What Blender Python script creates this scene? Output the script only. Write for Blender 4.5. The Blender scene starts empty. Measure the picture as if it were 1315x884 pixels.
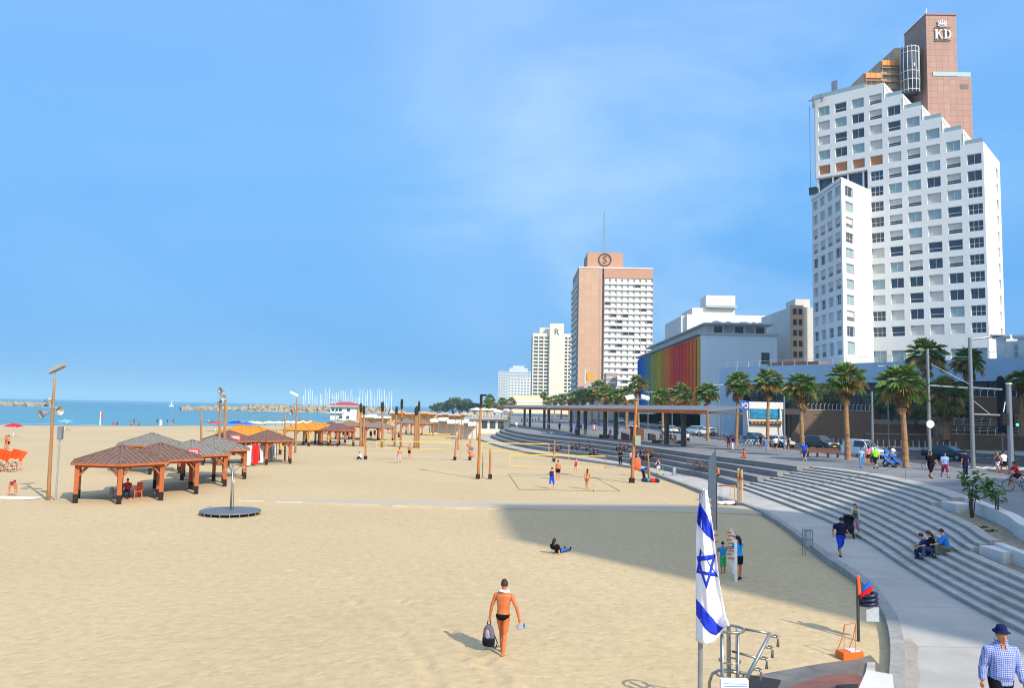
import bpy, bmesh, math, random
from mathutils import Vector, Matrix, Euler
PI = math.pi
R = math.radians
rnd = random.Random(7)
SC = bpy.context.scene
COL = SC.collection
# --- camera
F_PX = 1007.0
CAM = Vector((0, 0, 6.2))
PITCH = math.atan(82 / F_PX)
CROT = Matrix.Rotation(PI / 2 + PITCH, 3, 'X') @ Matrix.Rotation(0.02, 3, 'Z')
cd = bpy.data.cameras.new('camera')
cam = bpy.data.objects.new('camera', cd)
COL.objects.link(cam)
cam.location = CAM
cam.rotation_euler = CROT.to_euler()
cd.sensor_width = 36
cd.lens = 36 * F_PX / 1315
cd.clip_start = 0.1
cd.clip_end = 60000
SC.camera = cam
def ray(px, py):
 return CROT @ Vector(((px - 657.5) / F_PX, -(py - 442) / F_PX, -1))
def at(px, py, z=0.0):
 """point of the horizontal plane z seen at a photo pixel"""
 d = ray(px, py)
 t = (z - CAM.z) / d.z
 return CAM + d * t
def atY(px, py, Y):
 d = ray(px, py)
 return CAM + d * (Y / d.y)
def hit(px, py, P, u):
 """vertical plane through P with horizontal direction u: (distance along u, z)"""
 d = ray(px, py)
 n = Vector((-u[1], u[0], 0))
 t = (Vector((P[0], P[1], 0)) - Vector((CAM.x, CAM.y, 0))).dot(n) / Vector((d.x, d.y, 0)).dot(n)
 q = CAM + d * t
 return ((q.x - P[0]) * u[0] + (q.y - P[1]) * u[1], q.z)
# --- materials
def lin(c):
 if isinstance(c, str):
  c = c.lstrip('#')
  c = [int(c[i:i + 2], 16) / 255 for i in (0, 2, 4)]
  c = [x / 12.92 if x <= 0.04045 else ((x + 0.055) / 1.055) ** 2.4 for x in c]
 return (c[0], c[1], c[2], 1)
MATS = {}
def M(name, c, rough=0.8, var=0.12, scale=3.0, bump=0.0, bscale=20.0, metal=0.0, detail=5.0, c2=None, coat=0.0, spec=0.4, stretch=None, dist=0.02):
 if name in MATS:
  return MATS[name]
 m = bpy.data.materials.new(name)
 MATS[name] = m
 m.use_nodes = True
 nt = m.node_tree
 b = nt.nodes['Principled BSDF']
 c = lin(c)
 b.inputs['Roughness'].default_value = rough
 b.inputs['Metallic'].default_value = metal
 b.inputs['Specular IOR Level'].default_value = spec
 b.inputs['Coat Weight'].default_value = coat
 b.inputs['Base Color'].default_value = c
 tc = nt.nodes.new('ShaderNodeTexCoord')
 src = tc.outputs['Object']
 if stretch:
  mp = nt.nodes.new('ShaderNodeMapping')
  mp.inputs['Scale'].default_value = stretch
  nt.links.new(src, mp.inputs['Vector'])
  src = mp.outputs['Vector']
 if var > 0 or c2:
  n = nt.nodes.new('ShaderNodeTexNoise')
  n.inputs['Scale'].default_value = scale
  n.inputs['Detail'].default_value = detail
  n.inputs['Roughness'].default_value = 0.65
  nt.links.new(src, n.inputs['Vector'])
  cr = nt.nodes.new('ShaderNodeValToRGB')
  cr.color_ramp.elements[0].position = 0.3
  cr.color_ramp.elements[1].position = 0.7
  if c2:
   a2 = lin(c2)
   cr.color_ramp.elements[0].color = a2
   cr.color_ramp.elements[1].color = c
  else:
   cr.color_ramp.elements[0].color = tuple(x * (1 - var) for x in c[:3]) + (1,)
   cr.color_ramp.elements[1].color = tuple(min(1, x * (1 + var)) for x in c[:3]) + (1,)
  nt.links.new(n.outputs['Fac'], cr.inputs['Fac'])
  nt.links.new(cr.outputs['Color'], b.inputs['Base Color'])
 if bump > 0:
  n2 = nt.nodes.new('ShaderNodeTexNoise')
  n2.inputs['Scale'].default_value = bscale
  n2.inputs['Detail'].default_value = 4
  nt.links.new(src, n2.inputs['Vector'])
  bp = nt.nodes.new('ShaderNodeBump')
  bp.inputs['Strength'].default_value = bump
  bp.inputs['Distance'].default_value = dist
  nt.links.new(n2.outputs['Fac'], bp.inputs['Height'])
  nt.links.new(bp.outputs['Normal'], b.inputs['Normal'])
 return m
def joints(m, sx, sy, width=0.02, dark=0.55):
 """thin expansion joints over a ground material"""
 nt = m.node_tree; L = nt.links.new
 b = nt.nodes['Principled BSDF']
 src = b.inputs['Base Color'].links[0].from_socket
 tc = nt.nodes.new('ShaderNodeTexCoord')
 br = nt.nodes.new('ShaderNodeTexBrick')
 br.offset = 0.5 if sx < 50 else 0
 for k, v in (('Scale', 1), ('Mortar Size', width), ('Brick Width', sx), ('Row Height', sy), ('Color1', (1, 1, 1, 1)), ('Color2', (0.9, 0.9, 0.91, 1)), ('Mortar', (dark, dark, dark, 1))):
  br.inputs[k].default_value = v
 mu = nt.nodes.new('ShaderNodeMixRGB'); mu.blend_type = 'MULTIPLY'; mu.inputs['Fac'].default_value = 1
 L(tc.outputs['Object'], br.inputs['Vector']); L(src, mu.inputs['Color1']); L(br.outputs['Color'], mu.inputs['Color2'])
 L(mu.outputs['Color'], b.inputs['Base Color'])
def glassy(name, c, rough=0.08, var=0.0, scale=0.4):
 m = M(name, c, rough=rough, var=var, scale=scale, spec=0.6)
 return m
# --- mesh builder
class MB:
 def __init__(s):
  s.v = []; s.f = []; s.m = []; s.cur = 0; s.sm = []; s.smooth = False
 def mat(s, i):
  s.cur = i
  return s
 def add(s, vs, fs):
  o = len(s.v)
  s.v.extend([tuple(v) for v in vs])
  for f in fs:
   s.f.append([o + i for i in f]); s.m.append(s.cur); s.sm.append(s.smooth)
  return s
 def box(s, x0, y0, z0, x1, y1, z1):
  if x0 > x1: x0, x1 = x1, x0
  if y0 > y1: y0, y1 = y1, y0
  if z0 > z1: z0, z1 = z1, z0
  return s.add([(x0, y0, z0), (x1, y0, z0), (x1, y1, z0), (x0, y1, z0), (x0, y0, z1), (x1, y0, z1), (x1, y1, z1), (x0, y1, z1)],
                     [(0, 3, 2, 1), (4, 5, 6, 7), (0, 1, 5, 4), (1, 2, 6, 5), (2, 3, 7, 6), (3, 0, 4, 7)])
 def bar(s, p, q, w, h, up=(0, 0, 1)):
  """box beam from p to q, w wide, h deep"""
  p = Vector(p); q = Vector(q)
  d = (q - p).normalized()
  a = d.cross(Vector(up))
  if a.length < 1e-4: a = d.cross(Vector((1, 0, 0)))
  a.normalize(); b = a.cross(d)
  vs = []
  for c in (p, q):
   for i, j in ((-1, -1), (1, -1), (1, 1), (-1, 1)):
    vs.append(c + a * (i * w / 2) + b * (j * h / 2))
  return s.add(vs, [(0, 1, 2, 3), (7, 6, 5, 4), (0, 4, 5, 1), (1, 5, 6, 2), (2, 6, 7, 3), (3, 7, 4, 0)])
 def prism(s, poly, z0, z1):
  a = sum(poly[i][0] * poly[(i + 1) % len(poly)][1] - poly[(i + 1) % len(poly)][0] * poly[i][1] for i in range(len(poly)))
  if a < 0: poly = poly[::-1]
  n = len(poly)
  z0f = z0 if callable(z0) else (lambda x, y: z0)
  z1f = z1 if callable(z1) else (lambda x, y: z1)
  vs = [(x, y, z0f(x, y)) for x, y in poly] + [(x, y, z1f(x, y)) for x, y in poly]
  fs = [tuple(range(n - 1, -1, -1)), tuple(range(n, 2 * n))] + [(i, (i + 1) % n, n + (i + 1) % n, n + i) for i in range(n)]
  return s.add(vs, fs)
 def tube(s, pts, rad, n=8, cap=True, ell=None):
  """round tube through pts; rad number or list; ell = list of (rx, ry) with lateral axis ell axis x"""
  pts = [Vector(p) for p in pts]
  k = len(pts)
  if not isinstance(rad, (list, tuple)): rad = [rad] * k
  vs = []
  prev = None
  for i, p in enumerate(pts):
   d = (pts[min(i + 1, k - 1)] - pts[max(i - 1, 0)])
   if d.length < 1e-7: d = Vector((0, 0, 1))
   d.normalize()
   if prev is None:
    a = d.cross(Vector((0, 1, 0)))
    if a.length < 0.05: a = d.cross(Vector((1, 0, 0)))
   else:
    a = prev - d * prev.dot(d)
    if a.length < 1e-4: a = d.cross(Vector((0, 1, 0)))
   a.normalize(); prev = a
   b = d.cross(a)
   r = rad[i]
   rx, ry = r if isinstance(r, (list, tuple)) else (r, r)
   for j in range(n):
    t = 2 * PI * j / n
    vs.append(p + a * (rx * math.cos(t)) + b * (ry * math.sin(t)))
  fs = []
  for i in range(k - 1):
   for j in range(n):
    fs.append((i * n + j, i * n + (j + 1) % n, (i + 1) * n + (j + 1) % n, (i + 1) * n + j))
  if cap:
   fs.append(tuple(range(n - 1, -1, -1)))
   fs.append(tuple((k - 1) * n + j for j in range(n)))
  return s.add(vs, fs)
 def cyl(s, x, y, z0, z1, r, r1=None, n=12):
  return s.tube([(x, y, z0), (x, y, z1)], [r, r if r1 is None else r1], n)
 def lathe(s, prof, n=16, c=(0, 0, 0), M4=None):
  vs = []
  for r, z in prof:
   for j in range(n):
    t = 2 * PI * j / n
    v = Vector((r * math.cos(t), r * math.sin(t), z))
    if M4: v = M4 @ v
    vs.append(v + Vector(c))
  fs = []
  for i in range(len(prof) - 1):
   for j in range(n):
    fs.append((i * n + j, i * n + (j + 1) % n, (i + 1) * n + (j + 1) % n, (i + 1) * n + j))
  fs.append(tuple(range(n - 1, -1, -1)))
  fs.append(tuple((len(prof) - 1) * n + j for j in range(n)))
  return s.add(vs, fs)
 def ball(s, c, r, n=10, m=7, M3=None):
  r = r if isinstance(r, (list, tuple)) else (r, r, r)
  vs = []
  for i in range(m + 1):
   ph = PI * (0.02 + 0.96 * i / m)
   for j in range(n):
    t = 2 * PI * j / n
    v = Vector((r[0] * math.sin(ph) * math.cos(t), r[1] * math.sin(ph) * math.sin(t), -r[2] * math.cos(ph)))
    if M3: v = M3 @ v
    vs.append(v + Vector(c))
  fs = []
  for i in range(m):
   for j in range(n):
    fs.append((i * n + j, i * n + (j + 1) % n, (i + 1) * n + (j + 1) % n, (i + 1) * n + j))
  fs.append(tuple(range(n - 1, -1, -1)))
  fs.append(tuple(m * n + j for j in range(n)))
  return s.add(vs, fs)
 def quad(s, a, b, c, d):
  return s.add([a, b, c, d], [(0, 1, 2, 3)])
 def mesh(s, name, mats):
  me = bpy.data.meshes.new(name)
  me.from_pydata(s.v, [], s.f)
  me.polygons.foreach_set('material_index', s.m)
  me.polygons.foreach_set('use_smooth', s.sm)
  for m in (mats if isinstance(mats, (list, tuple)) else [mats]):
   me.materials.append(m)
  me.update()
  return me
 def build(s, name, mats, parent=None, loc=None):
  o = bpy.data.objects.new(name, s.mesh(name, mats))
  COL.objects.link(o)
  if parent: o.parent = parent
  if loc is not None: o.location = loc
  return o
def tag(o, label=None, cat=None, group=None, kind=None):
 if label: o['label'] = label
 if cat: o['category'] = cat
 if group: o['group'] = group
 if kind: o['kind'] = kind
 return o
def thing(name, label, cat, loc=(0, 0, 0), rz=0.0, group=None):
 o = bpy.data.objects.new(name, None)
 COL.objects.link(o)
 o.location = loc
 o.rotation_euler = (0, 0, rz)
 o.empty_display_size = 0.2
 return tag(o, label, cat, group)
def inst(name, me, parent=None, loc=(0, 0, 0), rz=0.0, sc=None):
 o = bpy.data.objects.new(name, me)
 COL.objects.link(o)
 if parent: o.parent = parent
 o.location = loc
 o.rotation_euler = (0, 0, rz)
 if sc: o.scale = sc if isinstance(sc, (tuple, list)) else (sc, sc, sc)
 return o
def copy_tree(o, parent=None):
 c = o.copy()
 COL.objects.link(c)
 c.parent = parent
 for ch in KIDS(o):
  copy_tree(ch, c)
 return c
def KIDS(o):
 return list(o.children)
def dup(root, loc, rz, label=None, group=None, sc=None):
 c = copy_tree(root)
 c.location = loc
 c.rotation_euler = (0, 0, rz)
 if sc: c.scale = (sc, sc, sc)
 if label: c['label'] = label
 if group: c['group'] = group
 return c
def interp(tab, y):
 """tab = [(y, x), ...] ascending y; smooth interpolation"""
 if y <= tab[0][0]: return tab[0][1]
 if y >= tab[-1][0]: return tab[-1][1]
 for i in range(len(tab) - 1):
  if tab[i][0] <= y <= tab[i + 1][0]:
   y0, x0 = tab[i]; y1, x1 = tab[i + 1]
   m0 = (x1 - x0) / (y1 - y0) if i == 0 else (x1 - tab[i - 1][1]) / (y1 - tab[i - 1][0])
   m1 = (x1 - x0) / (y1 - y0) if i == len(tab) - 2 else (tab[i + 2][1] - x0) / (tab[i + 2][0] - y0)
   h = y1 - y0; t = (y - y0) / h
   return (2 * t**3 - 3 * t**2 + 1) * x0 + (t**3 - 2 * t**2 + t) * h * m0 + (-2 * t**3 + 3 * t**2) * x1 + (t**3 - t**2) * h * m1
# --- world, sun
HAZE = 0.0002
SUN_EL = R(35)
SUN_AZ = Vector((0.6, -0.8, 0))
w = bpy.data.worlds.new('World')
SC.world = w
w.use_nodes = True
nt = w.node_tree
bg = nt.nodes['Background']
sky = nt.nodes.new('ShaderNodeTexSky')
sky.sky_type = 'NISHITA'
sky.sun_disc = False
sky.sun_elevation = SUN_EL
sky.sun_rotation = math.atan2(0.6, -0.8)
sky.altitude = 0
sky.air_density = 1.0
sky.dust_density = 0.6
sky.ozone_density = 2.5
hs = nt.nodes.new('ShaderNodeHueSaturation')
hs.inputs['Hue'].default_value = 0.5
hs.inputs['Saturation'].default_value = 1.12
hs.inputs['Value'].default_value = 1.0
nt.links.new(sky.outputs['Color'], hs.inputs['Color'])
tc = nt.nodes.new('ShaderNodeTexCoord')
mp = nt.nodes.new('ShaderNodeMapping')
mp.inputs['Scale'].default_value = (1.2, 1.2, 3.0)
mp.inputs['Rotation'].default_value = (0.2, 0.35, 0.3)
mp.inputs['Location'].default_value = (0.35, 0.2, 0.1)
nz = nt.nodes.new('ShaderNodeTexNoise')
nz.inputs['Scale'].default_value = 1.6
nz.inputs['Detail'].default_value = 9
nz.inputs['Roughness'].default_value = 0.55
nz.inputs['Distortion'].default_value = 0.6
cr = nt.nodes.new('ShaderNodeValToRGB')
cr.color_ramp.elements[0].position = 0.34
cr.color_ramp.elements[0].color = (0, 0, 0, 1)
cr.color_ramp.elements[1].position = 0.66
cr.color_ramp.elements[1].color = (0.6, 0.6, 0.6, 1)
mx = nt.nodes.new('ShaderNodeMixRGB')
mx.inputs['Color2'].default_value = (3.0, 4.3, 5.6, 1)
nt.links.new(tc.outputs['Generated'], mp.inputs['Vector'])
nt.links.new(mp.outputs['Vector'], nz.inputs['Vector'])
nt.links.new(nz.outputs['Fac'], cr.inputs['Fac'])
vd = nt.nodes.new('ShaderNodeVectorMath'); vd.operation = 'DOT_PRODUCT'
vd.inputs[1].default_value = tuple(ray(860, 150).normalized())
nt.links.new(tc.outputs['Generated'], vd.inputs[0])
vr = nt.nodes.new('ShaderNodeMapRange'); vr.interpolation_type = 'SMOOTHSTEP'
vr.inputs['From Min'].default_value = 0.90; vr.inputs['From Max'].default_value = 1.0
vr.inputs['To Min'].default_value = 0.25; vr.inputs['To Max'].default_value = 1.15
nt.links.new(vd.outputs['Value'], vr.inputs['Value'])
vm = nt.nodes.new('ShaderNodeMath'); vm.operation = 'MULTIPLY'
nt.links.new(cr.outputs['Color'], vm.inputs[0]); nt.links.new(vr.outputs['Result'], vm.inputs[1])
nt.links.new(vm.outputs[0], mx.inputs['Fac'])
sp = nt.nodes.new('ShaderNodeSeparateXYZ')
nt.links.new(tc.outputs['Generated'], sp.inputs['Vector'])
gr = nt.nodes.new('ShaderNodeValToRGB')
els = gr.color_ramp.elements
els[0].position = 0.0; els[0].color = (0.09, 0.30, 0.56, 1)
els[1].position = 1.0; els[1].color = (0.15, 0.33, 0.72, 1)
for p_, c_ in ((0.04, (0.075, 0.285, 0.63, 1)), (0.13, (0.095, 0.33, 0.72, 1)), (0.28, (0.14, 0.385, 0.77, 1)), (0.45, (0.165, 0.38, 0.78, 1))):
 e = els.new(p_); e.color = c_
nt.links.new(sp.outputs['Z'], gr.inputs['Fac'])
ml = nt.nodes.new('ShaderNodeMixRGB')
ml.blend_type = 'MULTIPLY'
ml.inputs['Fac'].default_value = 1
ml.inputs['Color2'].default_value = (6.9, 6.9, 6.9, 1)
nt.links.new(gr.outputs['Color'], ml.inputs['Color1'])
m3 = nt.nodes.new('ShaderNodeMixRGB')
m3.inputs['Fac'].default_value = 0.96
nt.links.new(hs.outputs['Color'], m3.inputs['Color1'])
nt.links.new(ml.outputs['Color'], m3.inputs['Color2'])
nt.links.new(m3.outputs['Color'], mx.inputs['Color1'])
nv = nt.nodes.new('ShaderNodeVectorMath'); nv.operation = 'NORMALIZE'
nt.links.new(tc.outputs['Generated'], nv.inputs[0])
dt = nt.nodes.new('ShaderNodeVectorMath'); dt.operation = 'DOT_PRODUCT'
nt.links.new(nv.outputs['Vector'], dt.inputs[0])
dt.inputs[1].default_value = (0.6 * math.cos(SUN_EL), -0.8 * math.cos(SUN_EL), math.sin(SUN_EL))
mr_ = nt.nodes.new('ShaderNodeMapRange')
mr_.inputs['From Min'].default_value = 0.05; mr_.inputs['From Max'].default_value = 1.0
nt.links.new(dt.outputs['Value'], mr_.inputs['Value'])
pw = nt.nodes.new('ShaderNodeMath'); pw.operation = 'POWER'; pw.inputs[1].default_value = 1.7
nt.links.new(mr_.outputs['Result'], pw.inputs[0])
gl = nt.nodes.new('ShaderNodeMixRGB'); gl.blend_type = 'ADD'  # warm glow round the sun, added to the sky to brighten the shade
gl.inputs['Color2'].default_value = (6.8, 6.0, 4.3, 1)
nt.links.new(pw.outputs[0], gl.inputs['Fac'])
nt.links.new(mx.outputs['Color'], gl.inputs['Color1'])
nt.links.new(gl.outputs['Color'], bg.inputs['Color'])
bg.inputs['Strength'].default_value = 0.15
sd = bpy.data.lights.new('sun', 'SUN')
sd.energy = 4.4
sd.angle = R(0.6)
sd.color = (1.0, 0.90, 0.74)
so = bpy.data.objects.new('sun', sd)
COL.objects.link(so)
sdir = Vector((SUN_AZ.x * math.cos(SUN_EL), SUN_AZ.y * math.cos(SUN_EL), math.sin(SUN_EL)))
so.rotation_euler = sdir.to_track_quat('Z', 'Y').to_euler()
so.location = (40, -60, 60)
SC.view_settings.view_transform = 'Standard'
SC.view_settings.look = 'None'
SC.view_settings.exposure = 0.32
SC.view_settings.gamma = 1.0
SC.view_settings.use_curve_mapping = False
SC.cycles.pixel_filter_type = 'BLACKMAN_HARRIS'
SC.cycles.filter_width = 1.1
SC.cycles.max_bounces = 5
SC.cycles.diffuse_bounces = 3
SC.cycles.glossy_bounces = 2
SC.cycles.transmission_bounces = 3
SC.cycles.transparent_max_bounces = 6
SC.cycles.volume_bounces = 0
# --- curves of the promenade (x as a function of y)
Z_PATH, Z_PROM, Z_ROAD = 0.2, 2.0, 1.87
OUTER = [(10, 4.5), (14, 6.3), (16.5, 7.8), (18.1, 8.6), (20.7, 9.9), (22.7, 10.8), (24.5, 11.5), (29, 12.8), (33.6, 13.4), (43.7, 14.9), (51, 15.5), (57.6, 14.8), (67.5, 14.3), (84, 13.1), (90, 10.8), (98, 7.5), (105, 3.9), (112.5, 1.4), (125, -1.7), (152, -6.2), (165, -7)]
INNER = [(10, 13.5), (16, 13.9), (23.7, 14.5), (26.2, 14.8), (31.1, 15.6), (37, 16.8), (44.1, 17.8), (52.2, 18.1), (63, 18.2), (71.3, 17.6), (76.5, 16.3), (84, 15.0), (98, 11.0), (105, 8.0), (112.5, 4.6), (125, 1.0), (152, -3.2), (165, -4)]
EDGE = [(10, 17.2), (20, 18.2), (30.2, 19.7), (34, 21.3), (38.4, 22.7), (46.3, 25.0), (54.9, 26.0), (60, 25.4), (66, 23.4), (71, 21.8), (78.9, 19.4), (91, 16.6), (106.8, 12.8), (116, 9.0), (127, 4.8), (140, 2.2), (152, 0.6), (165, -0.2)]
ox = lambda y: interp(OUTER, y)
ix = lambda y: interp(INNER, y)
ex = lambda y: interp(EDGE, y)
def smooth(a, b, x):
 t = max(0, min(1, (x - a) / (b - a)))
 return t * t * (3 - 2 * t)
SHORE = [(-400, 60), (-240, 130), (-170, 165), (-125, 188), (-95, 200), (-78, 216), (-70, 250), (-66, 300), (-62, 340), (-60, 420)]
def shore_d(x, y):
 """signed distance-like value: positive on the sea side"""
 if x < -78:
  return (y - interp(SHORE[:6], x)) * 0.9
 sx = interp([(216, -78), (250, -72), (300, -68), (340, -66), (420, -64), (900, -60)], y)
 return min(sx - x, y - 214) if y > 200 else -20
def sand_z(x, y):
 z = 0.3 * math.exp(-((x + 1) / 9) ** 2 - ((y - 17) / 9) ** 2)
 z += 0.05 * math.sin(x * 0.21 + y * 0.13) * math.sin(y * 0.17 - x * 0.05) * (1 if y < 400 else 0)
 d = shore_d(x, y)
 z -= 0.02 + 0.75 * smooth(-14, 12, d) if d > -14 else 0
 if d > 12: z -= 1.2
 near_path = max(0, 1 - abs(x - ox(y)) / 2.0) if 10 < y < 165 else 0
 z -= 0.05 * near_path
 return z
# --- sand material
def sand_material():
 m = bpy.data.materials.new('sand')
 m.use_nodes = True
 nt = m.node_tree
 b = nt.nodes['Principled BSDF']
 b.inputs['Roughness'].default_value = 0.95
 b.inputs['Specular IOR Level'].default_value = 0.15
 tc = nt.nodes.new('ShaderNodeTexCoord')
 L = nt.links.new
 def noise(s, d=5, r=0.6, mapping=None):
  n = nt.nodes.new('ShaderNodeTexNoise')
  n.inputs['Scale'].default_value = s
  n.inputs['Detail'].default_value = d
  n.inputs['Roughness'].default_value = r
  if mapping:
   mp = nt.nodes.new('ShaderNodeMapping')
   mp.inputs['Scale'].default_value = mapping
   L(tc.outputs['Object'], mp.inputs['Vector'])
   L(mp.outputs['Vector'], n.inputs['Vector'])
  else:
   L(tc.outputs['Object'], n.inputs['Vector'])
  return n
 a = noise(0.05, 4)
 c = noise(3.0, 6, 0.7)
 cr = nt.nodes.new('ShaderNodeValToRGB')
 cr.color_ramp.elements[0].position = 0.3
 cr.color_ramp.elements[0].color = (0.51, 0.395, 0.235, 1)
 cr.color_ramp.elements[1].position = 0.7
 cr.color_ramp.elements[1].color = (0.58, 0.45, 0.265, 1)
 L(a.outputs['Fac'], cr.inputs['Fac'])
 cr2 = nt.nodes.new('ShaderNodeValToRGB')
 cr2.color_ramp.elements[0].position = 0.35
 cr2.color_ramp.elements[0].color = (0.84, 0.83, 0.82, 1)
 cr2.color_ramp.elements[1].position = 0.62
 cr2.color_ramp.elements[1].color = (1, 1, 1, 1)
 L(c.outputs['Fac'], cr2.inputs['Fac'])
 mu = nt.nodes.new('ShaderNodeMixRGB')
 mu.blend_type = 'MULTIPLY'
 mu.inputs['Fac'].default_value = 1
 L(cr.outputs['Color'], mu.inputs['Color1'])
 L(cr2.outputs['Color'], mu.inputs['Color2'])
 L(mu.outputs['Color'], b.inputs['Base Color'])
 v = nt.nodes.new('ShaderNodeTexVoronoi')
 v.feature = 'F1'
 v.inputs['Scale'].default_value = 2.7
 nm = noise(1.5, 3)
 ad = nt.nodes.new('ShaderNodeMixRGB')
 ad.blend_type = 'ADD'
 ad.inputs['Fac'].default_value = 0.35
 L(tc.outputs['Object'], ad.inputs['Color1'])
 L(nm.outputs['Color'], ad.inputs['Color2'])
 L(ad.outputs['Color'], v.inputs['Vector'])
 n2 = noise(11, 6, 0.7)
 pr = nt.nodes.new('ShaderNodeMapRange')
 pr.interpolation_type = 'SMOOTHSTEP'
 pr.inputs['From Min'].default_value = 0.05; pr.inputs['From Max'].default_value = 0.42
 L(v.outputs['Distance'], pr.inputs['Value'])
 mx = nt.nodes.new('ShaderNodeMixRGB')
 mx.inputs['Fac'].default_value = 0.5
 L(pr.outputs['Result'], mx.inputs['Color1'])
 L(n2.outputs['Fac'], mx.inputs['Color2'])
 bp = nt.nodes.new('ShaderNodeBump')
 bp.inputs['Strength'].default_value = 0.55
 bp.inputs['Distance'].default_value = 0.045
 L(mx.outputs['Color'], bp.inputs['Height'])
 L(bp.outputs['Normal'], b.inputs['Normal'])
 return m
m_sand = sand_material()
def grid_obj(name, xs, ys, zf, mat, skip=None):
 mb = MB(); mb.smooth = True
 vs = [(x, y, zf(x, y)) for y in ys for x in xs]
 nx = len(xs)
 fs = []
 for j in range(len(ys) - 1):
  for i in range(nx - 1):
   if skip and skip(0.5 * (xs[i] + xs[i + 1]), 0.5 * (ys[j] + ys[j + 1])): continue
   fs.append((j * nx + i, j * nx + i + 1, (j + 1) * nx + i + 1, (j + 1) * nx + i))
 mb.add(vs, fs)
 return tag(mb.build(name, mat), kind='structure')
def seq(a, b, step, grow=1.0):
 out = [a]
 while out[-1] < b:
  out.append(out[-1] + step); step *= grow
 out[-1] = b
 return out
TRACKS = []
for off in (0.0, 1.5):
 TRACKS.append([at(px, py) + Vector((off * 0.9, off * 0.2, 0)) for px, py in ((330, 712), (400, 745), (455, 778), (510, 825), (545, 870), (560, 900))])
XS = sorted(set([-4000, -1500, -700, -500, -400, -330, -270, -220, -180, -160, -140] + [x * 3 - 126 for x in range(0, 28)] + [-43 + x * 1.0 for x in range(0, 24)] + [-20 + 0.5 * k for k in range(0, 75)] + [-12 + 0.125 * k for k in range(0, 104)] + [17.5 + k * 3 for k in range(12)]))
YS = sorted(set([-60, -20, 0, 6, 9] + [10 + 0.4 * k for k in range(0, 120)] + [15 + 0.2 * k for k in range(0, 100)] + [58 + 1.5 * k for k in range(60)] + [150 + 4 * k for k in range(75)] + [455, 480, 520, 600, 900, 3000, 9000]))
def sand_all(x, y):
 z = sand_z(x, y)
 if y < 30:
  for tr in TRACKS:
   for i in range(len(tr) - 1):
    a, b = tr[i], tr[i + 1]
    ab = b - a
    t = max(0, min(1, ((x - a.x) * ab.x + (y - a.y) * ab.y) / (ab.x**2 + ab.y**2)))
    d = math.hypot(a.x + ab.x * t - x, a.y + ab.y * t - y)
    z += 0.03 * math.exp(-((d - 0.3) / 0.12) ** 2) - 0.05 * math.exp(-(d / 0.18) ** 2)
 if y > 430 and x > -58: z = -0.1
 return z
sand = grid_obj('sand', XS, YS, sand_all, m_sand)
# --- sea
def sea_material():
 m = bpy.data.materials.new('sea_water')
 m.use_nodes = True
 nt = m.node_tree
 L = nt.links.new
 b = nt.nodes['Principled BSDF']
 b.inputs['Roughness'].default_value = 0.22
 b.inputs['IOR'].default_value = 1.33
 b.inputs['Specular IOR Level'].default_value = 0.5
 tc = nt.nodes.new('ShaderNodeTexCoord')
 sx = nt.nodes.new('ShaderNodeSeparateXYZ')
 L(tc.outputs['Object'], sx.inputs['Vector'])
 mr = nt.nodes.new('ShaderNodeMapRange')
 mr.inputs['From Min'].default_value = 190
 mr.inputs['From Max'].default_value = 1100
 L(sx.outputs['Y'], mr.inputs['Value'])
 n = nt.nodes.new('ShaderNodeTexNoise')
 n.inputs['Scale'].default_value = 0.012
 n.inputs['Detail'].default_value = 6
 mp = nt.nodes.new('ShaderNodeMapping')
 mp.inputs['Scale'].default_value = (0.6, 2.2, 1)
 L(tc.outputs['Object'], mp.inputs['Vector'])
 L(mp.outputs['Vector'], n.inputs['Vector'])
 ad = nt.nodes.new('ShaderNodeMath')
 ad.operation = 'MULTIPLY_ADD'
 ad.inputs[1].default_value = 0.5
 L(n.outputs['Fac'], ad.inputs[0])
 L(mr.outputs['Result'], ad.inputs[2])
 cr = nt.nodes.new('ShaderNodeValToRGB')
 cr.color_ramp.elements[0].position = 0.15
 cr.color_ramp.elements[0].color = (0.075, 0.25, 0.265, 1)
 cr.color_ramp.elements[1].position = 0.9
 cr.color_ramp.elements[1].color = (0.03, 0.15, 0.215, 1)
 L(ad.outputs['Value'], cr.inputs['Fac'])
 L(cr.outputs['Color'], b.inputs['Base Color'])
 n2 = nt.nodes.new('ShaderNodeTexNoise')
 n2.inputs['Scale'].default_value = 0.5
 n2.inputs['Detail'].default_value = 6
 mp2 = nt.nodes.new('ShaderNodeMapping')
 mp2.inputs['Scale'].default_value = (0.5, 1.4, 1)
 L(tc.outputs['Object'], mp2.inputs['Vector'])
 L(mp2.outputs['Vector'], n2.inputs['Vector'])
 bp = nt.nodes.new('ShaderNodeBump')
 bp.inputs['Strength'].default_value = 0.6
 bp.inputs['Distance'].default_value = 0.5
 L(n2.outputs['Fac'], bp.inputs['Height'])
 L(bp.outputs['Normal'], b.inputs['Normal'])
 return m
mb = MB()
mb.add([(-16000, 120, -0.33), (-16000, 16000, -0.33), (16000, 16000, -0.33), (-50, 470, -0.33), (-50, 180, -0.33), (-100, 120, -0.33)],
       [(0, 5, 4, 3, 2, 1)])
tag(mb.build('sea', sea_material()), kind='structure')
m_foam = M('foam', (0.75, 0.76, 0.74), rough=0.6, var=0.1)
fr = random.Random(5)
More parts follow.
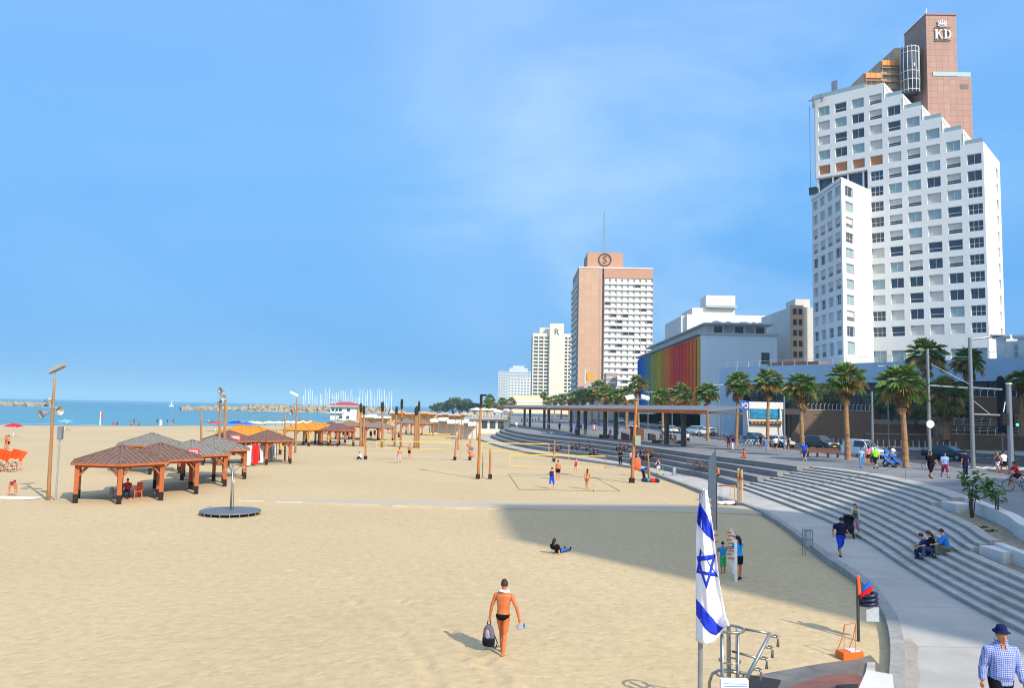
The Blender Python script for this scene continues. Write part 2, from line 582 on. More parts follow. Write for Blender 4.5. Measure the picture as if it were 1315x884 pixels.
for k in range(16):
 x0 = -128 + k * 3.6 + fr.uniform(-1, 1) if k < 12 else -76 + (k - 12) * 1.2
 y0 = interp(SHORE[:6], x0) + fr.uniform(3.5, 9) if k < 12 else 232 + (k - 12) * 16
 if fr.random() < 0.25: continue
 L_ = fr.uniform(4, 12)
 mb = MB()
 n = 10
 up, dn = [], []
 for i in range(n + 1):
  t = i / n
  xx = x0 + L_ * t
  yy = y0 + 0.25 * (xx - x0) + 0.6 * math.sin(t * 7 + k)
  wd = (0.9 + 0.5 * math.sin(t * 11 + k * 2)) * math.sin(PI * min(0.97, max(0.03, t)))
  up.append((xx, yy + wd, -0.27)); dn.append((xx, yy - wd * 0.4, -0.27))
 vs = up + dn
 mb.add(vs, [(i, n + 1 + i, n + 2 + i, i + 1) for i in range(n)])
 tag(mb.build('surf_foam', m_foam), kind='structure')
# --- path, terraces, stairs, promenade
m_path = M('path_concrete', (0.43, 0.41, 0.37), rough=0.9, var=0.14, scale=0.5, bump=0.25, bscale=30, detail=8)
m_conc = M('pale_concrete', (0.50, 0.485, 0.45), rough=0.85, c2=(0.36, 0.33, 0.28), scale=1.6, bump=0.2, bscale=25, detail=8)
m_tier = M('terrace_concrete', (0.27, 0.27, 0.265), rough=0.85, c2=(0.20, 0.195, 0.185), scale=1.1, bump=0.2, bscale=25, detail=8)
m_kerb = M('kerb_concrete', (0.30, 0.29, 0.27), rough=0.9, var=0.2, scale=2.5, bump=0.3, bscale=18)
m_prom = M('promenade_paving', (0.215, 0.22, 0.225), rough=0.85, var=0.18, scale=0.35, bump=0.1, bscale=6, detail=9)
m_soil = M('planter_soil', (0.30, 0.24, 0.165), rough=1, var=0.35, scale=4, bump=0.6, bscale=9)
joints(m_path, 60, 4.2, 0.03, 0.7)
joints(m_conc, 60, 2.4, 0.02, 0.6)
joints(m_tier, 60, 2.4, 0.03, 0.6)
joints(m_prom, 3.6, 2.4, 0.03, 0.72)
def strip(mb, fa, fb, za, zb, ys):
 vs = []
 for y in ys:
  vs.append((fa(y), y, za)); vs.append((fb(y), y, zb))
 mb.add(vs, [(2 * i, 2 * i + 1, 2 * i + 3, 2 * i + 2) for i in range(len(ys) - 1)])
ysP = [10 + 1.0 * k for k in range(0, 156)]
m_stain_ = M('damp_stain', (0.30, 0.25, 0.195), rough=0.7, c2=(0.41, 0.38, 0.33), scale=2.5)
mb = MB()
strip(mb, lambda y: ox(y) + 0.35, lambda y: ix(y) + 0.1, Z_PATH, Z_PATH, ysP)
tag(mb.build('path', m_path), kind='structure')
mb = MB()
pp_ = [at(x, y, Z_PATH + 0.004) for x, y in ((1150, 822), (1168, 820), (1180, 832), (1178, 850), (1182, 872), (1172, 900), (1148, 900), (1150, 870), (1156, 850), (1148, 836))]
mb.add([tuple(p) for p in pp_], [tuple(range(len(pp_)))])
tag(mb.build('path_stain', m_stain_), kind='structure')
mb = MB()
mb.quad((2.0, 6, 1.42), (13.0, 6, 1.42), (13.0, 11.8, 1.42), (2.0, 11.8, 1.42))
mb.quad((2.0, 11.8, 1.42), (13.0, 11.8, 1.42), (13.0, 15.6, Z_PATH + 0.006), (6.9, 15.6, Z_PATH + 0.006))
tag(mb.build('path_ramp', m_path), kind='structure')
mb = MB()
strip(mb, lambda y: ox(y) - 0.02, lambda y: ox(y) + 0.35, Z_PATH + 0.02, Z_PATH + 0.02, ysP)
strip(mb, lambda y: ox(y) + 0.35, lambda y: ox(y) + 0.352, Z_PATH + 0.02, Z_PATH - 0.1, ysP)
strip(mb, lambda y: ox(y) - 0.06, lambda y: ox(y) - 0.02, -1.2, Z_PATH + 0.02, ysP)
tag(mb.build('path_kerb', m_kerb), kind='structure')
def tiers(name, ys, n, mat, skipf=None, lead=0.12):
 mb = MB()
 rise = (Z_PROM - Z_PATH) / n
 for k in range(n):
  f0 = lambda y, k=k: ix(y) + (ex(y) - ix(y)) * k / (n)
  f1 = lambda y, k=k: ix(y) + (ex(y) - ix(y)) * (k + 1) / (n)
  yy = [y for y in ys if not (skipf and skipf(k, y))]
  if len(yy) < 2: continue
  z = Z_PATH + rise * (k + 1)
  top = f1 if k < n - 1 else (lambda y: ex(y) + 0.5)
  strip(mb, lambda y: f0(y) - 0.03, lambda y: top(y) + 0.02, z, z, yy)
  strip(mb, lambda y: f0(y) - 0.03, lambda y: f0(y) - 0.03, z - 0.06, z, yy)
  strip(mb, lambda y: f0(y) + 0.012, lambda y: f0(y) - 0.03, z - 0.06, z - 0.06, yy)
  strip(mb, lambda y: f0(y) + 0.012, lambda y: f0(y) + 0.012, z - rise - 0.3, z - 0.06, yy)
  for ye in (yy[0], yy[-1]):
   mb.quad((f0(ye) - 0.03, ye, z), (top(ye), ye, z), (top(ye), ye, -0.2), (f0(ye) - 0.03, ye, -0.2))
 return tag(mb.build(name, mat), kind='structure')
YT = 63.0
PL1, PL2 = 41.0, 30.0
tiers('terrace_steps', [YT + 0.0] + [64 + k for k in range(0, 101)], 4, m_tier)
ysS = [10 + 0.75 * k for k in range(0, 71)] + [YT]
tiers('stairs', ysS, 12, m_conc, skipf=lambda k, y: (k >= 9 and y < PL1) or (k >= 6 and k < 9 and y < PL2))
RX = [(-40, 38), (50, 37.6), (66, 37.0), (80, 33.8), (95, 32.0), (110, 31.0), (900, 31.0)]
rx = lambda y: interp(RX, y)
ysE = [-40, 0] + ysP
mb = MB()
for i in range(len(ysE) - 1):
 a, b = ysE[i], ysE[i + 1]
 mb.quad((ex(a) + 0.5, a, Z_PROM), (rx(a), a, Z_PROM), (rx(b), b, Z_PROM), (ex(b) + 0.5, b, Z_PROM))
tag(mb.build('promenade_paving', m_prom), kind='structure')
mb = MB()
mb.box(-0.0, 165, 1.5, 31.0, 900, Z_PROM)
tag(mb.build('promenade_far_paving', m_prom), kind='structure')
m_parapet = M('parapet_concrete', (0.62, 0.60, 0.56), rough=0.85, var=0.08, scale=1.5, bump=0.15)
mb = MB()
yy = [-10 + 1.0 * k for k in range(0, 52)]
strip(mb, lambda y: ex(y) - 0.02, lambda y: ex(y) + 0.5, Z_PROM + 0.06, Z_PROM + 0.06, yy)
strip(mb, lambda y: ex(y) - 0.02, lambda y: ex(y) - 0.02, 0.0, Z_PROM + 0.06, yy)
strip(mb, lambda y: ex(y) + 0.5, lambda y: ex(y) + 0.5, Z_PROM + 0.06, Z_PROM - 0.1, yy)
mb.quad((ex(41) - 0.02, 41, Z_PROM + 0.06), (ex(41) + 0.5, 41, Z_PROM + 0.06), (ex(41) + 0.5, 41, 1), (ex(41) - 0.02, 41, 1))
tag(mb.build('planter_wall', m_parapet), 'long pale concrete wall between promenade and the two planters', 'wall')
for (ya, yb, k0, k1, zs, nm, lb) in ((PL1, 20, 9, 12, 1.38, 'planter_soil', 1), (PL2, 8, 6, 9, 0.95, 'planter_soil', 2)):
 mb = MB()
 yy = [yb + (ya - yb) * i / 12 for i in range(13)]
 fa = lambda y: ix(y) + (ex(y) - ix(y)) * k0 / 12
 fb = lambda y: ix(y) + (ex(y) - ix(y)) * k1 / 12
 strip(mb, lambda y: fa(y) + 0.02, lambda y: fb(y) + 0.02, zs, zs + 0.1, yy)
 tag(mb.build(nm, m_soil), kind='structure')
 mb = MB()
 y1 = ya
 xa = fa(y1 - 1) + (0.55 if lb == 1 else 0.35)
 zt = Z_PATH + 0.15 * k0 + 0.3
 mb.box(xa, y1 - 1.5, zs - 0.4, xa + 1.0, y1 - 0.05, zt)
 tag(mb.build('planter_block', m_parapet), ('pale concrete block beside the two young trees where the upper steps end', 'lower pale concrete block where the middle steps end, right edge of photo')[lb - 1], 'block')
mb = MB()
yy = [20 + (PL2 - 20) * i / 10 for i in range(11)]
f8 = lambda y: ix(y) + (ex(y) - ix(y)) * 9 / 12
strip(mb, lambda y: f8(y) - 0.3, lambda y: f8(y) + 0.05, 1.5, 1.5, yy)
strip(mb, lambda y: f8(y) - 0.3, lambda y: f8(y) - 0.3, 0.3, 1.5, yy)
strip(mb, lambda y: f8(y) + 0.05, lambda y: f8(y) + 0.05, 1.5, 0.9, yy)
mb.quad((f8(PL2) - 0.3, PL2, 1.5), (f8(PL2) + 0.05, PL2, 1.5), (f8(PL2) + 0.05, PL2, 0.3), (f8(PL2) - 0.3, PL2, 0.3))
tag(mb.build('planter_divider', m_parapet), 'low pale wall below the young trees holding up their planter', 'wall')
m_rampwhite = M('white_paint', (0.78, 0.78, 0.76), rough=0.5, var=0.04)
mb = MB()
pa, pb = at(650, 571, 0.25), at(697, 557, Z_PROM)
pc, pd = at(667, 571.5, 0.25), at(708, 557.5, Z_PROM)
mb.quad((pa.x, pa.y, 0.30), (pc.x, pc.y, 0.30), (pd.x, pd.y, Z_PROM + 0.08), (pb.x, pb.y, Z_PROM + 0.08))
mb.quad((pc.x, pc.y, 0.30), (pc.x, pc.y, -0.2), (pd.x, pd.y, 1.5), (pd.x, pd.y, Z_PROM + 0.08))
tag(mb.build('access_ramp', m_tier), kind='structure')
for i in range(5):
 t = i / 4
 q = pc.lerp(pd, t)
 z = 0.3 + t * 1.7
 mb = MB()
 mb.box(-0.16, -0.16, 0, 0.16, 0.16, 0.45)
 mb.box(-0.2, -0.2, 0.45, 0.2, 0.2, 0.52)
 tag(mb.build('ramp_bollard', m_rampwhite, loc=(q.x, q.y, z - 0.1)), 'white square bollard in the row down the side of the far ramp', 'bollard', 'white bollards along the ramp')
m_strip = M('buried_strip', (0.40, 0.365, 0.29), rough=0.95, c2=(0.50, 0.40, 0.26), scale=0.45, bump=0.2)
mb = MB()
n = 40
fr = random.Random(3)
vs = []
for i in range(n + 1):
 t = i / n
 x = -17 + 33 * t
 yc = 50.3 - 0.2 * t
 wd = 1.55 * smooth(-0.05, 0.5, t) + 0.35
 a = yc - wd + fr.uniform(-0.2, 0.2) * (1 - t); b = yc + wd + fr.uniform(-0.25, 0.25) * (1 - t)
 vs += [(x, a, 0.095), (x, b, 0.095), (x, a - 0.03, -0.1)]
mb.add(vs, [(3 * i, 3 * i + 3, 3 * i + 4, 3 * i + 1) for i in range(n)] + [(3 * i + 2, 3 * i + 5, 3 * i + 3, 3 * i) for i in range(n)])
tag(mb.build('sand_path', m_strip), kind='structure')
# --- road, far pavement, land
m_road = M('asphalt', (0.06, 0.06, 0.065), rough=0.9, var=0.18, scale=0.5, bump=0.1)
m_far = M('far_pavement', (0.30, 0.29, 0.27), rough=0.9, var=0.12, scale=0.4)
m_land = M('land', (0.26, 0.23, 0.19), rough=1, var=0.2, scale=0.05)
m_mark = M('road_paint', (0.75, 0.75, 0.72), rough=0.7, var=0.1)
m_kw = M('kerb_white', (0.62, 0.61, 0.58), rough=0.8, var=0.1)
m_kb = M('kerb_dark', (0.12, 0.13, 0.16), rough=0.8, var=0.1)
mb = MB()
mb.quad((30.5, -40, Z_ROAD), (80, -40, Z_ROAD), (80, 900, Z_ROAD), (30.5, 900, Z_ROAD))
tag(mb.build('road', m_road), kind='structure')
FARK = [(39.5, 900), (39.5, 106), (47.6, 104), (55, 97), (60, 90), (75, 70), (75, -40)]
mb = MB()
mb.add([(x, y, 2.0) for x, y in FARK] + [(2600, -40, 2.0), (2600, 2600, 2.0), (39.5, 2600, 2.0)], [tuple(range(9, -1, -1))])
tag(mb.build('far_pavement', m_far), kind='structure')
mb = MB()
mb.box(-55, 900, -1, 39.4, 2600, 1.6)
tag(mb.build('far_land', m_land), kind='structure')
def kerb_line(pts, name='kerb'):
 mb = MB()
 k = 0
 for i in range(len(pts) - 1):
  a, b = Vector((pts[i][0], pts[i][1], 0)), Vector((pts[i + 1][0], pts[i + 1][1], 0))
  L_ = (b - a).length; n = max(1, int(L_ / 2)); n = min(n, 80)
  for j in range(n):
   mb.mat(k % 2); k += 1
   p, q = a.lerp(b, j / n), a.lerp(b, (j + 0.995) / n)
   mb.bar(p + Vector((0, 0, Z_ROAD + 0.045)), q + Vector((0, 0, Z_ROAD + 0.045)), 0.16, 0.19)
 tag(mb.build(name, [m_kw, m_kb]), kind='structure')
kerb_line([(rx(y), y) for y in (20, 40, 55, 66, 73, 80, 95, 110, 180, 300)])
kerb_line([(39.5, 300), (39.5, 106), (47.6, 104), (55, 97), (60, 90), (75, 70)])
mb = MB()
for k in range(30):
 mb.box(35.2, 112 + k * 7, Z_ROAD - 0.01, 35.36, 115 + k * 7, Z_ROAD + 0.006)
for k in range(9):
 mb.box(39.5 + k * 1.0, 66, Z_ROAD - 0.01, 40.0 + k * 1.0, 69.5, Z_ROAD + 0.007)
for k in range(12):
 mb.box(42 + k * 2.2, 84, Z_ROAD - 0.01, 43.2 + k * 2.2, 84.16, Z_ROAD + 0.006)
tag(mb.build('road_marking', m_mark), kind='structure')
# --- people
SKIN = {'tan': '#c27a50', 'fair': '#d79f7c', 'brown': '#96603f', 'bronze': '#bd683a'}
for k_, c_ in SKIN.items():
 M('skin_' + k_, c_, rough=0.5, var=0.14, scale=7, bump=0.12, bscale=14, spec=0.35)
m_hair = {k_: M('hair_' + k_, c_, rough=0.7, var=0.3, scale=40, stretch=(1, 1, 0.2)) for k_, c_ in
          (('black', '#16110e'), ('brown', '#3a2618'), ('grey', '#6f655c'), ('blond', '#9a7444'))}
def cloth(c, name=None):
 return M(name or ('cloth_' + c.lstrip('#')), c, rough=0.9, var=0.14, scale=8, bump=0.15, bscale=20, spec=0.15)
def rotX(v, a):
 return Vector((v.x, v.y * math.cos(a) - v.z * math.sin(a), v.y * math.sin(a) + v.z * math.cos(a)))
STAND = dict(lean=2, legs=((4, 2, 3), (-4, 4, 3)), arms=((6, 6, 12), (-4, 6, 14)), head=(0, 0))
WALK = dict(lean=4, legs=((22, 6, 1), (-16, 22, 1)), arms=((-20, 7, 18), (20, 7, 30)), head=(0, 2))
WALK2 = dict(lean=4, legs=((-14, 26, 1), (24, 8, 1)), arms=((22, 7, 28), (-18, 7, 18)), head=(4, 2))
JOG = dict(lean=8, legs=((36, 40, 1), (-22, 50, 1)), arms=((-30, 10, 85), (25, 10, 80)), head=(0, 4))
SIT = dict(lean=8, legs=((88, 80, 8), (84, 86, 8)), arms=((38, 8, 40), (34, 8, 46)), head=(0, 8))
SITG = dict(lean=14, legs=((112, 118, 10), (106, 112, 12)), arms=((58, 8, 30), (52, 8, 36)), head=(0, 14))
SITC = dict(lean=6, legs=((84, 66, 6), (80, 62, 6)), arms=((24, 8, 22), (20, 8, 26)), head=(0, 10))
LEAN = dict(lean=2, legs=((6, 2, 4), (-2, 4, 4)), arms=((60, 6, 25), (55, 6, 30)), head=(10, 6))
BEND = dict(lean=85, legs=((25, 18, 8), (10, 8, 8)), arms=((95, 6, 10), (85, 6, 14)), head=(0, -10))
UP = dict(lean=-4, legs=((4, 2, 3), (-4, 4, 3)), arms=((150, 10, 20), (40, 8, 40)), head=(0, -10))
PUSH = dict(lean=8, legs=((20, 8, 1), (-16, 24, 1)), arms=((48, 4, 40), (48, 4, 40)), head=(0, 6))
RIDE = dict(lean=28, legs=((70, 72, 5), (42, 30, 5)), arms=((62, 4, 20), (62, 4, 20)), head=(0, -14))
def skeleton(h, pose, wd=1.0, fem=False):
 s = h / 1.75
 a = R(pose['lean'])
 J = {}
 hip = Vector((0, 0, 0))
 T = lambda v: rotX(v, -a)          # torso frame, leaning towards +y
 J['T'] = T; J['s'] = s; J['w'] = wd
 sh = 0.165 if fem else 0.185
 for i, sd_ in ((0, 1), (1, -1)):
  th, kn, ab = [R(q) for q in pose['legs'][i]]
  hp = Vector((sd_ * 0.085 * s, 0, -0.0))
  d = Vector((sd_ * math.sin(ab), math.sin(th) * math.cos(ab), -math.cos(th) * math.cos(ab))).normalized()
  k = hp + d * 0.43 * s
  t2 = th - kn
  d2 = Vector((sd_ * math.sin(ab) * 0.3, math.sin(t2), -math.cos(t2))).normalized()
  an = k + d2 * 0.41 * s
  ft = Vector((sd_ * 0.12, math.cos(t2 * 0.8), math.sin(t2 * 0.8) * 0.9 - 0.12)).normalized()
  if abs(t2) < R(30): ft = Vector((sd_ * 0.15, 1, -0.1 + min(0, t2) * 1.0)).normalized()
  J['leg%d' % i] = (hp, k, an, ft)
  ua, sa, ef = [R(q) for q in pose['arms'][i][:3]]
  yaw = R(pose['arms'][i][3]) if len(pose['arms'][i]) > 3 else 0
  shp = T(Vector((sd_ * sh * wd * s, 0, 0.445 * s)))
  ud = T(Vector((sd_ * math.sin(sa), math.sin(ua) * math.cos(sa), -math.cos(ua) * math.cos(sa))))
  el = shp + ud * 0.285 * s
  t3 = ua + ef
  fd = T(Vector((sd_ * math.sin(sa) * 0.5 - sd_ * math.sin(yaw), math.sin(t3), -math.cos(t3))).normalized())
  wr = el + fd * 0.25 * s
  J['arm%d' % i] = (shp, el, wr, fd)
 J['neck'] = T(Vector((0, 0, 0.52 * s)))
 hy, hp_ = pose['head']
 ha = a * 0.45 + R(hp_)
 J['headc'] = J['neck'] + rotX(Vector((0, 0.015, 0.165)) * s, -ha)
 J['hrot'] = Matrix.Rotation(-ha, 3, 'X') @ Matrix.Rotation(R(hy), 3, 'Z')
 low = min(J['leg%d' % i][2].z for i in (0, 1)) - 0.075 * s
 J['low'] = low
 return J
def torso_ring(J, z, rx, ry, off=0.0):
 return (J['T'](Vector((0, off, z)) * J['s']), rx, ry)
def torso_loft(mb, J, secs, grow=0.0, n=14):
 """secs: (z, rx, ry, yoff)"""
 s, T = J['s'], J['T']
 vs = []
 for z, rx, ry, yo in secs:
  for j in range(n):
   t = 2 * PI * j / n
   c, q = math.cos(t), math.sin(t)
   c = math.copysign(abs(c) ** 0.85, c); q = math.copysign(abs(q) ** 0.85, q)
   vs.append(T(Vector(((rx + grow) * c, (ry + grow) * q + yo, z)) * s))
 fs = []
 k = len(secs)
 for i in range(k - 1):
  for j in range(n):
   fs.append((i * n + j, i * n + (j + 1) % n, (i + 1) * n + (j + 1) % n, (i + 1) * n + j))
 fs.append(tuple(range(n - 1, -1, -1)))
 fs.append(tuple((k - 1) * n + j for j in range(n)))
 mb.add(vs, fs)
def secs_for(wd, fem, belly=0.0):
 if fem:
  return [(-0.10, 0.10, 0.085, -0.01), (-0.03, 0.165 * wd, 0.115, -0.015), (0.05, 0.155 * wd, 0.11, -0.01), (0.16, 0.118 * wd, 0.085 + belly * .5, 0.0), (0.27, 0.125 * wd, 0.10, 0.01), (0.36, 0.138 * wd, 0.115, 0.015), (0.43, 0.145 * wd, 0.09, 0.0), (0.48, 0.11 * wd, 0.07, -0.005), (0.525, 0.05, 0.05, 0.0)]
 return [(-0.10, 0.10, 0.085, -0.005), (-0.03, 0.155 * wd, 0.11, -0.01), (0.05, 0.152 * wd, 0.105 + belly, 0.0 + belly * .5), (0.15, 0.142 * wd, 0.098 + belly, belly * .7), (0.26, 0.158 * wd, 0.11 + belly * .6, belly * .4), (0.36, 0.178 * wd, 0.122, 0.005), (0.43, 0.186 * wd, 0.108, -0.008), (0.475, 0.155 * wd, 0.088, -0.014), (0.515, 0.10 * wd, 0.07, -0.012), (0.55, 0.062, 0.06, -0.005)]
def limb(mb, pts, rs, n=8):
 P, Q = [], []
 for i in range(len(pts) - 1):
  for k in range(3):
   t = k / 3
   P.append(Vector(pts[i]).lerp(Vector(pts[i + 1]), t))
   Q.append(rs[i] * (1 - t) + rs[i + 1] * t + (0.006 * math.sin(PI * t) if k else 0))
 P.append(Vector(pts[-1])); Q.append(rs[-1])
 mb.tube(P, Q, n)
def hand(mb, wr, fd, s, side, curl=35, fine=True):
 fd = fd.normalized()
 a = Vector((0, 1, 0)) - fd * fd.y       # towards the thumb side
 if a.length < 0.3: a = Vector((0, 0, 1)) - fd * fd.z
 a.normalize()
 b = fd.cross(a) * side                  # palm normal
 mb.tube([wr, wr + fd * 0.035 * s, wr + fd * 0.09 * s], [(0.024 * s, 0.022 * s), (0.036 * s, 0.020 * s), (0.038 * s, 0.014 * s)], 8)
 c0 = wr + fd * 0.085 * s
 for q, L_ in ((0.028, 0.072), (0.0095, 0.080), (-0.0095, 0.075), (-0.028, 0.060)):
  p = c0 + a * q * s
  pts = [p - fd * 0.02 * s, p]
  ang = R(8)
  for seg in (0.45, 0.3, 0.25):
   ang += R(curl) * 0.6
   p = p + (fd * math.cos(ang) - b * math.sin(ang)) * L_ * seg * s
   pts.append(p)
  mb.tube(pts, [0.0095 * s, 0.0092 * s, 0.0085 * s, 0.0078 * s, 0.006 * s], 6)
 p = wr + fd * 0.035 * s + a * 0.03 * s
 d = (fd * 0.7 + a * 0.75 - b * 0.25).normalized()
 mb.tube([wr + fd * 0.02 * s + a * 0.012 * s, p, p + d * 0.03 * s, p + (d + fd * 0.5).normalized() * 0.058 * s], [0.013 * s, 0.0125 * s, 0.0105 * s, 0.007 * s], 6)
def remesh(o, vox, sm=1, mat=None):
 m = o.modifiers.new('remesh', 'REMESH')
 m.mode = 'VOXEL'; m.voxel_size = vox; m.use_smooth_shade = True
 if sm:
  q = o.modifiers.new('smooth', 'SMOOTH'); q.iterations = sm; q.factor = 0.5
 return o
def build_person(label, loc, rz, h=1.72, pose=STAND, skin='tan', top=None, bottom=None, shoes=None, hair='brown', hairlen=0, fem=False,
                 wd=1.0, belly=0.0, group=None, q=1, sleeve=0.45, seat=None, cap=None, extra=None, face=False, dress=None, rx=None, bald=False):
 """q 0 = far (coarse), 1 = middle, 2 = near. top/bottom = (kind, colour)"""
 t = thing('person', label, 'person', loc, rz, group)
 J = skeleton(h, pose, wd, fem)
 s = J['s']
 dz = -J['low']
 if seat is not None: dz = seat + 0.10 * s
 off = Vector((0, 0, dz))
 secs = secs_for(wd, fem, belly)
 vox = (0.05, 0.024, 0.011)[q]
 mb = MB()
 torso_loft(mb, J, secs)
 lw = 1.0 + (wd - 1) * 0.8
 for i in (0, 1):
  hp, k, an, ft = J['leg%d' % i]
  limb(mb, [hp + Vector((0, 0, 0.02 * s)), hp.lerp(k, 0.35), k, k.lerp(an, 0.32), an], [0.088 * s * lw, 0.082 * s * lw, 0.053 * s, 0.054 * s, 0.036 * s], 10)
  foot = an + Vector((0, 0, -0.035 * s))
  mb.tube([foot - ft * 0.06 * s, foot - ft * 0.02 * s, foot + ft * 0.10 * s + Vector((0, 0, -0.012 * s)), foot + ft * 0.19 * s + Vector((0, 0, -0.02 * s))],
    [(0.03 * s, 0.03 * s), (0.038 * s, 0.042 * s), (0.042 * s, 0.028 * s), (0.035 * s, 0.015 * s)], 8)
  sp, el, wr, fd = J['arm%d' % i]
  inn = J['T'](Vector((0.7 * sp.x, 0, 0.44 * s)))
  limb(mb, [inn, sp, sp.lerp(el, 0.4), el, el.lerp(wr, 0.3), wr], [0.05 * s, 0.056 * s * lw, 0.047 * s * lw, 0.037 * s, 0.038 * s, 0.026 * s], 8)
  hand(mb, wr, fd, s, 1 if i == 0 else -1, curl=40 if q == 2 else 25)
 hc, hr = J['headc'], J['hrot']
 mb.tube([J['neck'] - J['T'](Vector((0, 0, 0.05 * s))), J['neck'] + J['T'](Vector((0, 0, 0.02 * s))), hc], [0.06 * s, 0.052 * s, 0.05 * s], 10)
 hs_ = []
 for zz, r1, r2, yo in ((-0.112, 0.03, 0.035, 0.035), (-0.095, 0.045, 0.055, 0.025), (-0.06, 0.06, 0.078, 0.012), (-0.01, 0.071, 0.09, 0.003), (0.04, 0.074, 0.094, -0.002), (0.08, 0.062, 0.08, -0.006), (0.108, 0.035, 0.045, -0.008), (0.116, 0.01, 0.012, -0.008)):
  hs_.append((zz, r1, r2, yo))
 n = 12
 vs = []
 for zz, r1, r2, yo in hs_:
  for j in range(n):
   a = 2 * PI * j / n
   vs.append(hc + hr @ (Vector((r1 * math.cos(a), r2 * math.sin(a) + yo, zz)) * s))
 fs = [(i * n + j, i * n + (j + 1) % n, (i + 1) * n + (j + 1) % n, (i + 1) * n + j) for i in range(len(hs_) - 1) for j in range(n)]
 fs += [tuple(range(n - 1, -1, -1)), tuple((len(hs_) - 1) * n + j for j in range(n))]
 mb.add(vs, fs)
 H = lambda x, y, z: hc + hr @ (Vector((x, y, z)) * s)
 if q >= 1:
  mb.tube([H(0, 0.085, 0.022), H(0, 0.108, -0.012), H(0, 0.112, -0.028), H(0, 0.09, -0.036)], [0.008 * s, 0.012 * s, 0.015 * s, 0.01 * s], 8)      # nose
  for sd_ in (1, -1):
   mb.ball(H(sd_ * 0.076, -0.008, -0.008), (0.010 * s, 0.02 * s, 0.032 * s), 8, 6)   # ears
 if q == 2:
  mb.tube([H(-0.026, 0.088, -0.062), H(0, 0.099, -0.06), H(0.026, 0.088, -0.062)], [0.006 * s, 0.010 * s, 0.006 * s], 6)
  mb.tube([H(-0.045, 0.082, 0.022), H(-0.02, 0.094, 0.026), H(0.02, 0.094, 0.026), H(0.045, 0.082, 0.022)], 0.007 * s, 6)
 body = remesh(mb.build('body', MATS['skin_' + skin], t), vox * s)
 body.location = off
 if q >= 1 and face:
  mb = MB(); mb.smooth = True
  for sd_ in (1, -1):
   mb.mat(0).ball(H(sd_ * 0.030, 0.083, 0.005), 0.0115 * s, 8, 6)
   mb.mat(1).ball(H(sd_ * 0.030, 0.0905, 0.004), 0.0058 * s, 8, 6)
  mb.build('eyes', [M('eye_white', (0.7, 0.68, 0.64), rough=0.3, var=0), M('eye_dark', (0.03, 0.02, 0.015), rough=0.3, var=0)], t).location = off
  mb = MB(); mb.smooth = True
  mb.tube([H(-0.023, 0.0975, -0.062), H(0, 0.106, -0.061), H(0.023, 0.0975, -0.062)], [0.003 * s, 0.006 * s, 0.003 * s], 6)
  mb.build('lips', M('lips', '#8c4638', var=0.1), t).location = off
 if hair:
  mb = MB(); mb.smooth = True
  n, m = 14, 8
  vs = []
  for i in range(m + 1):
   ph = PI * 0.62 * i / m
   for j in range(n):
    a = 2 * PI * j / n
    fr_ = max(0.0, math.sin(a))
    p_ = ph * (1 - 0.42 * fr_ ** 1.2)
    if bald: p_ = ph * (1 - 0.42 * fr_)
    g = 1.09 if q else 1.16
    v = Vector((0.078 * g * math.sin(p_) * math.cos(a), 0.097 * g * math.sin(p_) * math.sin(a) - 0.004, 0.02 + 0.104 * g * math.cos(p_)))
    vs.append(hc + hr @ (v * s))
  for j in range(n):      # inner rim
   a = 2 * PI * j / n
   v = vs[m * n + j]
   vs.append(v + (hc - v) * 0.16)
  fs = [(i * n + j, (i + 1) * n + j, (i + 1) * n + (j + 1) % n, i * n + (j + 1) % n) for i in range(m + 1) for j in range(n)]
  fs.append(tuple(range(n)))
  mb.add(vs, fs)
  if hairlen:
   L_ = 0.16 + 0.16 * hairlen
   mb.tube([H(0, -0.055, 0.05), H(0, -0.088, -0.04), H(0, -0.10, -0.12), H(0, -0.09, -L_)], [(0.07 * s, 0.05 * s), (0.082 * s, 0.045 * s), (0.075 * s, 0.035 * s), (0.03 * s, 0.015 * s)], 10)
  mb.build('hair', m_hair[hair], t).location = off
 vc = (0.05, 0.024, 0.014)[q] * s
 g = 0.016 + (0.006 if q == 0 else 0)
 if top:
  kind, c = top
  mt = c if not isinstance(c, str) else cloth(c)
  mb = MB()
  if kind == 'bikini':
   torso_loft(mb, J, [(0.32, 0.142 * wd, 0.118, 0.015), (0.36, 0.15 * wd, 0.125, 0.015), (0.385, 0.148 * wd, 0.115, 0.01)], 0.006)
  else:
   lo = 0.02 if kind != 'long' else -0.10
   if kind == 'crop': lo = 0.12
   ss = [x for x in secs if x[0] > lo + 0.02]
   b0 = [x for x in secs if x[0] <= lo + 0.02][-1]
   ss = [(lo, max(b0[1], 0.13 * wd) + 0.012, max(b0[2], 0.10) + 0.01 + belly * .4, b0[3])] + ss
   if kind in ('tank', 'crop'): ss = ss[:-1]
   torso_loft(mb, J, ss, g + (0.01 if kind == 'long' else 0))
   if kind not in ('tank', 'crop'):
    for i in (0, 1):
     sp, el, wr, fd = J['arm%d' % i]
     inn = J['T'](Vector((0.7 * sp.x, 0, 0.44 * s)))
     if sleeve > 1:
      limb(mb, [inn, sp, sp.lerp(el, 0.5), el, el.lerp(wr, 0.5), el.lerp(wr, sleeve - 1)], [(0.05 + g) * s, (0.058 + g) * s * lw, (0.05 + g) * s * lw, (0.044 + g) * s, (0.042 + g) * s, (0.036 + g) * s], 10)
     else:
      limb(mb, [inn, sp, sp.lerp(el, sleeve * 0.6), sp.lerp(el, sleeve + 0.2)], [(0.05 + g) * s, (0.058 + g) * s * lw, (0.055 + g) * s * lw, (0.054 + g) * s], 10)
  o = mb.build('shirt' if kind not in ('bikini',) else 'bikini_top', mt, t)
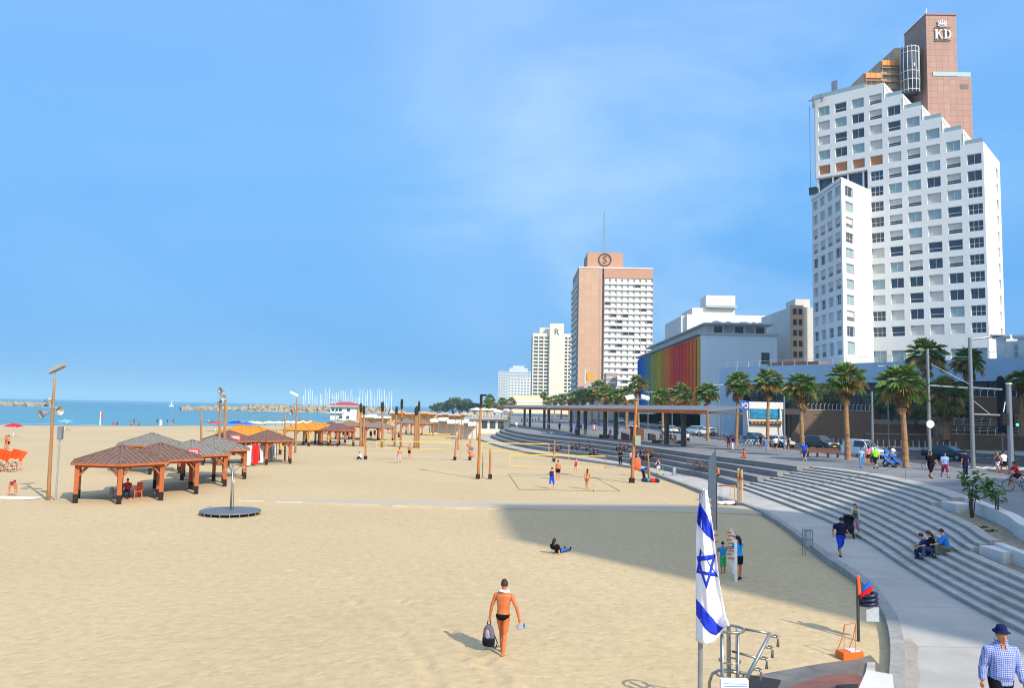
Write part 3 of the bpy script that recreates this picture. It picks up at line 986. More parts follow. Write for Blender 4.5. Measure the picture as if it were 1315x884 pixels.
  remesh(o, vc, 1); o.location = off
 if bottom:
  kind, c = bottom
  mt = cloth(c)
  mb = MB()
  if kind in ('briefs', 'bikini'):
   torso_loft(mb, J, [(-0.105, 0.085, 0.08, -0.008), (-0.075, 0.12 * wd, 0.10, -0.012), (-0.03, 0.16 * wd, 0.116, -0.014), (0.035, 0.157 * wd, 0.112, -0.006)], 0.008)
  elif kind == 'skirt':
   mb.tube([J['T'](Vector((0, 0, 0.07 * s))), Vector((0, 0, -0.12 * s)), Vector((0, 0.01, -0.36 * s))], [(0.15 * s * wd, 0.12 * s), (0.19 * s * wd, 0.16 * s), (0.22 * s * wd, 0.19 * s)], 14)
  else:
   torso_loft(mb, J, [(-0.10, 0.11, 0.095, -0.01), (-0.03, 0.16 * wd, 0.115, -0.012), (0.06, 0.156 * wd, 0.11 + belly * .6, belly * .3)], g)
   f = {'shorts': 0.72, 'long_shorts': 1.05, 'pants': 1.9, 'leggings': 1.85, 'capri': 1.5}[kind]
   g2 = g if kind != 'leggings' else 0.007
   for i in (0, 1):
    hp, k, an, ft = J['leg%d' % i]
    if f <= 1:
     limb(mb, [hp, hp.lerp(k, f * 0.5), hp.lerp(k, f)], [(0.09 + g2) * s * lw, (0.088 + g2) * s * lw, (0.082 + g2) * s * lw], 10)
    else:
     limb(mb, [hp, hp.lerp(k, 0.4), k, k.lerp(an, 0.35), k.lerp(an, min(0.98, f - 0.95))], [(0.09 + g2) * s * lw, (0.082 + g2) * s * lw, (0.06 + g2) * s, (0.055 + g2) * s, ((0.05 if kind == 'pants' else 0.04) + g2) * s], 10)
  o = mb.build({'briefs': 'swim_briefs', 'bikini': 'bikini_bottom', 'skirt': 'skirt', 'pants': 'trousers', 'leggings': 'leggings', 'capri': 'trousers'}.get(kind, 'shorts'), mt, t)
  remesh(o, vc, 1); o.location = off
 if shoes:
  for i in (0, 1):
   hp, k, an, ft = J['leg%d' % i]
   mb = MB(); mb.smooth = True
   foot = an + Vector((0, 0, -0.032 * s))
   mb.tube([foot - ft * 0.075 * s, foot - ft * 0.02 * s, foot + ft * 0.10 * s + Vector((0, 0, -0.010 * s)), foot + ft * 0.205 * s + Vector((0, 0, -0.018 * s))],
     [(0.036 * s, 0.038 * s), (0.046 * s, 0.05 * s), (0.05 * s, 0.036 * s), (0.04 * s, 0.022 * s)], 10)
   mb.build('shoe', cloth(shoes), t).location = off
 if cap:
  kind, c = cap
  mb = MB(); mb.smooth = True
  if kind == 'cap':
   mb.ball(H(0, -0.004, 0.035), (0.088 * s, 0.108 * s, 0.092 * s), 12, 8, hr)
   mb.tube([H(-0.05, 0.09, 0.04), H(0, 0.15, 0.035), H(0.05, 0.09, 0.04)], [(0.03 * s, 0.008 * s)] * 3, 8)
  else:
   prof = [(0.13, 0.05), (0.137, 0.058), (0.11, 0.062), (0.09, 0.068), (0.086, 0.1), (0.076, 0.135), (0.05, 0.152), (0.01, 0.154)]
   n = 18
   vs = []
   for r_, z_ in prof:
    for j in range(n):
     a = 2 * PI * j / n
     wv = (-0.012 * math.cos(2 * a) - 0.012) * (1 if r_ > 0.1 else 0) * (r_ / 0.16)
     vs.append(H(r_ * 0.95 * math.cos(a), r_ * 1.1 * math.sin(a), z_ + wv + 0.01))
   fs = [(i * n + j, i * n + (j + 1) % n, (i + 1) * n + (j + 1) % n, (i + 1) * n + j) for i in range(len(prof) - 1) for j in range(n)]
   fs += [tuple(range(n - 1, -1, -1)), tuple((len(prof) - 1) * n + j for j in range(n))]
   mb.add(vs, fs)
  mb.build('hat' if kind != 'cap' else 'cap', cloth(c), t).location = off
 J['off'] = off
 t['_'] = 0
 del t['_']
 return t, J
# --- beach things
m_post = M('stained_post', '#a65a2c', rough=0.7, var=0.22, scale=3, stretch=(1, 1, 0.15), bump=0.15)
m_honey = M('honey_post', '#a96c3a', rough=0.8, var=0.25, scale=4, stretch=(3, 3, 0.2), bump=0.2)
m_postbrown = M('weathered_post', '#9a7048', rough=0.85, var=0.28, scale=4, stretch=(3, 3, 0.2), bump=0.3)
m_postpale = M('pale_timber', '#c19c68', rough=0.85, var=0.2, scale=4, stretch=(3, 3, 0.2), bump=0.2)
m_tar = M('tarred_foot', '#241c18', rough=0.9, var=0.3)
m_yel = M('yellow_wood', '#c98a2a', rough=0.75, var=0.15, scale=4, stretch=(1, 1, 0.2))
m_steel = M('galvanised_steel', '#8d949a', rough=0.45, var=0.12, metal=0.6, scale=6)
m_stain = M('stainless_steel', '#9c9a94', rough=0.32, var=0.10, metal=0.8, scale=6)
m_black = M('black_paint', '#121314', rough=0.5, var=0.1)
m_white = MATS['white_paint']
m_cream = M('cream_canvas', '#d8cfae', rough=0.9, var=0.08)
m_rope = M('yellow_tape', '#e0b32a', rough=0.7, var=0.08)
m_net = M('dark_cord', '#5a5246', rough=0.9, var=0.1)
def plank_mat(name, c, c2):
 m = M(name, c, rough=0.85, var=0.2, scale=5, c2=c2, stretch=(1, 1, 1))
 return m
ROOFS = {'brown': plank_mat('roof_boards_brown', '#7f6357', '#5f4840'), 'grey': plank_mat('roof_boards_grey', '#8b867f', '#6a6661'),
         'purple': plank_mat('roof_boards_plum', '#7f605b', '#5f4845'), 'yellow': plank_mat('roof_canvas_yellow', '#cf8f2e', '#b0731f'), 'tan': plank_mat('roof_boards_tan', '#9a7a5c', '#7a5f48')}
def gazebo(kind='brown', n=6, rad=2.9, post=None):
 """pavilion: n posts, pitched board roof"""
 post = post or m_post
 t = thing('beach_gazebo', '', 'gazebo')
 eave, apex = 2.35, 3.35
 ang = [2 * PI * i / n - PI / 2 for i in range(n)]
 for a in ang:
  x, y = rad * 0.93 * math.cos(a), rad * 0.93 * math.sin(a)
  mb = MB()
  w_ = 0.13 if n == 6 else 0.12
  mb.mat(0).box(x - w_, y - w_, 0.55, x + w_, y + w_, eave - 0.05)
  mb.mat(1).box(x - w_ - 0.012, y - w_ - 0.012, -0.6, x + w_ + 0.012, y + w_ + 0.012, 0.55)
  mb.build('post', [post, m_tar], t)
 for i in range(n):
  a, b = ang[i], ang[(i + 1) % n]
  p = Vector((rad * 0.93 * math.cos(a), rad * 0.93 * math.sin(a), eave - 0.13))
  q = Vector((rad * 0.93 * math.cos(b), rad * 0.93 * math.sin(b), eave - 0.13))
  MB().bar(p, q, 0.10, 0.17).build('beam', post, t)
  d = (q - p).normalized()
  for r_, s_ in ((p, 1), (q, -1)):
   MB().bar(r_ + d * s_ * 0.10 + Vector((0, 0, -0.62)), r_ + d * s_ * 0.66 + Vector((0, 0, -0.06)), 0.075, 0.09).build('brace', post, t)
 mb = MB()
 under = MB()
 ctr = Vector((0, 0, apex))
 nb = 9
 for i in range(n):
  a, b = ang[i], ang[(i + 1) % n]
  p = Vector((rad * 1.06 * math.cos(a), rad * 1.06 * math.sin(a), eave))
  q = Vector((rad * 1.06 * math.cos(b), rad * 1.06 * math.sin(b), eave))
  nrm = (q - p).cross(ctr - p).normalized()
  for k in range(nb):       # boards running up the slope with fine gaps
   t0, t1 = (k + 0.09) / nb, (k + 0.91) / nb
   c0, c1 = p.lerp(q, t0), p.lerp(q, t1)
   u0 = min(1, 2 * t0 if t0 < 0.5 else 2 * (1 - t0)); u1 = min(1, 2 * t1 if t1 < 0.5 else 2 * (1 - t1))
   mid = p.lerp(q, 0.5)
   e0 = c0 + (ctr - mid) * u0 * 0.985; e1 = c1 + (ctr - mid) * u1 * 0.985
   up_ = nrm * 0.03
   mb.add([c0, c1, e1, e0, c0 + up_, c1 + up_, e1 + up_, e0 + up_], [(0, 3, 2, 1), (4, 5, 6, 7), (0, 1, 5, 4), (1, 2, 6, 5), (2, 3, 7, 6), (3, 0, 4, 7)])
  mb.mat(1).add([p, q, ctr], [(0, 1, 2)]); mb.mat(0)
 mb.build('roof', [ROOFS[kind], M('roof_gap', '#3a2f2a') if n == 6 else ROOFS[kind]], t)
 for i in range(n):
  a = ang[i]
  p = Vector((rad * 1.07 * math.cos(a), rad * 1.07 * math.sin(a), eave + 0.05))
  MB().bar(p, ctr + Vector((0, 0, 0.05)), 0.13, 0.05).build('hip_board', ROOFS[kind], t)
  b = ang[(i + 1) % n]
  q = Vector((rad * 1.07 * math.cos(b), rad * 1.07 * math.sin(b), eave + 0.01))
  MB().bar(p - Vector((0, 0, 0.06)), q - Vector((0, 0, 0.02)), 0.04, 0.13).build('fascia', post, t)
 return t
GZ = {}
GLIST = [  # apex pixel, roof, posts, label
 (157, 570.7, 'brown', 6, m_post, 'nearest hexagonal gazebo with brown boarded roof, an orange chair beneath it'),
 (195.4, 555.7, 'grey', 6, m_post, 'large grey roofed gazebo right behind the nearest brown one'),
 (206.6, 567.4, 'brown', 6, m_post, 'second brown roofed gazebo, just right of the nearest one'),
 (247.5, 563.8, 'grey', 6, m_post, 'grey roofed gazebo with square red notice on its front edge'),
 (277, 560, 'grey', 6, m_post, 'grey roofed gazebo behind the sand carousel, rightmost of the grey ones'),
 (295, 552, 'purple', 6, m_post, 'plum roofed gazebo with red notice high on its roof edge'),
 (344, 552, 'brown', 6, m_post, 'brown roofed gazebo behind the row of red and white towels'),
 (310, 545.2, 'yellow', 4, m_yel, 'leftmost yellow gazebo behind the plum roofed one'),
 (320, 546.2, 'yellow', 4, m_yel, 'yellow gazebo in the middle of the three behind the plum roof'),
 (332, 547.5, 'yellow', 4, m_yel, 'nearest yellow gazebo of the three behind the brown one'),
 (389, 542.7, 'yellow', 4, m_yel, 'yellow gazebo standing alone right beside the thin lamp post'),
 (402, 541.5, 'yellow', 4, m_yel, 'small yellow gazebo half hidden behind two other yellow ones'),
 (414, 542.7, 'yellow', 4, m_yel, 'right yellow gazebo of the pair in front of the white lifeguard house'),
 (425, 541.5, 'purple', 6, m_post, 'plum roofed gazebo partly hidden by the right yellow gazebo'),
 (434.5, 543.2, 'purple', 6, m_post, 'dark plum roofed gazebo with open side below the lifeguard house'),
 (449, 539.7, 'tan', 6, m_post, 'tan roofed gazebo right of the lifeguard house'),
 (469, 540, 'tan', 6, m_post, 'tan roofed gazebo behind the pair of tall rough timber poles'),
 (487.5, 541, 'grey', 6, m_post, 'small grey brown gazebo left of the single tall timber pole'),
 (522, 537.5, 'grey', 6, m_post, 'distant grey gazebo behind the central timber poles'),
 (542.5, 538.5, 'tan', 6, m_post, 'distant tan gazebo right of the cluster of timber poles'),
]
for i, (px, py, kind, n, post, lb) in enumerate(GLIST):
 hor = 524 + 0.02 * (px - 657.5)
 Y = (6.2 - 3.4) * 1007 / (py - hor)
 p = atY(px, py, Y)
 if (kind, n) not in GZ:
  GZ[(kind, n)] = gazebo(kind, n, 2.9 if n == 6 else 3.0, post)
  g = GZ[(kind, n)]
 else:
  g = copy_tree(GZ[(kind, n)])
 g.location = (p.x, p.y, sand_z(p.x, p.y))
 brg = math.atan2(-p.x, p.y)
 g.rotation_euler = (0, 0, brg + (0 if n == 6 else 0.35))
 tag(g, lb, 'gazebo', 'hexagonal timber gazebos on the sand' if n == 6 else 'yellow gazebos on the sand')
m_redsign = M('red_sign', '#d8343a', rough=0.6, var=0.05)
def notice(px0, px1, py0, py1, Y, label):
 a = atY(px0, py1, Y); b = atY(px1, py0, Y)
 wd, ht = b.x - a.x, b.z - a.z
 t = thing('notice_board', label, 'sign', ((a.x + b.x) / 2, Y, a.z), 0)
 MB().box(-wd / 2, 0, 0, wd / 2, 0.04, ht).build('board', m_redsign, t)
 mb = MB()
 r_ = random.Random(int(px0))
 rows = 4
 for k in range(rows):
  x = -wd * 0.42
  z = ht * (0.14 + 0.8 * (k / rows))
  while x < wd * 0.36:
   l_ = wd * r_.uniform(0.05, 0.11)
   mb.box(x, -0.006, z, min(x + l_, wd * 0.42), 0.0, z + ht * 0.13)
   x += l_ + wd * 0.035
 mb.build('lettering', m_white, t)
notice(241.5, 256, 577, 590.5, 56.6, 'square red notice with white lettering on grey gazebo')
notice(296, 309, 559.3, 568, 78.3, 'red notice with white lettering at plum roofed gazebo')
# --- lamp posts and poles of wood
m_lamp = M('lamp_grey', '#9aa0a2', rough=0.4, var=0.06, metal=0.3)
def horn(mb, c, d, r=0.32, L_=0.42):
 d = Vector(d).normalized()
 q = d.to_track_quat('Z', 'Y').to_matrix().to_4x4()
 mb.lathe([(0.05, -0.12), (0.07, 0.0), (0.10, L_ * 0.3), (r * 0.6, L_ * 0.75), (r, L_), (r * 0.9, L_ * 0.98), (r * 0.5, L_ * 0.7), (0.06, L_ * 0.3)], 16, c, q)
def timber_pole(base, top, r, name, label, cat, mat, foot=True, group=None):
 b = Vector(base)
 t = thing(name, label, cat, base, 0, group)
 v = Vector(top) - b
 k = 6
 mb = MB(); mb.smooth = True
 rr = random.Random(int(abs(b.x * 10)) + int(b.y))
 pts = [v * (i / k) + Vector((rr.uniform(-1, 1), rr.uniform(-1, 1), 0)) * r * 0.15 for i in range(k + 1)]
 pts[0].z = -0.5
 r = r * 0.85
 mb.tube(pts, [r * (1 - 0.38 * i / k) for i in range(k + 1)], 10)
 mb.build('pole', mat, t)
 if foot:
  mb = MB()
  mb.box(-r * 1.35, -r * 1.35, -0.4, r * 1.35, r * 1.35, 0.4)
  mb.build('foot_sleeve', m_tar, t)
 return t, v
def pole_px(bx, by, tx, ty, r, name, label, cat='pole', mat=None, foot=True, group=None, z=None):
 zz = z if z is not None else sand_z(at(bx, by, 0).x, at(bx, by, 0).y)
 b = at(bx, by, zz)
 tp = atY(tx, ty, b.y)
 return timber_pole(b, tp, r, name, label, cat, mat or m_postbrown, foot, group)
t, v = pole_px(62, 643, 70, 487, 0.135, 'lamp_post', 'weathered brown timber lamp post with loudspeakers, far left of the beach', 'lamp post', m_postbrown, False)
mb = MB()
mb.box(-0.1, -0.12, 0.0, 0.5, 0.12, 0.1)
mb.box(0.0, -0.25, 0.02, 0.95, 0.25, 0.26)
o = mb.build('lamp_head', m_lamp, t); o.location = v + Vector((-0.2, 0, 0.35)); o.rotation_euler = (0, R(-28), 0)
MB().cyl(0, 0, -0.1, 0.5, 0.05).build('bracket', m_lamp, t).location = v
for c, d in (((-0.22, 0.1, 0.1), (-0.35, 0.2, 1)), ((-0.3, -0.05, -0.3), (-0.55, -1, -0.35)), ((0.12, 0.1, -0.15), (1, -0.5, -0.1))):
 mb = MB(); mb.smooth = True
 horn(mb, (0, 0, 0), d, 0.32, 0.42)
 o = mb.build('loudspeaker', m_lamp, t)
 o.location = v * 0.76 + Vector(c)
MB().bar(v * 0.765 + Vector((-0.7, -0.05, 0)), v * 0.765 + Vector((0.4, -0.05, 0)), 0.08, 0.08).build('crossbar', m_lamp, t)
MB().cyl(0.45, 0, -0.2, 4.6, 0.05, 0.05).build('conduit', m_lamp, t)
MB().box(0.32, -0.1, 3.7, 0.6, 0.12, 4.5).build('control_box', m_steel, t)
t, v = pole_px(281, 598, 283.5, 503, 0.2, 'lamp_post', 'tall twin timber lamp post rising behind the grey gazebos', 'lamp post', m_postbrown, False)
MB().tube([(0.5, 0, -0.3), (0.5 + v.x, 0, v.z * 0.96)], [0.15, 0.11], 8).build('second_pole', m_postbrown, t)
for k in range(3):
 mb = MB(); mb.smooth = True
 horn(mb, v + Vector((0.25, 0, 0.1 - 0.7 * k)), ((-0.6, 0.5, -0.8)[k], -1, 0), 0.34, 0.42)
 mb.build('loudspeaker', m_lamp, t)
pole_px(258, 595, 259, 529, 0.16, 'beach_pole', 'plain timber pole behind the grey gazebos, left of the twin lamp post', 'pole', m_postbrown, False)
pole_px(366, 592, 366, 530, 0.13, 'beach_pole', 'thin timber pole left of the yellow gazebo with the lamp post', 'pole', m_postbrown, False)
t, v = pole_px(379, 582, 381.5, 511, 0.17, 'lamp_post', 'timber lamp post with white lamp in front of the yellow gazebos', 'lamp post', m_postbrown, False)
mb = MB(); mb.box(-1.0, -0.2, 0, 0.1, 0.2, 0.2); o = mb.build('lamp_head', m_white, t); o.location = v + Vector((0, 0, 0.2)); o.rotation_euler = (0, R(25), 0)
mb = MB(); mb.smooth = True; horn(mb, v * 0.72 + Vector((-0.3, 0, 0)), (-0.7, -1, 0.1), 0.45, 0.5); mb.build('loudspeaker', m_lamp, t)
t, v = pole_px(430.5, 560, 431, 515, 0.13, 'lamp_post', 'thin pale lamp post in front of the white lifeguard house', 'lamp post', m_lamp, False)
for dx in (-0.9, 0.9):
 MB().ball(v + Vector((dx, 0, 0.2)), (0.35, 0.25, 0.2)).build('lamp_head', m_lamp, t)
MB().bar(v + Vector((-0.9, 0, 0)), v + Vector((0.9, 0, 0)), 0.08, 0.08).build('crossbar', m_lamp, t)
TP = [(463.3, 574, 463.5, 519, 0.24, 'left pole of the leaning pair of rough timber poles left of the short post'),
      (466.5, 574, 467.5, 522, 0.22, 'right pole of the leaning pair of rough timber poles left of the short post'),
      (490.8, 575.5, 491.3, 517, 0.25, 'single rough timber pole standing alone between two groups of poles'),
      (506.7, 573.5, 509.5, 523, 0.21, 'slender rough timber pole just left of the tallest dark topped pole'),
      (514.8, 575, 516.2, 513.5, 0.22, 'tallest rough timber pole with dark top near the two ball players'),
      (532.6, 576, 534.5, 524, 0.25, 'left rough timber pole of the tight cluster of three'),
      (535, 575.5, 536, 522, 0.22, 'middle rough timber pole of the tight cluster of three'),
      (537.6, 577, 538.4, 516, 0.17, 'right thin timber pole with lamp in the tight cluster of three')]
for i, (bx, by, tx, ty, r_, lb) in enumerate(TP):
 t, v = pole_px(bx, by, tx, ty, r_, 'timber_pole', lb, 'pole', m_postbrown, False, 'tall rough timber poles on the beach')
 mb = MB(); mb.smooth = True
 mb.tube([v * 0.80, v * 0.86, v * 0.95, v * 1.01], [r_ * 0.7, r_ * 0.95, r_ * 1.0, r_ * 0.7], 8)
 mb.build('dark_cap', M('dark_cap', '#1c2620', rough=0.9, var=0.3), t)
 if i == 7:
  MB().box(-1.1, -0.15, 0, 0.1, 0.15, 0.25).build('lamp_head', m_lamp, t).location = v + Vector((0, 0, 0.1))
PP = [(469.3, 590.5, 469.6, 561, 0.15, 'short timber post with dark foot, left volleyball post of the far court', True),
      (584, 591.5, 586, 562.5, 0.15, 'short timber volleyball post with dark foot between two ball courts', True),
      (588.3, 578, 588.8, 543, 0.13, 'timber post a little behind the short volleyball post', False),
      (603.3, 591.5, 604, 565, 0.15, 'short timber post with dark foot, towels hanging on it', True),
      (591.7, 566, 592.6, 538, 0.12, 'distant slim timber post near the white pavilion', False),
      (629.3, 615.5, 629.6, 577.5, 0.14, 'short timber volleyball post right of the tall central pole', True),
      (711.3, 593.5, 712.2, 565.5, 0.15, 'short timber post with dark foot in front of the terrace steps', True),
      (833.8, 619, 832.2, 582.5, 0.13, 'leaning short timber post among the bags by the right court', False),
      (524, 559.5, 524.2, 538, 0.12, 'distant timber post between the tallest pole and the cluster', False)]
for bx, by, tx, ty, r_, lb, ft in PP:
 pole_px(bx, by, tx, ty, r_, 'timber_post', lb, 'post', m_honey if ft else m_postbrown, ft, 'short timber posts on the beach')
t, v = pole_px(613.6, 615.5, 618, 509, 0.16, 'timber_pole', 'tall leaning timber lamp pole in the middle of the beach', 'pole', m_honey, True, 'tall timber lamp poles at the courts')
mb = MB(); mb.box(-0.05, -0.12, 0, 0.5, 0.12, 0.16); mb.box(-0.12, -0.12, -1.0, 0.12, 0.12, 0.1)
mb.build('lamp_head', m_black, t).location = v
t, v = pole_px(811.3, 620.5, 817.5, 516, 0.19, 'timber_pole', 'tall leaning timber lamp pole with two white floodlights by right court', 'pole', m_honey, True, 'tall timber lamp poles at the courts')
for dx in (-0.55, 0.7):
 mb = MB()
 mb.box(-0.35, -0.2, 0, 0.35, 0.25, 0.22)
 o = mb.build('floodlight', m_white, t); o.location = v + Vector((dx, 0, 0.25)); o.rotation_euler = (R(25), R(15) * (1 if dx > 0 else -1), 0)
MB().bar(v + Vector((-0.6, 0, 0.2)), v + Vector((0.75, 0, 0.2)), 0.07, 0.07).build('crossbar', m_lamp, t)
MB().box(0.2, -0.25, 3.2, 0.7, 0.1, 4.0).build('control_box', M('box_green', '#8c9a84', var=0.1), t)
# --- volleyball nets
def vnet(x0, x1, yt, yb, Y, lb, px_to=None, thick=0.05):
 a, b = atY(x0, yt, Y), atY(x1, yt + 0.02 * (x1 - x0), Y)
 zt, zb = a.z, atY(x0, yb, Y).z
 t = thing('volleyball_net', lb, 'net', (a.x, Y, sand_z(a.x, Y)), 0, 'yellow taped volleyball nets')
 o0 = Vector(t.location)
 A = Vector((a.x, Y, zt)) - o0; B = Vector((b.x, Y, zt)) - o0
 A2 = A + Vector((0, 0, zb - zt)); B2 = B + Vector((0, 0, zb - zt))
 MB().bar(A, B, 0.03, thick * 1.7).build('top_tape', m_rope, t)
 MB().bar(A2, B2, 0.03, thick * 0.8).build('bottom_tape', m_rope, t)
 for p, q in ((A, A2), (B, B2)):
  MB().bar(p, q, 0.03, thick).build('side_tape', m_rope, t)
 mb = MB()
 k = int((B - A).length / 0.5)
 for i in range(1, k):
  p = A.lerp(B, i / k); q = A2.lerp(B2, i / k)
  mb.bar(p, q, 0.004, 0.006)
 for i in range(1, 3):
  mb.bar(A.lerp(A2, i / 3), B.lerp(B2, i / 3), 0.004, 0.006)
 mb.build('mesh', m_net, t)
 mb = MB()
 for p, s_ in ((A, -1), (B, 1)):
  mb.tube([p, p + Vector((s_ * 2.4, 0, 0.1))], 0.012, 4)
  mb.tube([p + Vector((0, 0, zb - zt)), p + Vector((s_ * 2.4, 0, zb - zt))], 0.012, 4)
  mb.cyl(p.x + s_ * 2.4, 0, -0.4, p.z + 0.1, 0.045, 0.04, 6)
 mb.build('guy_posts', m_postpale, t)
vnet(655, 778, 584, 598.6, 70, 'nearest yellow taped volleyball net beside the four beach players')
vnet(618, 705, 569, 579, 95, 'yellow taped volleyball net in front of the curved terrace end', thick=0.06)
vnet(484, 578, 566.5, 575.5, 106, 'yellow taped volleyball net behind the two men in trunks', thick=0.06)
vnet(543, 578, 557.5, 563, 150, 'small distant yellow taped volleyball net near the gazebos', thick=0.09)
def cord(name, pts, lb, cat='court line', r=0.014, mat=None):
 mb = MB()
 P = [Vector(p) for p in pts]
 mb.tube([p + Vector((0, 0, 0.03)) for p in P], r, 5)
 return tag(mb.build(name, mat or m_net), lb, cat)
g_ = lambda px, py: (lambda q: Vector((q.x, q.y, sand_z(q.x, q.y))))(at(px, py, 0))
cord('court_line', [g_(667, 629), g_(653, 609.5), g_(700, 610.5), g_(735, 611.5)], 'dark cord marking left corner of the near volleyball court')
cord('court_line', [g_(667, 629), g_(797, 632), g_(762, 613.5)], 'dark cord marking near edge and right side of the near volleyball court')
cord('court_line', [g_(480, 590), g_(530, 590.5), g_(582, 591)], 'thin pale cord running left from the short volleyball post', r=0.02, mat=m_postbrown)
# --- carousel on the sand
c = at(296, 659.5, 0.1)
t = thing('playground_carousel', 'grey round steel carousel disc with thin hooped pole on the sand', 'carousel', (c.x, c.y, sand_z(c.x, c.y)))
m_disc = M('chequer_plate', '#6d7278', rough=0.6, var=0.15, metal=0.3, scale=12, bump=0.3, bscale=60)
mb = MB(); mb.lathe([(1.60, 0.16), (1.62, 0.19), (1.60, 0.23), (0.3, 0.25), (0.02, 0.26)], 48); mb.build('platform', m_disc, t)
mb = MB(); mb.lathe([(1.35, -0.1), (1.38, 0.17), (0.1, 0.17)], 32); mb.build('skirt', m_tar, t)
for k in range(20):
 a = 2 * PI * k / 20
 MB().box(1.585, -0.02, 0.02, 1.62, 0.02, 0.21).build('rim_bracket', m_steel, t).rotation_euler = (0, 0, a)
mb = MB(); mb.smooth = True; mb.tube([(0, 0, 0.2), (0.0, 0, 2.75)], 0.05, 10); mb.tube([(0.13, 0, 0.25), (0.10, 0, 2.45)], 0.022, 8); mb.build('pole', m_stain, t)
for a in (0.3, 2.4, 4.5):
 mb = MB(); mb.smooth = True
 mb.tube([(0.03, 0, 2.1), (0.12, 0, 2.4), (0.35, 0, 2.6), (0.6, 0, 2.58), (0.75, 0, 2.4)], 0.025, 8)
 mb.build('hoop', m_stain, t).rotation_euler = (0, 0, a)
# --- red and white towels on loungers
m_redc, m_whitec = cloth('#d81f22'), cloth('#d9d4d2')
TW = [(317.5, 'w'), (326, 'r'), (334, 'w'), (338.5, 'w'), (343, 'w'), (347, 'w'), (350, 'w')]
words_ = ('leftmost white', 'bright red', 'white draped, first to the right of the red', 'white draped, second to the right of the red', 'white draped, third to the right of the red', 'white draped, next to last of the row', 'white draped, last and farthest right of the row')
for i, (px, c_) in enumerate(TW):
 q = at(px, 600 - i * 1.6, 0)
 t = thing('folded_lounger', words_[i] + ' folded lounger leaning below the brown gazebo', 'lounger', (q.x, q.y, 0), R(8), 'row of folded loungers with cloth covers')
 wd = 0.42 if c_ == 'r' else 0.3
 mb = MB()
 n = 8
 for k in range(n):      # wavy draped cloth leaning back
  x0, x1 = -wd + 2 * wd * k / n, -wd + 2 * wd * (k + 1) / n
  d0, d1 = 0.05 * math.sin(k * 2.1), 0.05 * math.sin((k + 1) * 2.1)
  mb.quad((x0, d0, 0.15), (x1, d1, 0.15), (x1, 0.55 + d1, 2.0), (x0, 0.55 + d0, 2.0))
  mb.quad((x0, 0.55 + d0, 2.0), (x1, 0.55 + d1, 2.0), (x1, 1.0 + d1, 0.4), (x0, 1.0 + d0, 0.4))
 mb.build('cover', m_redc if c_ == 'r' else m_whitec, t)
 for s_ in (-1, 1):
  MB().bar((s_ * wd * 0.9, 0.03, 0), (s_ * wd * 0.9, 0.52, 1.96), 0.05, 0.05).build('leg', m_stain, t)
  MB().bar((s_ * wd * 0.9, 1.05, 0), (s_ * wd * 0.9, 0.57, 1.96), 0.05, 0.05).build('leg', m_stain, t)
m_orange = M('orange_plastic', '#ff6122', rough=0.45, var=0.06)
q = at(9, 606, 0)
for k in range(6):
 t = thing('beach_lounger', ('front', 'second', 'third', 'fourth', 'fifth', 'rearmost')[k] + ' orange lounger of the upright stack at left edge', 'lounger', (q.x - 0.8 + k * 0.28, q.y + k * 0.14, 0.0), R(-12), 'orange loungers stacked upright')
 mb = MB()
 mb.bar((-0.28, 0, 0.75), (0.22, 0.2, 1.85 - 0.1 * (k % 3)), 0.6, 0.06, up=(1, 0, 0.2))
 mb.build('seat_panel', m_orange, t)
 for s_ in (-0.33, 0.33):
  MB().bar((s_ - 0.2, -0.05, 0.0), (s_ - 0.1, 0.02, 1.1), 0.05, 0.05).build('leg', m_orange, t)
mb = MB()
rr = random.Random(4)
for k in range(60):
 mb.ball((rr.uniform(-1.4, 1.1), rr.uniform(-0.4, 0.4), rr.uniform(0.1, 1.0)), (rr.uniform(.10, .3), .12, rr.uniform(.05, .15)), 6, 4)
tag(mb.build('bundled_net', M('net_bundle', '#a89c8c', rough=1, var=0.35, scale=14), loc=(q.x, q.y - 0.4, 0)), 'grey bundle of netting piled against the orange lounger stack', 'net bundle')
q = at(174, 640, 0)
t = thing('garden_chair', 'orange plastic armchair under the nearest gazebo', 'chair', (q.x, q.y, 0), R(150))
m_och = m_orange
MB().box(-0.26, -0.25, 0.42, 0.26, 0.25, 0.46).build('seat', m_och, t)
mb = MB()
mb.box(-0.27, -0.30, 0.46, -0.22, -0.25, 0.95); mb.box(0.22, -0.30, 0.46, 0.27, -0.25, 0.95); mb.box(-0.27, -0.30, 0.86, 0.27, -0.25, 0.98)
for k in range(4): mb.box(-0.19 + k * 0.11, -0.29, 0.46, -0.13 + k * 0.11, -0.26, 0.88)
mb.build('backrest', m_och, t)
for sx in (-1, 1):
 MB().box(sx * 0.26 - 0.03, -0.27, 0.64, sx * 0.26 + 0.03, 0.22, 0.68).build('armrest', m_och, t)
 for sy in (-1, 1):
  MB().bar((sx * 0.29, sy * 0.28, 0), (sx * 0.24, sy * 0.22, 0.44 if sy < 0 else 0.66), 0.05, 0.05).build('leg', m_och, t)
q = at(149, 640.5, 0)
mb = MB(); rr = random.Random(9)
for k in range(9): mb.ball((rr.uniform(-.3, .3), rr.uniform(-.2, .2), rr.uniform(.15, .7)), (.16, .14, .2), 7, 5)
tag(mb.build('bag_pile', cloth('#8d8f88'), loc=(q.x, q.y, 0)), 'pile of grey bags beside the front post of the nearest gazebo', 'bags')
q = at(17, 641, 0)
mb = MB(); mb.box(-1.4, -0.5, 0.02, 1.4, 0.5, 0.06); mb.box(-1.35, -0.45, 0.06, 0.2, 0.42, 0.075)
tag(mb.build('beach_towel', m_whitec, loc=(q.x, q.y + 0.2, sand_z(q.x, q.y))), 'white towel spread on sand under the bending sunbather', 'towel')
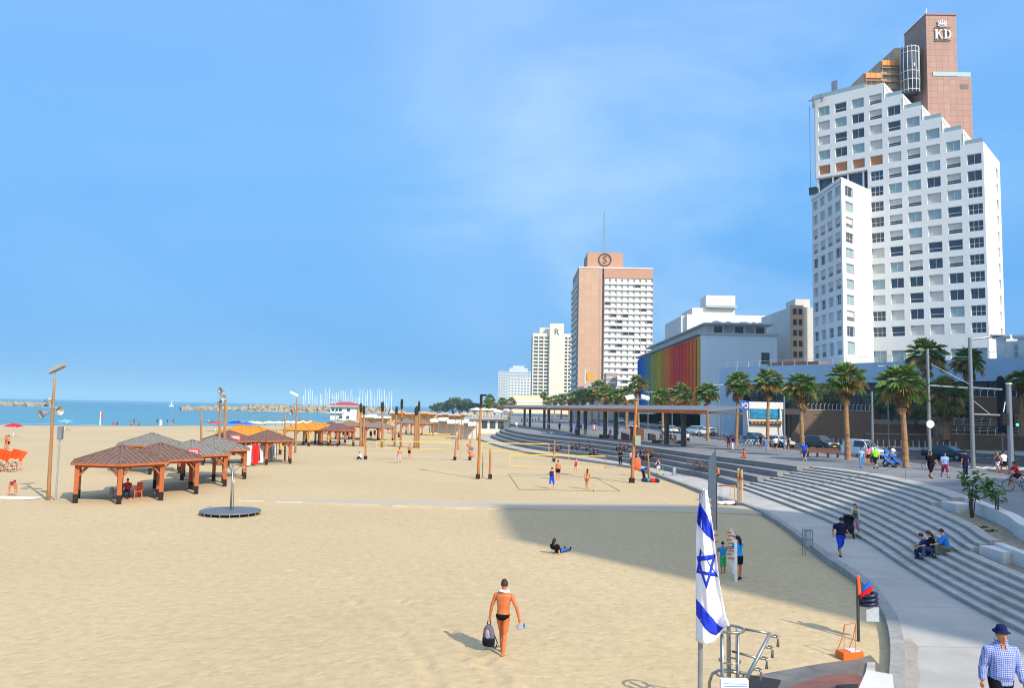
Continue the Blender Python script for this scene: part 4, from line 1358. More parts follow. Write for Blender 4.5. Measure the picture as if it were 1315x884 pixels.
def umbrella(px, py, c_, lb, r=1.5, z=2.1, grp='parasols along the waterline'):
 q = atY(px, py, 1)      # direction only
 hor = 524 + 0.02 * (px - 657.5)
 Y = (6.2 - z) * 1007 / (py - hor)
 q = atY(px, py, Y)
 gz = sand_z(q.x, q.y)
 t = thing('beach_umbrella', lb, 'umbrella', (q.x, q.y, gz), 0, grp)
 mb = MB(); mb.lathe([(r, z - 0.45), (r * 0.98, z - 0.38), (r * 0.6, z - 0.12), (0.03, z + 0.08)], 10); mb.build('canopy', cloth(c_), t)
 MB().cyl(0, 0, -0.3, z, 0.04, 0.03, 6).build('pole', m_white, t)
umbrella(18, 544.2, '#c8202a', 'red beach umbrella at the far left near the water', 1.3)
umbrella(84, 538.8, '#5fa6cf', 'light blue beach umbrella at the water left of the nearest gazebo', 1.5)
umbrella(302, 541, '#2a3f9c', 'dark blue beach umbrella at the water by the twin lamp post')
umbrella(277, 541.3, '#b0463f', 'faded red beach umbrella left of the dark blue one')
umbrella(318, 542.5, '#3a66c4', 'bright blue beach umbrella left of the cream ones')
for k, px in enumerate((324, 331, 346, 358, 370, 377, 389, 399)):
 umbrella(px, 541 + 0.2 * (k % 2), '#d9cda6', ('first', 'second', 'third', 'fourth', 'fifth', 'sixth', 'seventh', 'eighth')[k] + ' cream umbrella from the left at the waterline', 1.7, grp='cream parasols at the waterline')
for k, (px, py) in enumerate(((612, 524.6), (622, 525.0), (633, 525.2), (640, 527.6), (645, 530.6))):
 hor = 524 + 0.02 * (px - 657.5)
 Y = 185 + k * 4
 q = atY(px, py, Y)
 t = thing('cafe_umbrella', ('leftmost', 'second', 'third', 'fourth', 'rightmost')[k] + ' white umbrella from the left on the pavilion roof', 'umbrella', (q.x, q.y, 4.1), 0, 'white umbrellas over the pavilion terrace')
 mb = MB(); mb.lathe([(1.9, q.z - 4.1 - 0.4), (1.85, q.z - 4.1 - 0.3), (0.05, q.z - 4.1 + 0.15)], 8); mb.build('canopy', m_white, t)
 MB().cyl(0, 0, 0, max(0.5, q.z - 4.1), 0.05, 0.05, 6).build('pole', m_white, t)
q = at(624, 553, 0.2)
t = thing('beach_umbrella', 'blue and white umbrella at the end of the curved terrace', 'umbrella', (q.x, q.y, 0.2))
mb = MB()
for j in range(10):
 a0, a1 = 2 * PI * j / 10, 2 * PI * (j + 1) / 10
 mb.mat(j % 2)
 mb.add([(1.7 * math.cos(a0), 1.7 * math.sin(a0), 2.2), (1.7 * math.cos(a1), 1.7 * math.sin(a1), 2.2), (0, 0, 2.95), (0, 0, 2.9)], [(0, 1, 2), (1, 0, 3)])
mb.build('canopy', [cloth('#2c6fd0'), m_white], t).rotation_euler = (R(35), 0, 0)
MB().cyl(0, 0, -0.3, 2.6, 0.04, 0.03, 6).build('pole', m_white, t)
for px, py0, py1, lb in ((128.5, 529, 545.5, 'white marker pole with red buoy at the waterline'), (205.5, 539, 546.5, 'short white marker pole near the bathers')):
 q = at(px, py1, -0.2); tp = atY(px, py0, q.y)
 t = thing('marker_pole', lb, 'pole', (q.x, q.y, -0.3))
 MB().cyl(0, 0, 0, tp.z + 0.3, 0.16, 0.12, 6).build('pole', m_white, t)
 MB().box(0.05, -0.05, tp.z - 1.2, 0.5, 0.05, tp.z).build('panel', m_redsign if px < 150 else m_white, t)
# --- near things on the right: fitness posts, mast, net frame
q = at(914.5, 681, 0)
tp = atY(916.5, 581.5, q.y)
t = thing('steel_mast', 'tall grey steel mast with slanted blade top beside the path', 'mast', (q.x, q.y, -0.05))
hgt = tp.z
mb = MB()
mb.prism([(-0.19, -0.10), (0.19, -0.10), (0.19, 0.10), (-0.19, 0.10)], -0.3, lambda x, y: hgt - 0.35 + (0.55 if x > 0 else 0.0))
mb.build('blade', M('grey_render', '#8a9096', rough=0.7, var=0.12, scale=2), t)
mb = MB(); mb.box(0.19, -0.08, -0.3, 0.25, 0.08, hgt - 1.5); mb.build('edge_strip', M('dark_steel', '#4d5660', rough=0.5, var=0.1, metal=0.4), t)
for (bx, by, tx, ty, lb) in ((948.3, 648, 949.3, 602, 'left pale timber post of the pair at end of path'), (952.6, 648.5, 953.2, 603.5, 'right pale timber post of the pair at end of path')):
 q = at(bx, by, 0); tp = atY(tx, ty, q.y)
 t = thing('timber_post', lb, 'post', (q.x, q.y, -0.1), 0)
 MB().cyl(0, 0, -0.3, tp.z + 0.1, 0.085, 0.08, 10).build('pole', m_postpale, t)
 MB().cyl(0, 0, tp.z * 0.75, tp.z * 0.82, 0.1, 0.1, 10).build('band', m_post, t)
q = at(930, 645, 0)
t = thing('ball_goal', 'small timber framed goal with cord net beside path', 'goal', (q.x, q.y, -0.02), R(4))
for x in (-0.75, 0.75):
 MB().cyl(x, 0, -0.2, 1.15, 0.05, 0.05, 8).build('post', m_postpale, t)
 MB().cyl(x * 0.95, 0.7, -0.2, 0.9, 0.035, 0.035, 8).build('post', m_postpale, t)
MB().tube([(-0.8, 0, 1.12), (0.8, 0, 1.12)], 0.05, 8).build('crossbar', m_post, t)
mb = MB()
for k in range(12): mb.tube([(-0.75 + k * 0.136, 0, 0), (-0.72 + k * 0.13, 0.0, 1.1)], 0.006, 4)
for k in range(7): mb.tube([(-0.75, 0, 0.1 + k * 0.15), (0.75, 0, 0.1 + k * 0.15)], 0.006, 4)
mb.build('net', m_white, t)
mb = MB(); mb.smooth = True
rr = random.Random(2)
for k in range(8): mb.ball((rr.uniform(-.5, .5), rr.uniform(-.2, .2), 0.1), (.28, .2, .13), 8, 5)
q = at(931, 647.5, 0)
tag(mb.build('cloth_heap', m_whitec, loc=(q.x, q.y - 0.3, 0)), 'crumpled white cloths heaped on sand below the small goal', 'cloth heap')
FP = [(912, 698, 910, 641, 'white post with orange climbing rungs half hidden by the flag, left of boy'), (917, 720, 915.5, 683, 'short white post with orange rungs beside the flag'),
      (939, 729, 939.5, 680, 'white post with orange rungs, left one beside the woman'), (941.5, 739, 941.8, 684, 'white post with orange rungs, middle one beside the woman'), (945, 749.5, 945.8, 694, 'plain white post, nearest one beside the woman')]
m_rung = M('orange_rung', '#d2691e', rough=0.6, var=0.1)
for i, (bx, by, tx, ty, lb) in enumerate(FP):
 q = at(bx, by, 0); tp = atY(tx, ty, q.y)
 t = thing('fitness_post', lb, 'fitness post', (q.x, q.y, 0.0), 0, 'white fitness posts on the sand')
 H_ = tp.z
 MB().cyl(0, 0, -0.3, H_, 0.06, 0.055, 10).build('post', m_white, t)
 if i != 4:
  for k in range(4):
   mb = MB(); mb.smooth = True
   z = H_ - 0.15 - k * 0.28
   mb.tube([(-0.18, -0.03, z), (-0.05, -0.08, z + 0.03), (0.08, -0.06, z - 0.02), (0.17, 0.05, z + 0.02)], 0.028, 6)
   mb.build('rung', m_rung, t)
for px, py, lb in ((1040, 706, 'wire litter frame with clear bag standing at kerb of the path'), (867, 612, 'small white wire litter frame on path near the steps')):
 q = at(px, py, Z_PATH)
 t = thing('litter_frame', lb, 'litter bin', (q.x - 0.1, q.y, Z_PATH))
 for x in (-0.17, 0.17):
  for y in (-0.15, 0.15):
   MB().cyl(x, y, -0.6 if px > 900 and x < 0 else 0, 0.85, 0.018, 0.018, 6).build('leg', m_stain, t)
 mb = MB(); mb.tube([(-.17, -.15, .85), (.17, -.15, .85), (.17, .15, .85), (-.17, .15, .85), (-.17, -.15, .85)], 0.018, 6)
 mb.tube([(-.17, -.15, .45), (.17, -.15, .45), (.17, .15, .45), (-.17, .15, .45), (-.17, -.15, .45)], 0.012, 6)
 mb.build('rim', m_stain, t)
 MB().lathe([(0.10, 0.12), (0.15, 0.3), (0.15, 0.84)], 10).build('bag', M('clear_bag', '#9fb0bd', rough=0.4, var=0.15), t)
# --- rinse and gear stand (steel rings) bottom right
b0 = Vector((5.15, 15.6, 0))
q0 = atY(937, 812, 15.6)
t = thing('shower_stand', 'stainless steel stand of round rings, bars and hooks at the deck edge', 'beach shower', (q0.x, 15.6, 0.05))
zr = q0.z
def ring(mb, z, r, th=0.035, n=24, cx=0, cy=0):
 mb.tube([(cx + r * math.cos(2 * PI * k / n), cy + r * math.sin(2 * PI * k / n), z) for k in range(n + 1)], th, 8, cap=False)
for k, (z, r, th) in enumerate(((zr, 0.27, 0.035), (zr - 0.6, 0.2, 0.022), (zr - 0.85, 0.26, 0.028))):
 mb = MB(); mb.smooth = True; ring(mb, z, r, th * 0.75); mb.build('ring', m_stain, t)
for k in range(4):
 a = 0.6 + k * PI / 2
 mb = MB(); mb.smooth = True
 mb.tube([(0.19 * math.cos(a), 0.19 * math.sin(a), -0.3), (0.21 * math.cos(a), 0.21 * math.sin(a), zr)], 0.024, 8)
 mb.build('post', m_stain, t)
MB().cyl(-0.02, 0, -0.3, zr + 0.08, 0.045, 0.042, 12).build('centre_post', m_stain, t)
A0 = Vector((0.35, -0.1, zr - 0.02)); A1 = Vector((1.22, -0.2, zr - 0.02))
B0 = Vector((0.30, -0.5, zr - 0.85))
mb = MB(); mb.smooth = True
mb.tube([(0.13, -0.5, zr - 0.85), (0.74, -0.15, zr - 0.02)], 0.036, 10)
mb.build('arm', m_steel, t)
for za, xa, xe in ((zr, 0.3, 0.70), (zr - 0.42, 0.05, 0.42)):
 mb = MB(); mb.smooth = True; mb.tube([(xa, 0, za), (xe, -0.17 if xe > 0.6 else -0.32, za - 0.02)], 0.024, 8); mb.build('crossbar', m_stain, t)
for k in range(4):
 f = 0.28 + k * 0.22
 p = Vector((0.13, -0.5, zr - 0.85)).lerp(Vector((0.74, -0.15, zr - 0.02)), f)
 mb = MB(); mb.smooth = True
 mb.tube([p, p + Vector((0.14, 0, -0.02)), p + Vector((0.18, 0, -0.06)), p + Vector((0.17, 0, -0.2))], [0.022, 0.022, 0.022, 0.03], 8)
 mb.tube([p + Vector((0.11, 0.04, 0)), p + Vector((0.17, -0.05, 0.02))], 0.02, 6)
 mb.build('tap', m_stain, t)
mb = MB(); mb.smooth = True
mb.tube([(-0.37, 0.1, -0.3), (-0.37, 0.1, zr - 1.05), (-0.32, 0.08, zr - 0.88), (-0.2, 0.05, zr - 0.8), (0.3, -0.1, zr - 0.8)], 0.03, 10)
mb.build('handrail', m_stain, t)
m_wet = M('wet_concrete', '#6f675c', rough=0.35, var=0.35, scale=1.6, detail=8)
m_deck = M('wet_boards', '#7a4a34', rough=0.35, var=0.35, scale=2.2, stretch=(0.6, 3, 1))
m_mat = M('rubber_mat', '#2b2b2c', rough=0.8, var=0.15)
P_ = lambda px, py, z: (lambda q: (q.x, q.y))(at(px, py, z))
mb = MB(); mb.prism([P_(958, 870, .17), P_(1054, 853, .17), P_(1100, 847, .17), P_(1118, 842, .17), (8.6, 16.9), (9.6, 12), (4.2, 12), (4.6, 15.8)], -0.2, 0.17)
tag(mb.build('shower_slab', m_wet), kind='structure')
mb = MB(); mb.prism([P_(1010, 884, .18), P_(1060, 868, .18), P_(1100, 866, .18), (8.4, 15), (5.5, 15)], 0.15, 0.185)
tag(mb.build('boardwalk', m_deck), kind='structure')
for k, (pp, lb) in enumerate((([(960, 867), (1003, 874), (990, 900), (950, 900)], 'black rubber mat on wet slab beside the steel shower stand'), ([(1074, 880), (1102, 879), (1098, 900), (1066, 900)], 'black rubber mat at bottom edge next to pale block'))):
 mb = MB(); mb.prism([P_(x, y, .2) for x, y in pp], 0.186, 0.2)
 tag(mb.build('rubber_mat', m_mat), lb, 'mat')
mb = MB()
c1, c2, c3, c4 = P_(1113, 861, .75), P_(1146, 867, .75), P_(1150, 900, .75), P_(1096, 900, .75)
mb.prism([c1, c2, c3, c4], 0.2, 0.75)
tag(mb.build('concrete_block', m_parapet), 'large pale concrete block at the bottom edge beside curved kerb', 'block')
mb = MB()
c1, c2, c3, c4 = P_(1114, 851, .22), P_(1124, 851, .22), P_(1124, 868, .22), P_(1111, 868, .22)
mb.prism([c1, c2, c3, c4], 0.1, 0.22)
tag(mb.build('concrete_block', m_conc), 'small pale block behind the large block at curved kerb', 'block')
t = thing('info_board', 'white board with blue lines at the very bottom beside shower stand', 'sign', (atY(946, 876, 6.8).x, 6.8, 0))
zz = atY(946, 874, 6.8).z
MB().box(-0.13, 0, zz - 0.4, 0.10, 0.05, zz).build('board', m_white, t)
for k in range(3):
 MB().box(-0.11, -0.003, zz - 0.035 - k * 0.02, 0.09, 0.0, zz - 0.03 - k * 0.02).build('line', cloth('#3b8fd0'), t)
MB().cyl(0, 0.03, 0, zz - 0.4, 0.03, 0.03, 8).build('pole', m_steel, t)
# --- flag
fx = atY(897, 800, 6.0)
m_fw = M('flag_white', '#e6e6ea', rough=0.8, var=0.03)
m_fb = M('flag_blue', '#1734c4', rough=0.8, var=0.04)
topz = atY(903, 628, 6.0).z
t = thing('flag_pole', 'grey flag pole in the foreground carrying the blue and white flag', 'flag pole', (fx.x, 6.0, 0))
lean_x = atY(903, 630, 6.0).x - fx.x
MB().tube([(0, 0.03, 0), (lean_x * 0.9, 0.05, topz - 0.04)], [0.028, 0.016], 12).build('pole', m_steel, t)
flag = thing('flag', 'blue and white flag with six pointed star hanging in folds on its pole', 'flag', (fx.x, 6.0, 0))
Lpx = [(903.5, 628), (896, 655), (894, 690), (893.5, 740), (894, 790), (893.5, 823)]
Rpx = [(908, 630), (913, 660), (918, 700), (924, 750), (932, 792), (937, 804)]
def side(tab, t_):
 f = t_ * (len(tab) - 1); i = min(len(tab) - 2, int(f)); f -= i
 a, b = tab[i], tab[i + 1]
 return (a[0] * (1 - f) + b[0] * f, a[1] * (1 - f) + b[1] * f)
def cloth_pt(u, v):
 """u across (0 hoist side .. 1 fly), v down"""
 l, r_ = side(Lpx, v), side(Rpx, v)
 px = l[0] * (1 - u) + r_[0] * u
 py = l[1] * (1 - u) + r_[1] * u + (13 * math.sin(PI * min(1, u * 1.15)) ** 1.0) * v ** 6
 Y = 5.94 + 0.055 * math.sin(u * 7.5 + v * 2.5) * (0.35 + 0.65 * v) - 0.04 * u + 0.012 * math.sin(u * 19 - v * 6) + 0.008 * math.sin(v * 23 + u * 9)
 q = atY(px, py, Y)
 return Vector((q.x - fx.x, q.y - 6.0, q.z))
def cloth_patch(poly_uv, mat, name, lift, parent, sub=16):
 bm = bmesh.new()
 vs = [bm.verts.new((a, b, 0)) for a, b in poly_uv]
 bm.faces.new(vs)
 for ax in (0, 1):
  for k in range(1, sub * (2 if ax else 1)):
   c_ = k / (sub * (2 if ax else 1))
   bmesh.ops.bisect_plane(bm, geom=bm.verts[:] + bm.edges[:] + bm.faces[:], plane_co=(c_, c_, 0), plane_no=(1, 0, 0) if ax == 0 else (0, 1, 0))
 for v in bm.verts:
  v.co = cloth_pt(v.co.x, v.co.y) + Vector((0, -lift, 0))
 for f in bm.faces: f.smooth = True
 me = bpy.data.meshes.new(name); bm.to_mesh(me); bm.free()
 me.materials.append(mat)
 o = bpy.data.objects.new(name, me); COL.objects.link(o); o.parent = parent
 sl = o.modifiers.new('thick', 'SOLIDIFY'); sl.thickness = 0.003; sl.offset = 0
 return o
cloth_patch([(0, 0), (1, 0), (1, 1), (0, 1)], m_fw, 'cloth', 0.0, flag)
def pxuv(px, py):
 best = None
 for i in range(61):
  v = i / 60
  l, r_ = side(Lpx, v), side(Rpx, v)
  u = (px - l[0]) / max(1e-3, (r_[0] - l[0])); u = max(0, min(1, u))
  yy = l[1] * (1 - u) + r_[1] * u + 13 * math.sin(PI * min(1, u * 1.15)) * v ** 6
  e = abs(yy - py)
  if best is None or e < best[0]: best = (e, u, v)
 return (best[1], best[2])
for pp in ([(898.5, 645), (895.5, 665), (895, 672), (905, 686), (917, 698), (915, 682), (908, 663)], [(893.5, 770), (893.5, 791), (905, 806), (920, 817), (929, 806), (915, 793), (903, 782)]):
 cloth_patch([pxuv(*p) for p in pp], m_fb, 'stripe', 0.004, flag)
def tri_band(pts, w_):
 c = (sum(p[0] for p in pts) / 3, sum(p[1] for p in pts) / 3)
 inn = [(c[0] + (p[0] - c[0]) * w_, c[1] + (p[1] - c[1]) * w_) for p in pts]
 return [[pts[i], pts[(i + 1) % 3], inn[(i + 1) % 3], inn[i]] for i in range(3)]
T2 = [(907, 757), (894.2, 717), (918.5, 714)]
T1 = [(899, 703), (923.5, 741), (894, 738)]
for T_ in (T1, T2):
 for qd in tri_band(T_, 0.66):
  cloth_patch([pxuv(*p) for p in qd], m_fb, 'star_bar', 0.005 if T_ is T1 else 0.007, flag)
# --- merchandise pole: inflatables, board, swing seat
q = at(1102.5, 826, 0.0)
t = thing('merchandise_pole', 'dark pole with orange tube and colourful inflatables standing on sand', 'pole', (q.x, q.y, sand_z(q.x, q.y)))
H_ = atY(1103, 742, q.y).z
MB().cyl(0, 0, -0.3, H_ - 0.1, 0.045, 0.04, 10).build('pole', m_tar if False else M('dark_green_paint', '#37423f', rough=0.6), t)
MB().tube([(0.04, 0, H_ - 0.5), (0.0, -0.03, H_ + 0.02)], [0.06, 0.035], 10).build('orange_tube', m_orange, t)
for k, (c_, rot, dx, dz) in enumerate((('#1c69d6', 36, 0.22, -0.32), ('#d8241f', 46, 0.22, -0.46), ('#c01f2c', 50, 0.19, -0.40))):
 mb = MB(); mb.smooth = True
 mb.ball((0, 0, 0), (0.055, 0.06, 0.24), 12, 8)
 o = mb.build('inflatable_bat', cloth(c_), t); o.location = (dx, -0.05 * k, H_ + dz); o.rotation_euler = (0, R(rot), 0)
m_navy = M('navy_vinyl', '#16203c', rough=0.35, var=0.3, scale=9)
for k, (dz, s_) in enumerate(((-0.5, 1), (-0.62, 1.05), (-0.73, 1.05))):
 mb = MB(); mb.smooth = True
 n = 20
 mb.tube([(0.29 + 0.2 * s_ * math.cos(2 * PI * j / n), 0.16 * math.sin(2 * PI * j / n), H_ + dz + 0.03 * math.cos(2 * PI * j / n)) for j in range(n + 1)], 0.055, 10, cap=False)
 mb.build('swim_ring', m_navy, t)
MB().box(0.2, -0.06, H_ - 1.2, 0.55, -0.04, H_ - 0.82).build('clear_panel', M('clear_vinyl', '#aab3bb', rough=0.3, var=0.2, scale=6), t)
q = at(1091, 847, 0.05)
t = thing('swing_seat', 'orange box seat with tall thin orange rope frame on the sand', 'swing seat', (q.x, q.y, 0.05), R(14))
MB().box(-0.29, -0.16, 0, 0.29, 0.16, 0.2).build('seat_box', m_rung, t)
MB().box(-0.05, -0.13, 0.201, 0.22, 0.13, 0.22).build('cushion', m_whitec, t)
for x in (-0.2, 0.13):
 for y in (-0.14, 0.14):
  MB().tube([(x - 0.05, y, 0.18), (x + 0.02, y * 0.3, 0.5), (x + 0.07, 0, 0.86)], 0.01, 6).build('rope', m_rung, t)
MB().tube([(-0.14, 0, 0.84), (0.21, 0, 0.88)], 0.014, 6).build('top_bar', m_rung, t)
# --- buildings
m_bwhite = M('white_render', (0.66, 0.67, 0.66), rough=0.8, var=0.05, scale=0.3, detail=8)
m_bwhite2 = M('offwhite_render', (0.58, 0.57, 0.53), rough=0.85, var=0.07, scale=0.2)
m_pink = None
m_glass_d = glassy('window_dark', (0.045, 0.06, 0.08), 0.12, 0.4, 0.25)
m_glass_t = M('window_curtain', (0.26, 0.36, 0.38), rough=0.25, var=0.12, scale=1.4, spec=0.6, stretch=(6, 1, 0.3))
m_shut = M('roller_shutter', (0.50, 0.50, 0.47), rough=0.6, var=0.05, scale=1)
m_shut_o = M('amber_shutter', (0.40, 0.16, 0.06), rough=0.6, var=0.1)
m_frame = M('window_frame', (0.62, 0.63, 0.63), rough=0.5, var=0.03)
m_frame_d = M('bronze_frame', (0.10, 0.08, 0.075), rough=0.5, var=0.1)
def tile_mat(name, c, line, sx=1.2, sz=1.2, mortar=0.03, var=0.08):
 """flat cladding panels with joints, by object coordinates"""
 m = bpy.data.materials.new(name); MATS[name] = m
 m.use_nodes = True
 nt = m.node_tree; L = nt.links.new
 b = nt.nodes['Principled BSDF']; b.inputs['Roughness'].default_value = 0.7
 tc = nt.nodes.new('ShaderNodeTexCoord'); sp = nt.nodes.new('ShaderNodeSeparateXYZ')
 L(tc.outputs['Object'], sp.inputs['Vector'])
 ad = nt.nodes.new('ShaderNodeMath'); ad.operation = 'ADD'
 L(sp.outputs['X'], ad.inputs[0]); L(sp.outputs['Y'], ad.inputs[1])
 cb = nt.nodes.new('ShaderNodeCombineXYZ')
 L(ad.outputs['Value'], cb.inputs['X']); L(sp.outputs['Z'], cb.inputs['Y'])
 br = nt.nodes.new('ShaderNodeTexBrick')
 br.offset = 0.0
 br.inputs['Scale'].default_value = 1
 br.inputs['Mortar Size'].default_value = mortar
 br.inputs['Brick Width'].default_value = sx
 br.inputs['Row Height'].default_value = sz
 c = lin(c); l2 = lin(line)
 br.inputs['Color1'].default_value = tuple(x * (1 - var) for x in c[:3]) + (1,)
 br.inputs['Color2'].default_value = tuple(x * (1 + var) for x in c[:3]) + (1,)
 br.inputs['Mortar'].default_value = l2
 L(cb.outputs['Vector'], br.inputs['Vector'])
 L(br.outputs['Color'], b.inputs['Base Color'])
 return m
m_pink = tile_mat('pink_stone_tiles', '#9f7b6d', '#7b6055', 1.3, 1.3, 0.035)
m_peach = tile_mat('peach_panels', '#b8947a', '#a5856c', 3.2, 3.2, 0.05, 0.05)
m_peach2 = M('peach_render', '#b3866c', rough=0.8, var=0.05, scale=0.4)
class Face:
 """a wall plane of a building: x along the wall, z up, -y outwards; lives at P (world) with direction u"""
 def __init__(s, t, P, u, local=False):
  s.t = t
  s.a = math.atan2(u[1], u[0])
  s.loc = Vector((P[0], P[1], t.location.z if local else 0)) - Vector(t.location)
  s.M = Matrix.Translation(s.loc) @ Matrix.Rotation(s.a, 4, 'Z')
 def put(s, o, p=(0, 0, 0)):
  o.parent = s.t
  o.location = s.M @ Vector(p)
  o.rotation_euler = (0, 0, s.a)
  return o
 def wall(s, cells, mat, depth=0.35, name='wall'):
  """cells: (x0, x1, z0, z1, win or None) with win = (wx0, wx1, wz0, wz1)"""
  mb = MB()
  for x0, x1, z0, z1, w_ in cells:
   if not w_:
    mb.quad((x0, 0, z0), (x1, 0, z0), (x1, 0, z1), (x0, 0, z1)); continue
   a, b, c, d = w_
   mb.quad((x0, 0, z0), (x1, 0, z0), (x1, 0, c), (x0, 0, c))
   mb.quad((x0, 0, d), (x1, 0, d), (x1, 0, z1), (x0, 0, z1))
   mb.quad((x0, 0, c), (a, 0, c), (a, 0, d), (x0, 0, d))
   mb.quad((b, 0, c), (x1, 0, c), (x1, 0, d), (b, 0, d))
   mb.quad((a, 0, c), (b, 0, c), (b, depth, c), (a, depth, c))
   mb.quad((a, depth, d), (b, depth, d), (b, 0, d), (a, 0, d))
   mb.quad((a, 0, c), (a, depth, c), (a, depth, d), (a, 0, d))
   mb.quad((b, depth, c), (b, 0, c), (b, 0, d), (b, depth, d))
  return s.put(mb.build(name, mat, s.t))
def win_mesh(kind, w_, h_, fr=0.07):
 mb = MB()
 m = {'dark': 0, 'rail': 0, 'half': 0, 'curtain': 1, 'blind': 2, 'amber': 3, 'two': 0}[kind]
 mats = [m_glass_d, m_glass_t, m_shut, m_shut_o, m_frame]
 y = 0.0
 if kind == 'half':
  mb.mat(0).box(0, y, 0, w_, y + 0.06, h_ * 0.38)
  mb.mat(2).box(0, y - 0.03, h_ * 0.38, w_, y + 0.05, h_)
  mb.mat(4).box(0, y - 0.05, h_ * 0.2, w_, y - 0.02, h_ * 0.2 + 0.05)
 else:
  mb.mat(m).box(0, y, 0, w_, y + 0.06, h_)
 mb.mat(4)
 if kind in ('dark', 'curtain', 'two', 'amber', 'rail'):
  mb.box(0, y - 0.04, 0, w_, y - 0.002, fr); mb.box(0, y - 0.04, h_ - fr, w_, y - 0.002, h_)
  mb.box(0, y - 0.04, fr, fr, y - 0.002, h_ - fr); mb.box(w_ - fr, y - 0.04, fr, w_, y - 0.002, h_ - fr)
 if kind == 'dark':
  for k in (1, 2): mb.box(w_ * k / 3 - fr / 2, y - 0.045, fr, w_ * k / 3 + fr / 2, y - 0.004, h_ - fr)
  mb.box(fr, y - 0.05, h_ * 0.42, w_ - fr, y - 0.006, h_ * 0.42 + fr)
 if kind in ('curtain', 'two'):
  mb.box(w_ * 0.5 - fr / 2, y - 0.045, fr, w_ * 0.5 + fr / 2, y - 0.004, h_ - fr)
 if kind == 'rail':
  mb.box(fr, y - 0.05, h_ * 0.36, w_ - fr, y - 0.006, h_ * 0.36 + fr * 1.2)
 return mb.mesh('window', mats)
WM = {}
def wmesh(kind, w_, h_, fr=0.07):
 k = (kind, round(w_, 2), round(h_, 2))
 if k not in WM: WM[k] = win_mesh(kind, w_, h_, fr)
 return WM[k]
class Windows:
 """collects windows of a building; the first 100 become parts, the rest one part"""
 def __init__(s, t, most=100):
  s.t = t; s.n = 0; s.most = most; s.rest = []
 def add(s, face, kind, x, z, w_, h_, depth=0.3, fr=0.07, y=None):
  me = wmesh(kind, w_, h_, fr)
  p = (x, depth if y is None else y, z)
  if s.n < s.most:
   o = inst('window', me, s.t)
   face.put(o, p)
   s.n += 1
  else:
   s.rest.append((face.M @ Matrix.Translation(p), me))
 def finish(s):
  if not s.rest: return
  bm = bmesh.new()
  mats = list(s.rest[0][1].materials)
  for Mx, me in s.rest:
   tmp = bmesh.new(); tmp.from_mesh(me); tmp.transform(Mx)
   m2 = bpy.data.meshes.new('t'); tmp.to_mesh(m2); tmp.free()
   bm.from_mesh(m2); bpy.data.meshes.remove(m2)
  me = bpy.data.meshes.new('windows'); bm.to_mesh(me); bm.free()
  for m in mats: me.materials.append(m)
  o = bpy.data.objects.new('windows', me); COL.objects.link(o); o.parent = s.t
  o['kind'] = 'stuff'
  return o
def text_mesh(body, size, depth=0.1):
 cu = bpy.data.curves.new('txt', 'FONT')
 cu.body = body; cu.size = size; cu.extrude = depth / 2; cu.align_x = 'CENTER'; cu.align_y = 'CENTER'
 o = bpy.data.objects.new('txt', cu); COL.objects.link(o)
 dg = bpy.context.evaluated_depsgraph_get()
 me = bpy.data.meshes.new_from_object(o.evaluated_get(dg))
 bpy.data.objects.remove(o); bpy.data.curves.remove(cu)
 return me
# ===== stepped white tower =====
br = random.Random(21)
U = Vector((0.75, -0.66)).normalized()
N_ = Vector((-U.y, U.x))      # into the building
kd = thing('apartment_tower', 'tall white stepped apartment tower with pink stone crown bearing a crown emblem and letters', 'tower', (75, 152, 2))
P0 = Vector((71.4, 153))
main = Face(kd, P0, U)
W = Windows(kd, 100)
CW, RH = 3.4, 3.135
zc = lambda r: 69.4 - RH * r
cx_ = lambda k: -9.6 + CW * k
cells = []
wins = []
for k in range(9):
 r0 = max(0, k - 3)
 xa = cx_(k) - CW / 2; xb = cx_(k) + CW / 2
 if k == 0: xa = -11.6
 if k == 8: xb = 19.15
 top = 72.4 - RH * r0
 rows = list(range(r0, 5 if k < 3 else 16))
 for r in rows:
  z0, z1 = zc(r) - RH / 2, zc(r) + RH / 2
  if r == r0: z1 = top
  ww, wh = 2.35, 1.95
  w_ = (cx_(k) - ww / 2, cx_(k) + ww / 2, zc(r) - 0.95, zc(r) + 1.0)
  cells.append((xa, xb, z0, z1, w_))
  if r == 4 and k < 4: kind = 'amber'
  elif k == 8: kind = br.choice(['dark', 'dark', 'dark', 'curtain', 'two'])
  elif k == 3 and r > 4: kind = br.choice(['dark', 'dark', 'dark', 'blind', 'curtain'])
  else: kind = br.choice(['half', 'half', 'curtain', 'curtain', 'curtain', 'blind', 'blind', 'rail', 'two'])
  wins.append((k, r, kind, w_[0], w_[2], ww, wh))
 if k >= 3:
  z1 = zc(15) - RH / 2
  w_ = (cx_(k) - 1.25, cx_(k) + 1.25, 15.6, 18.7)
  cells.append((xa, xb, 14.6, z1, w_))
  wins.append((k, 16, 'curtain', w_[0], w_[2], 2.5, 3.1))
main.wall(cells, m_bwhite, 0.4)
for k, r, kind, x, z, ww, wh in sorted(wins, key=lambda q: -q[0]):
 W.add(main, kind, x, z, ww, wh, 0.33)
mb = MB()
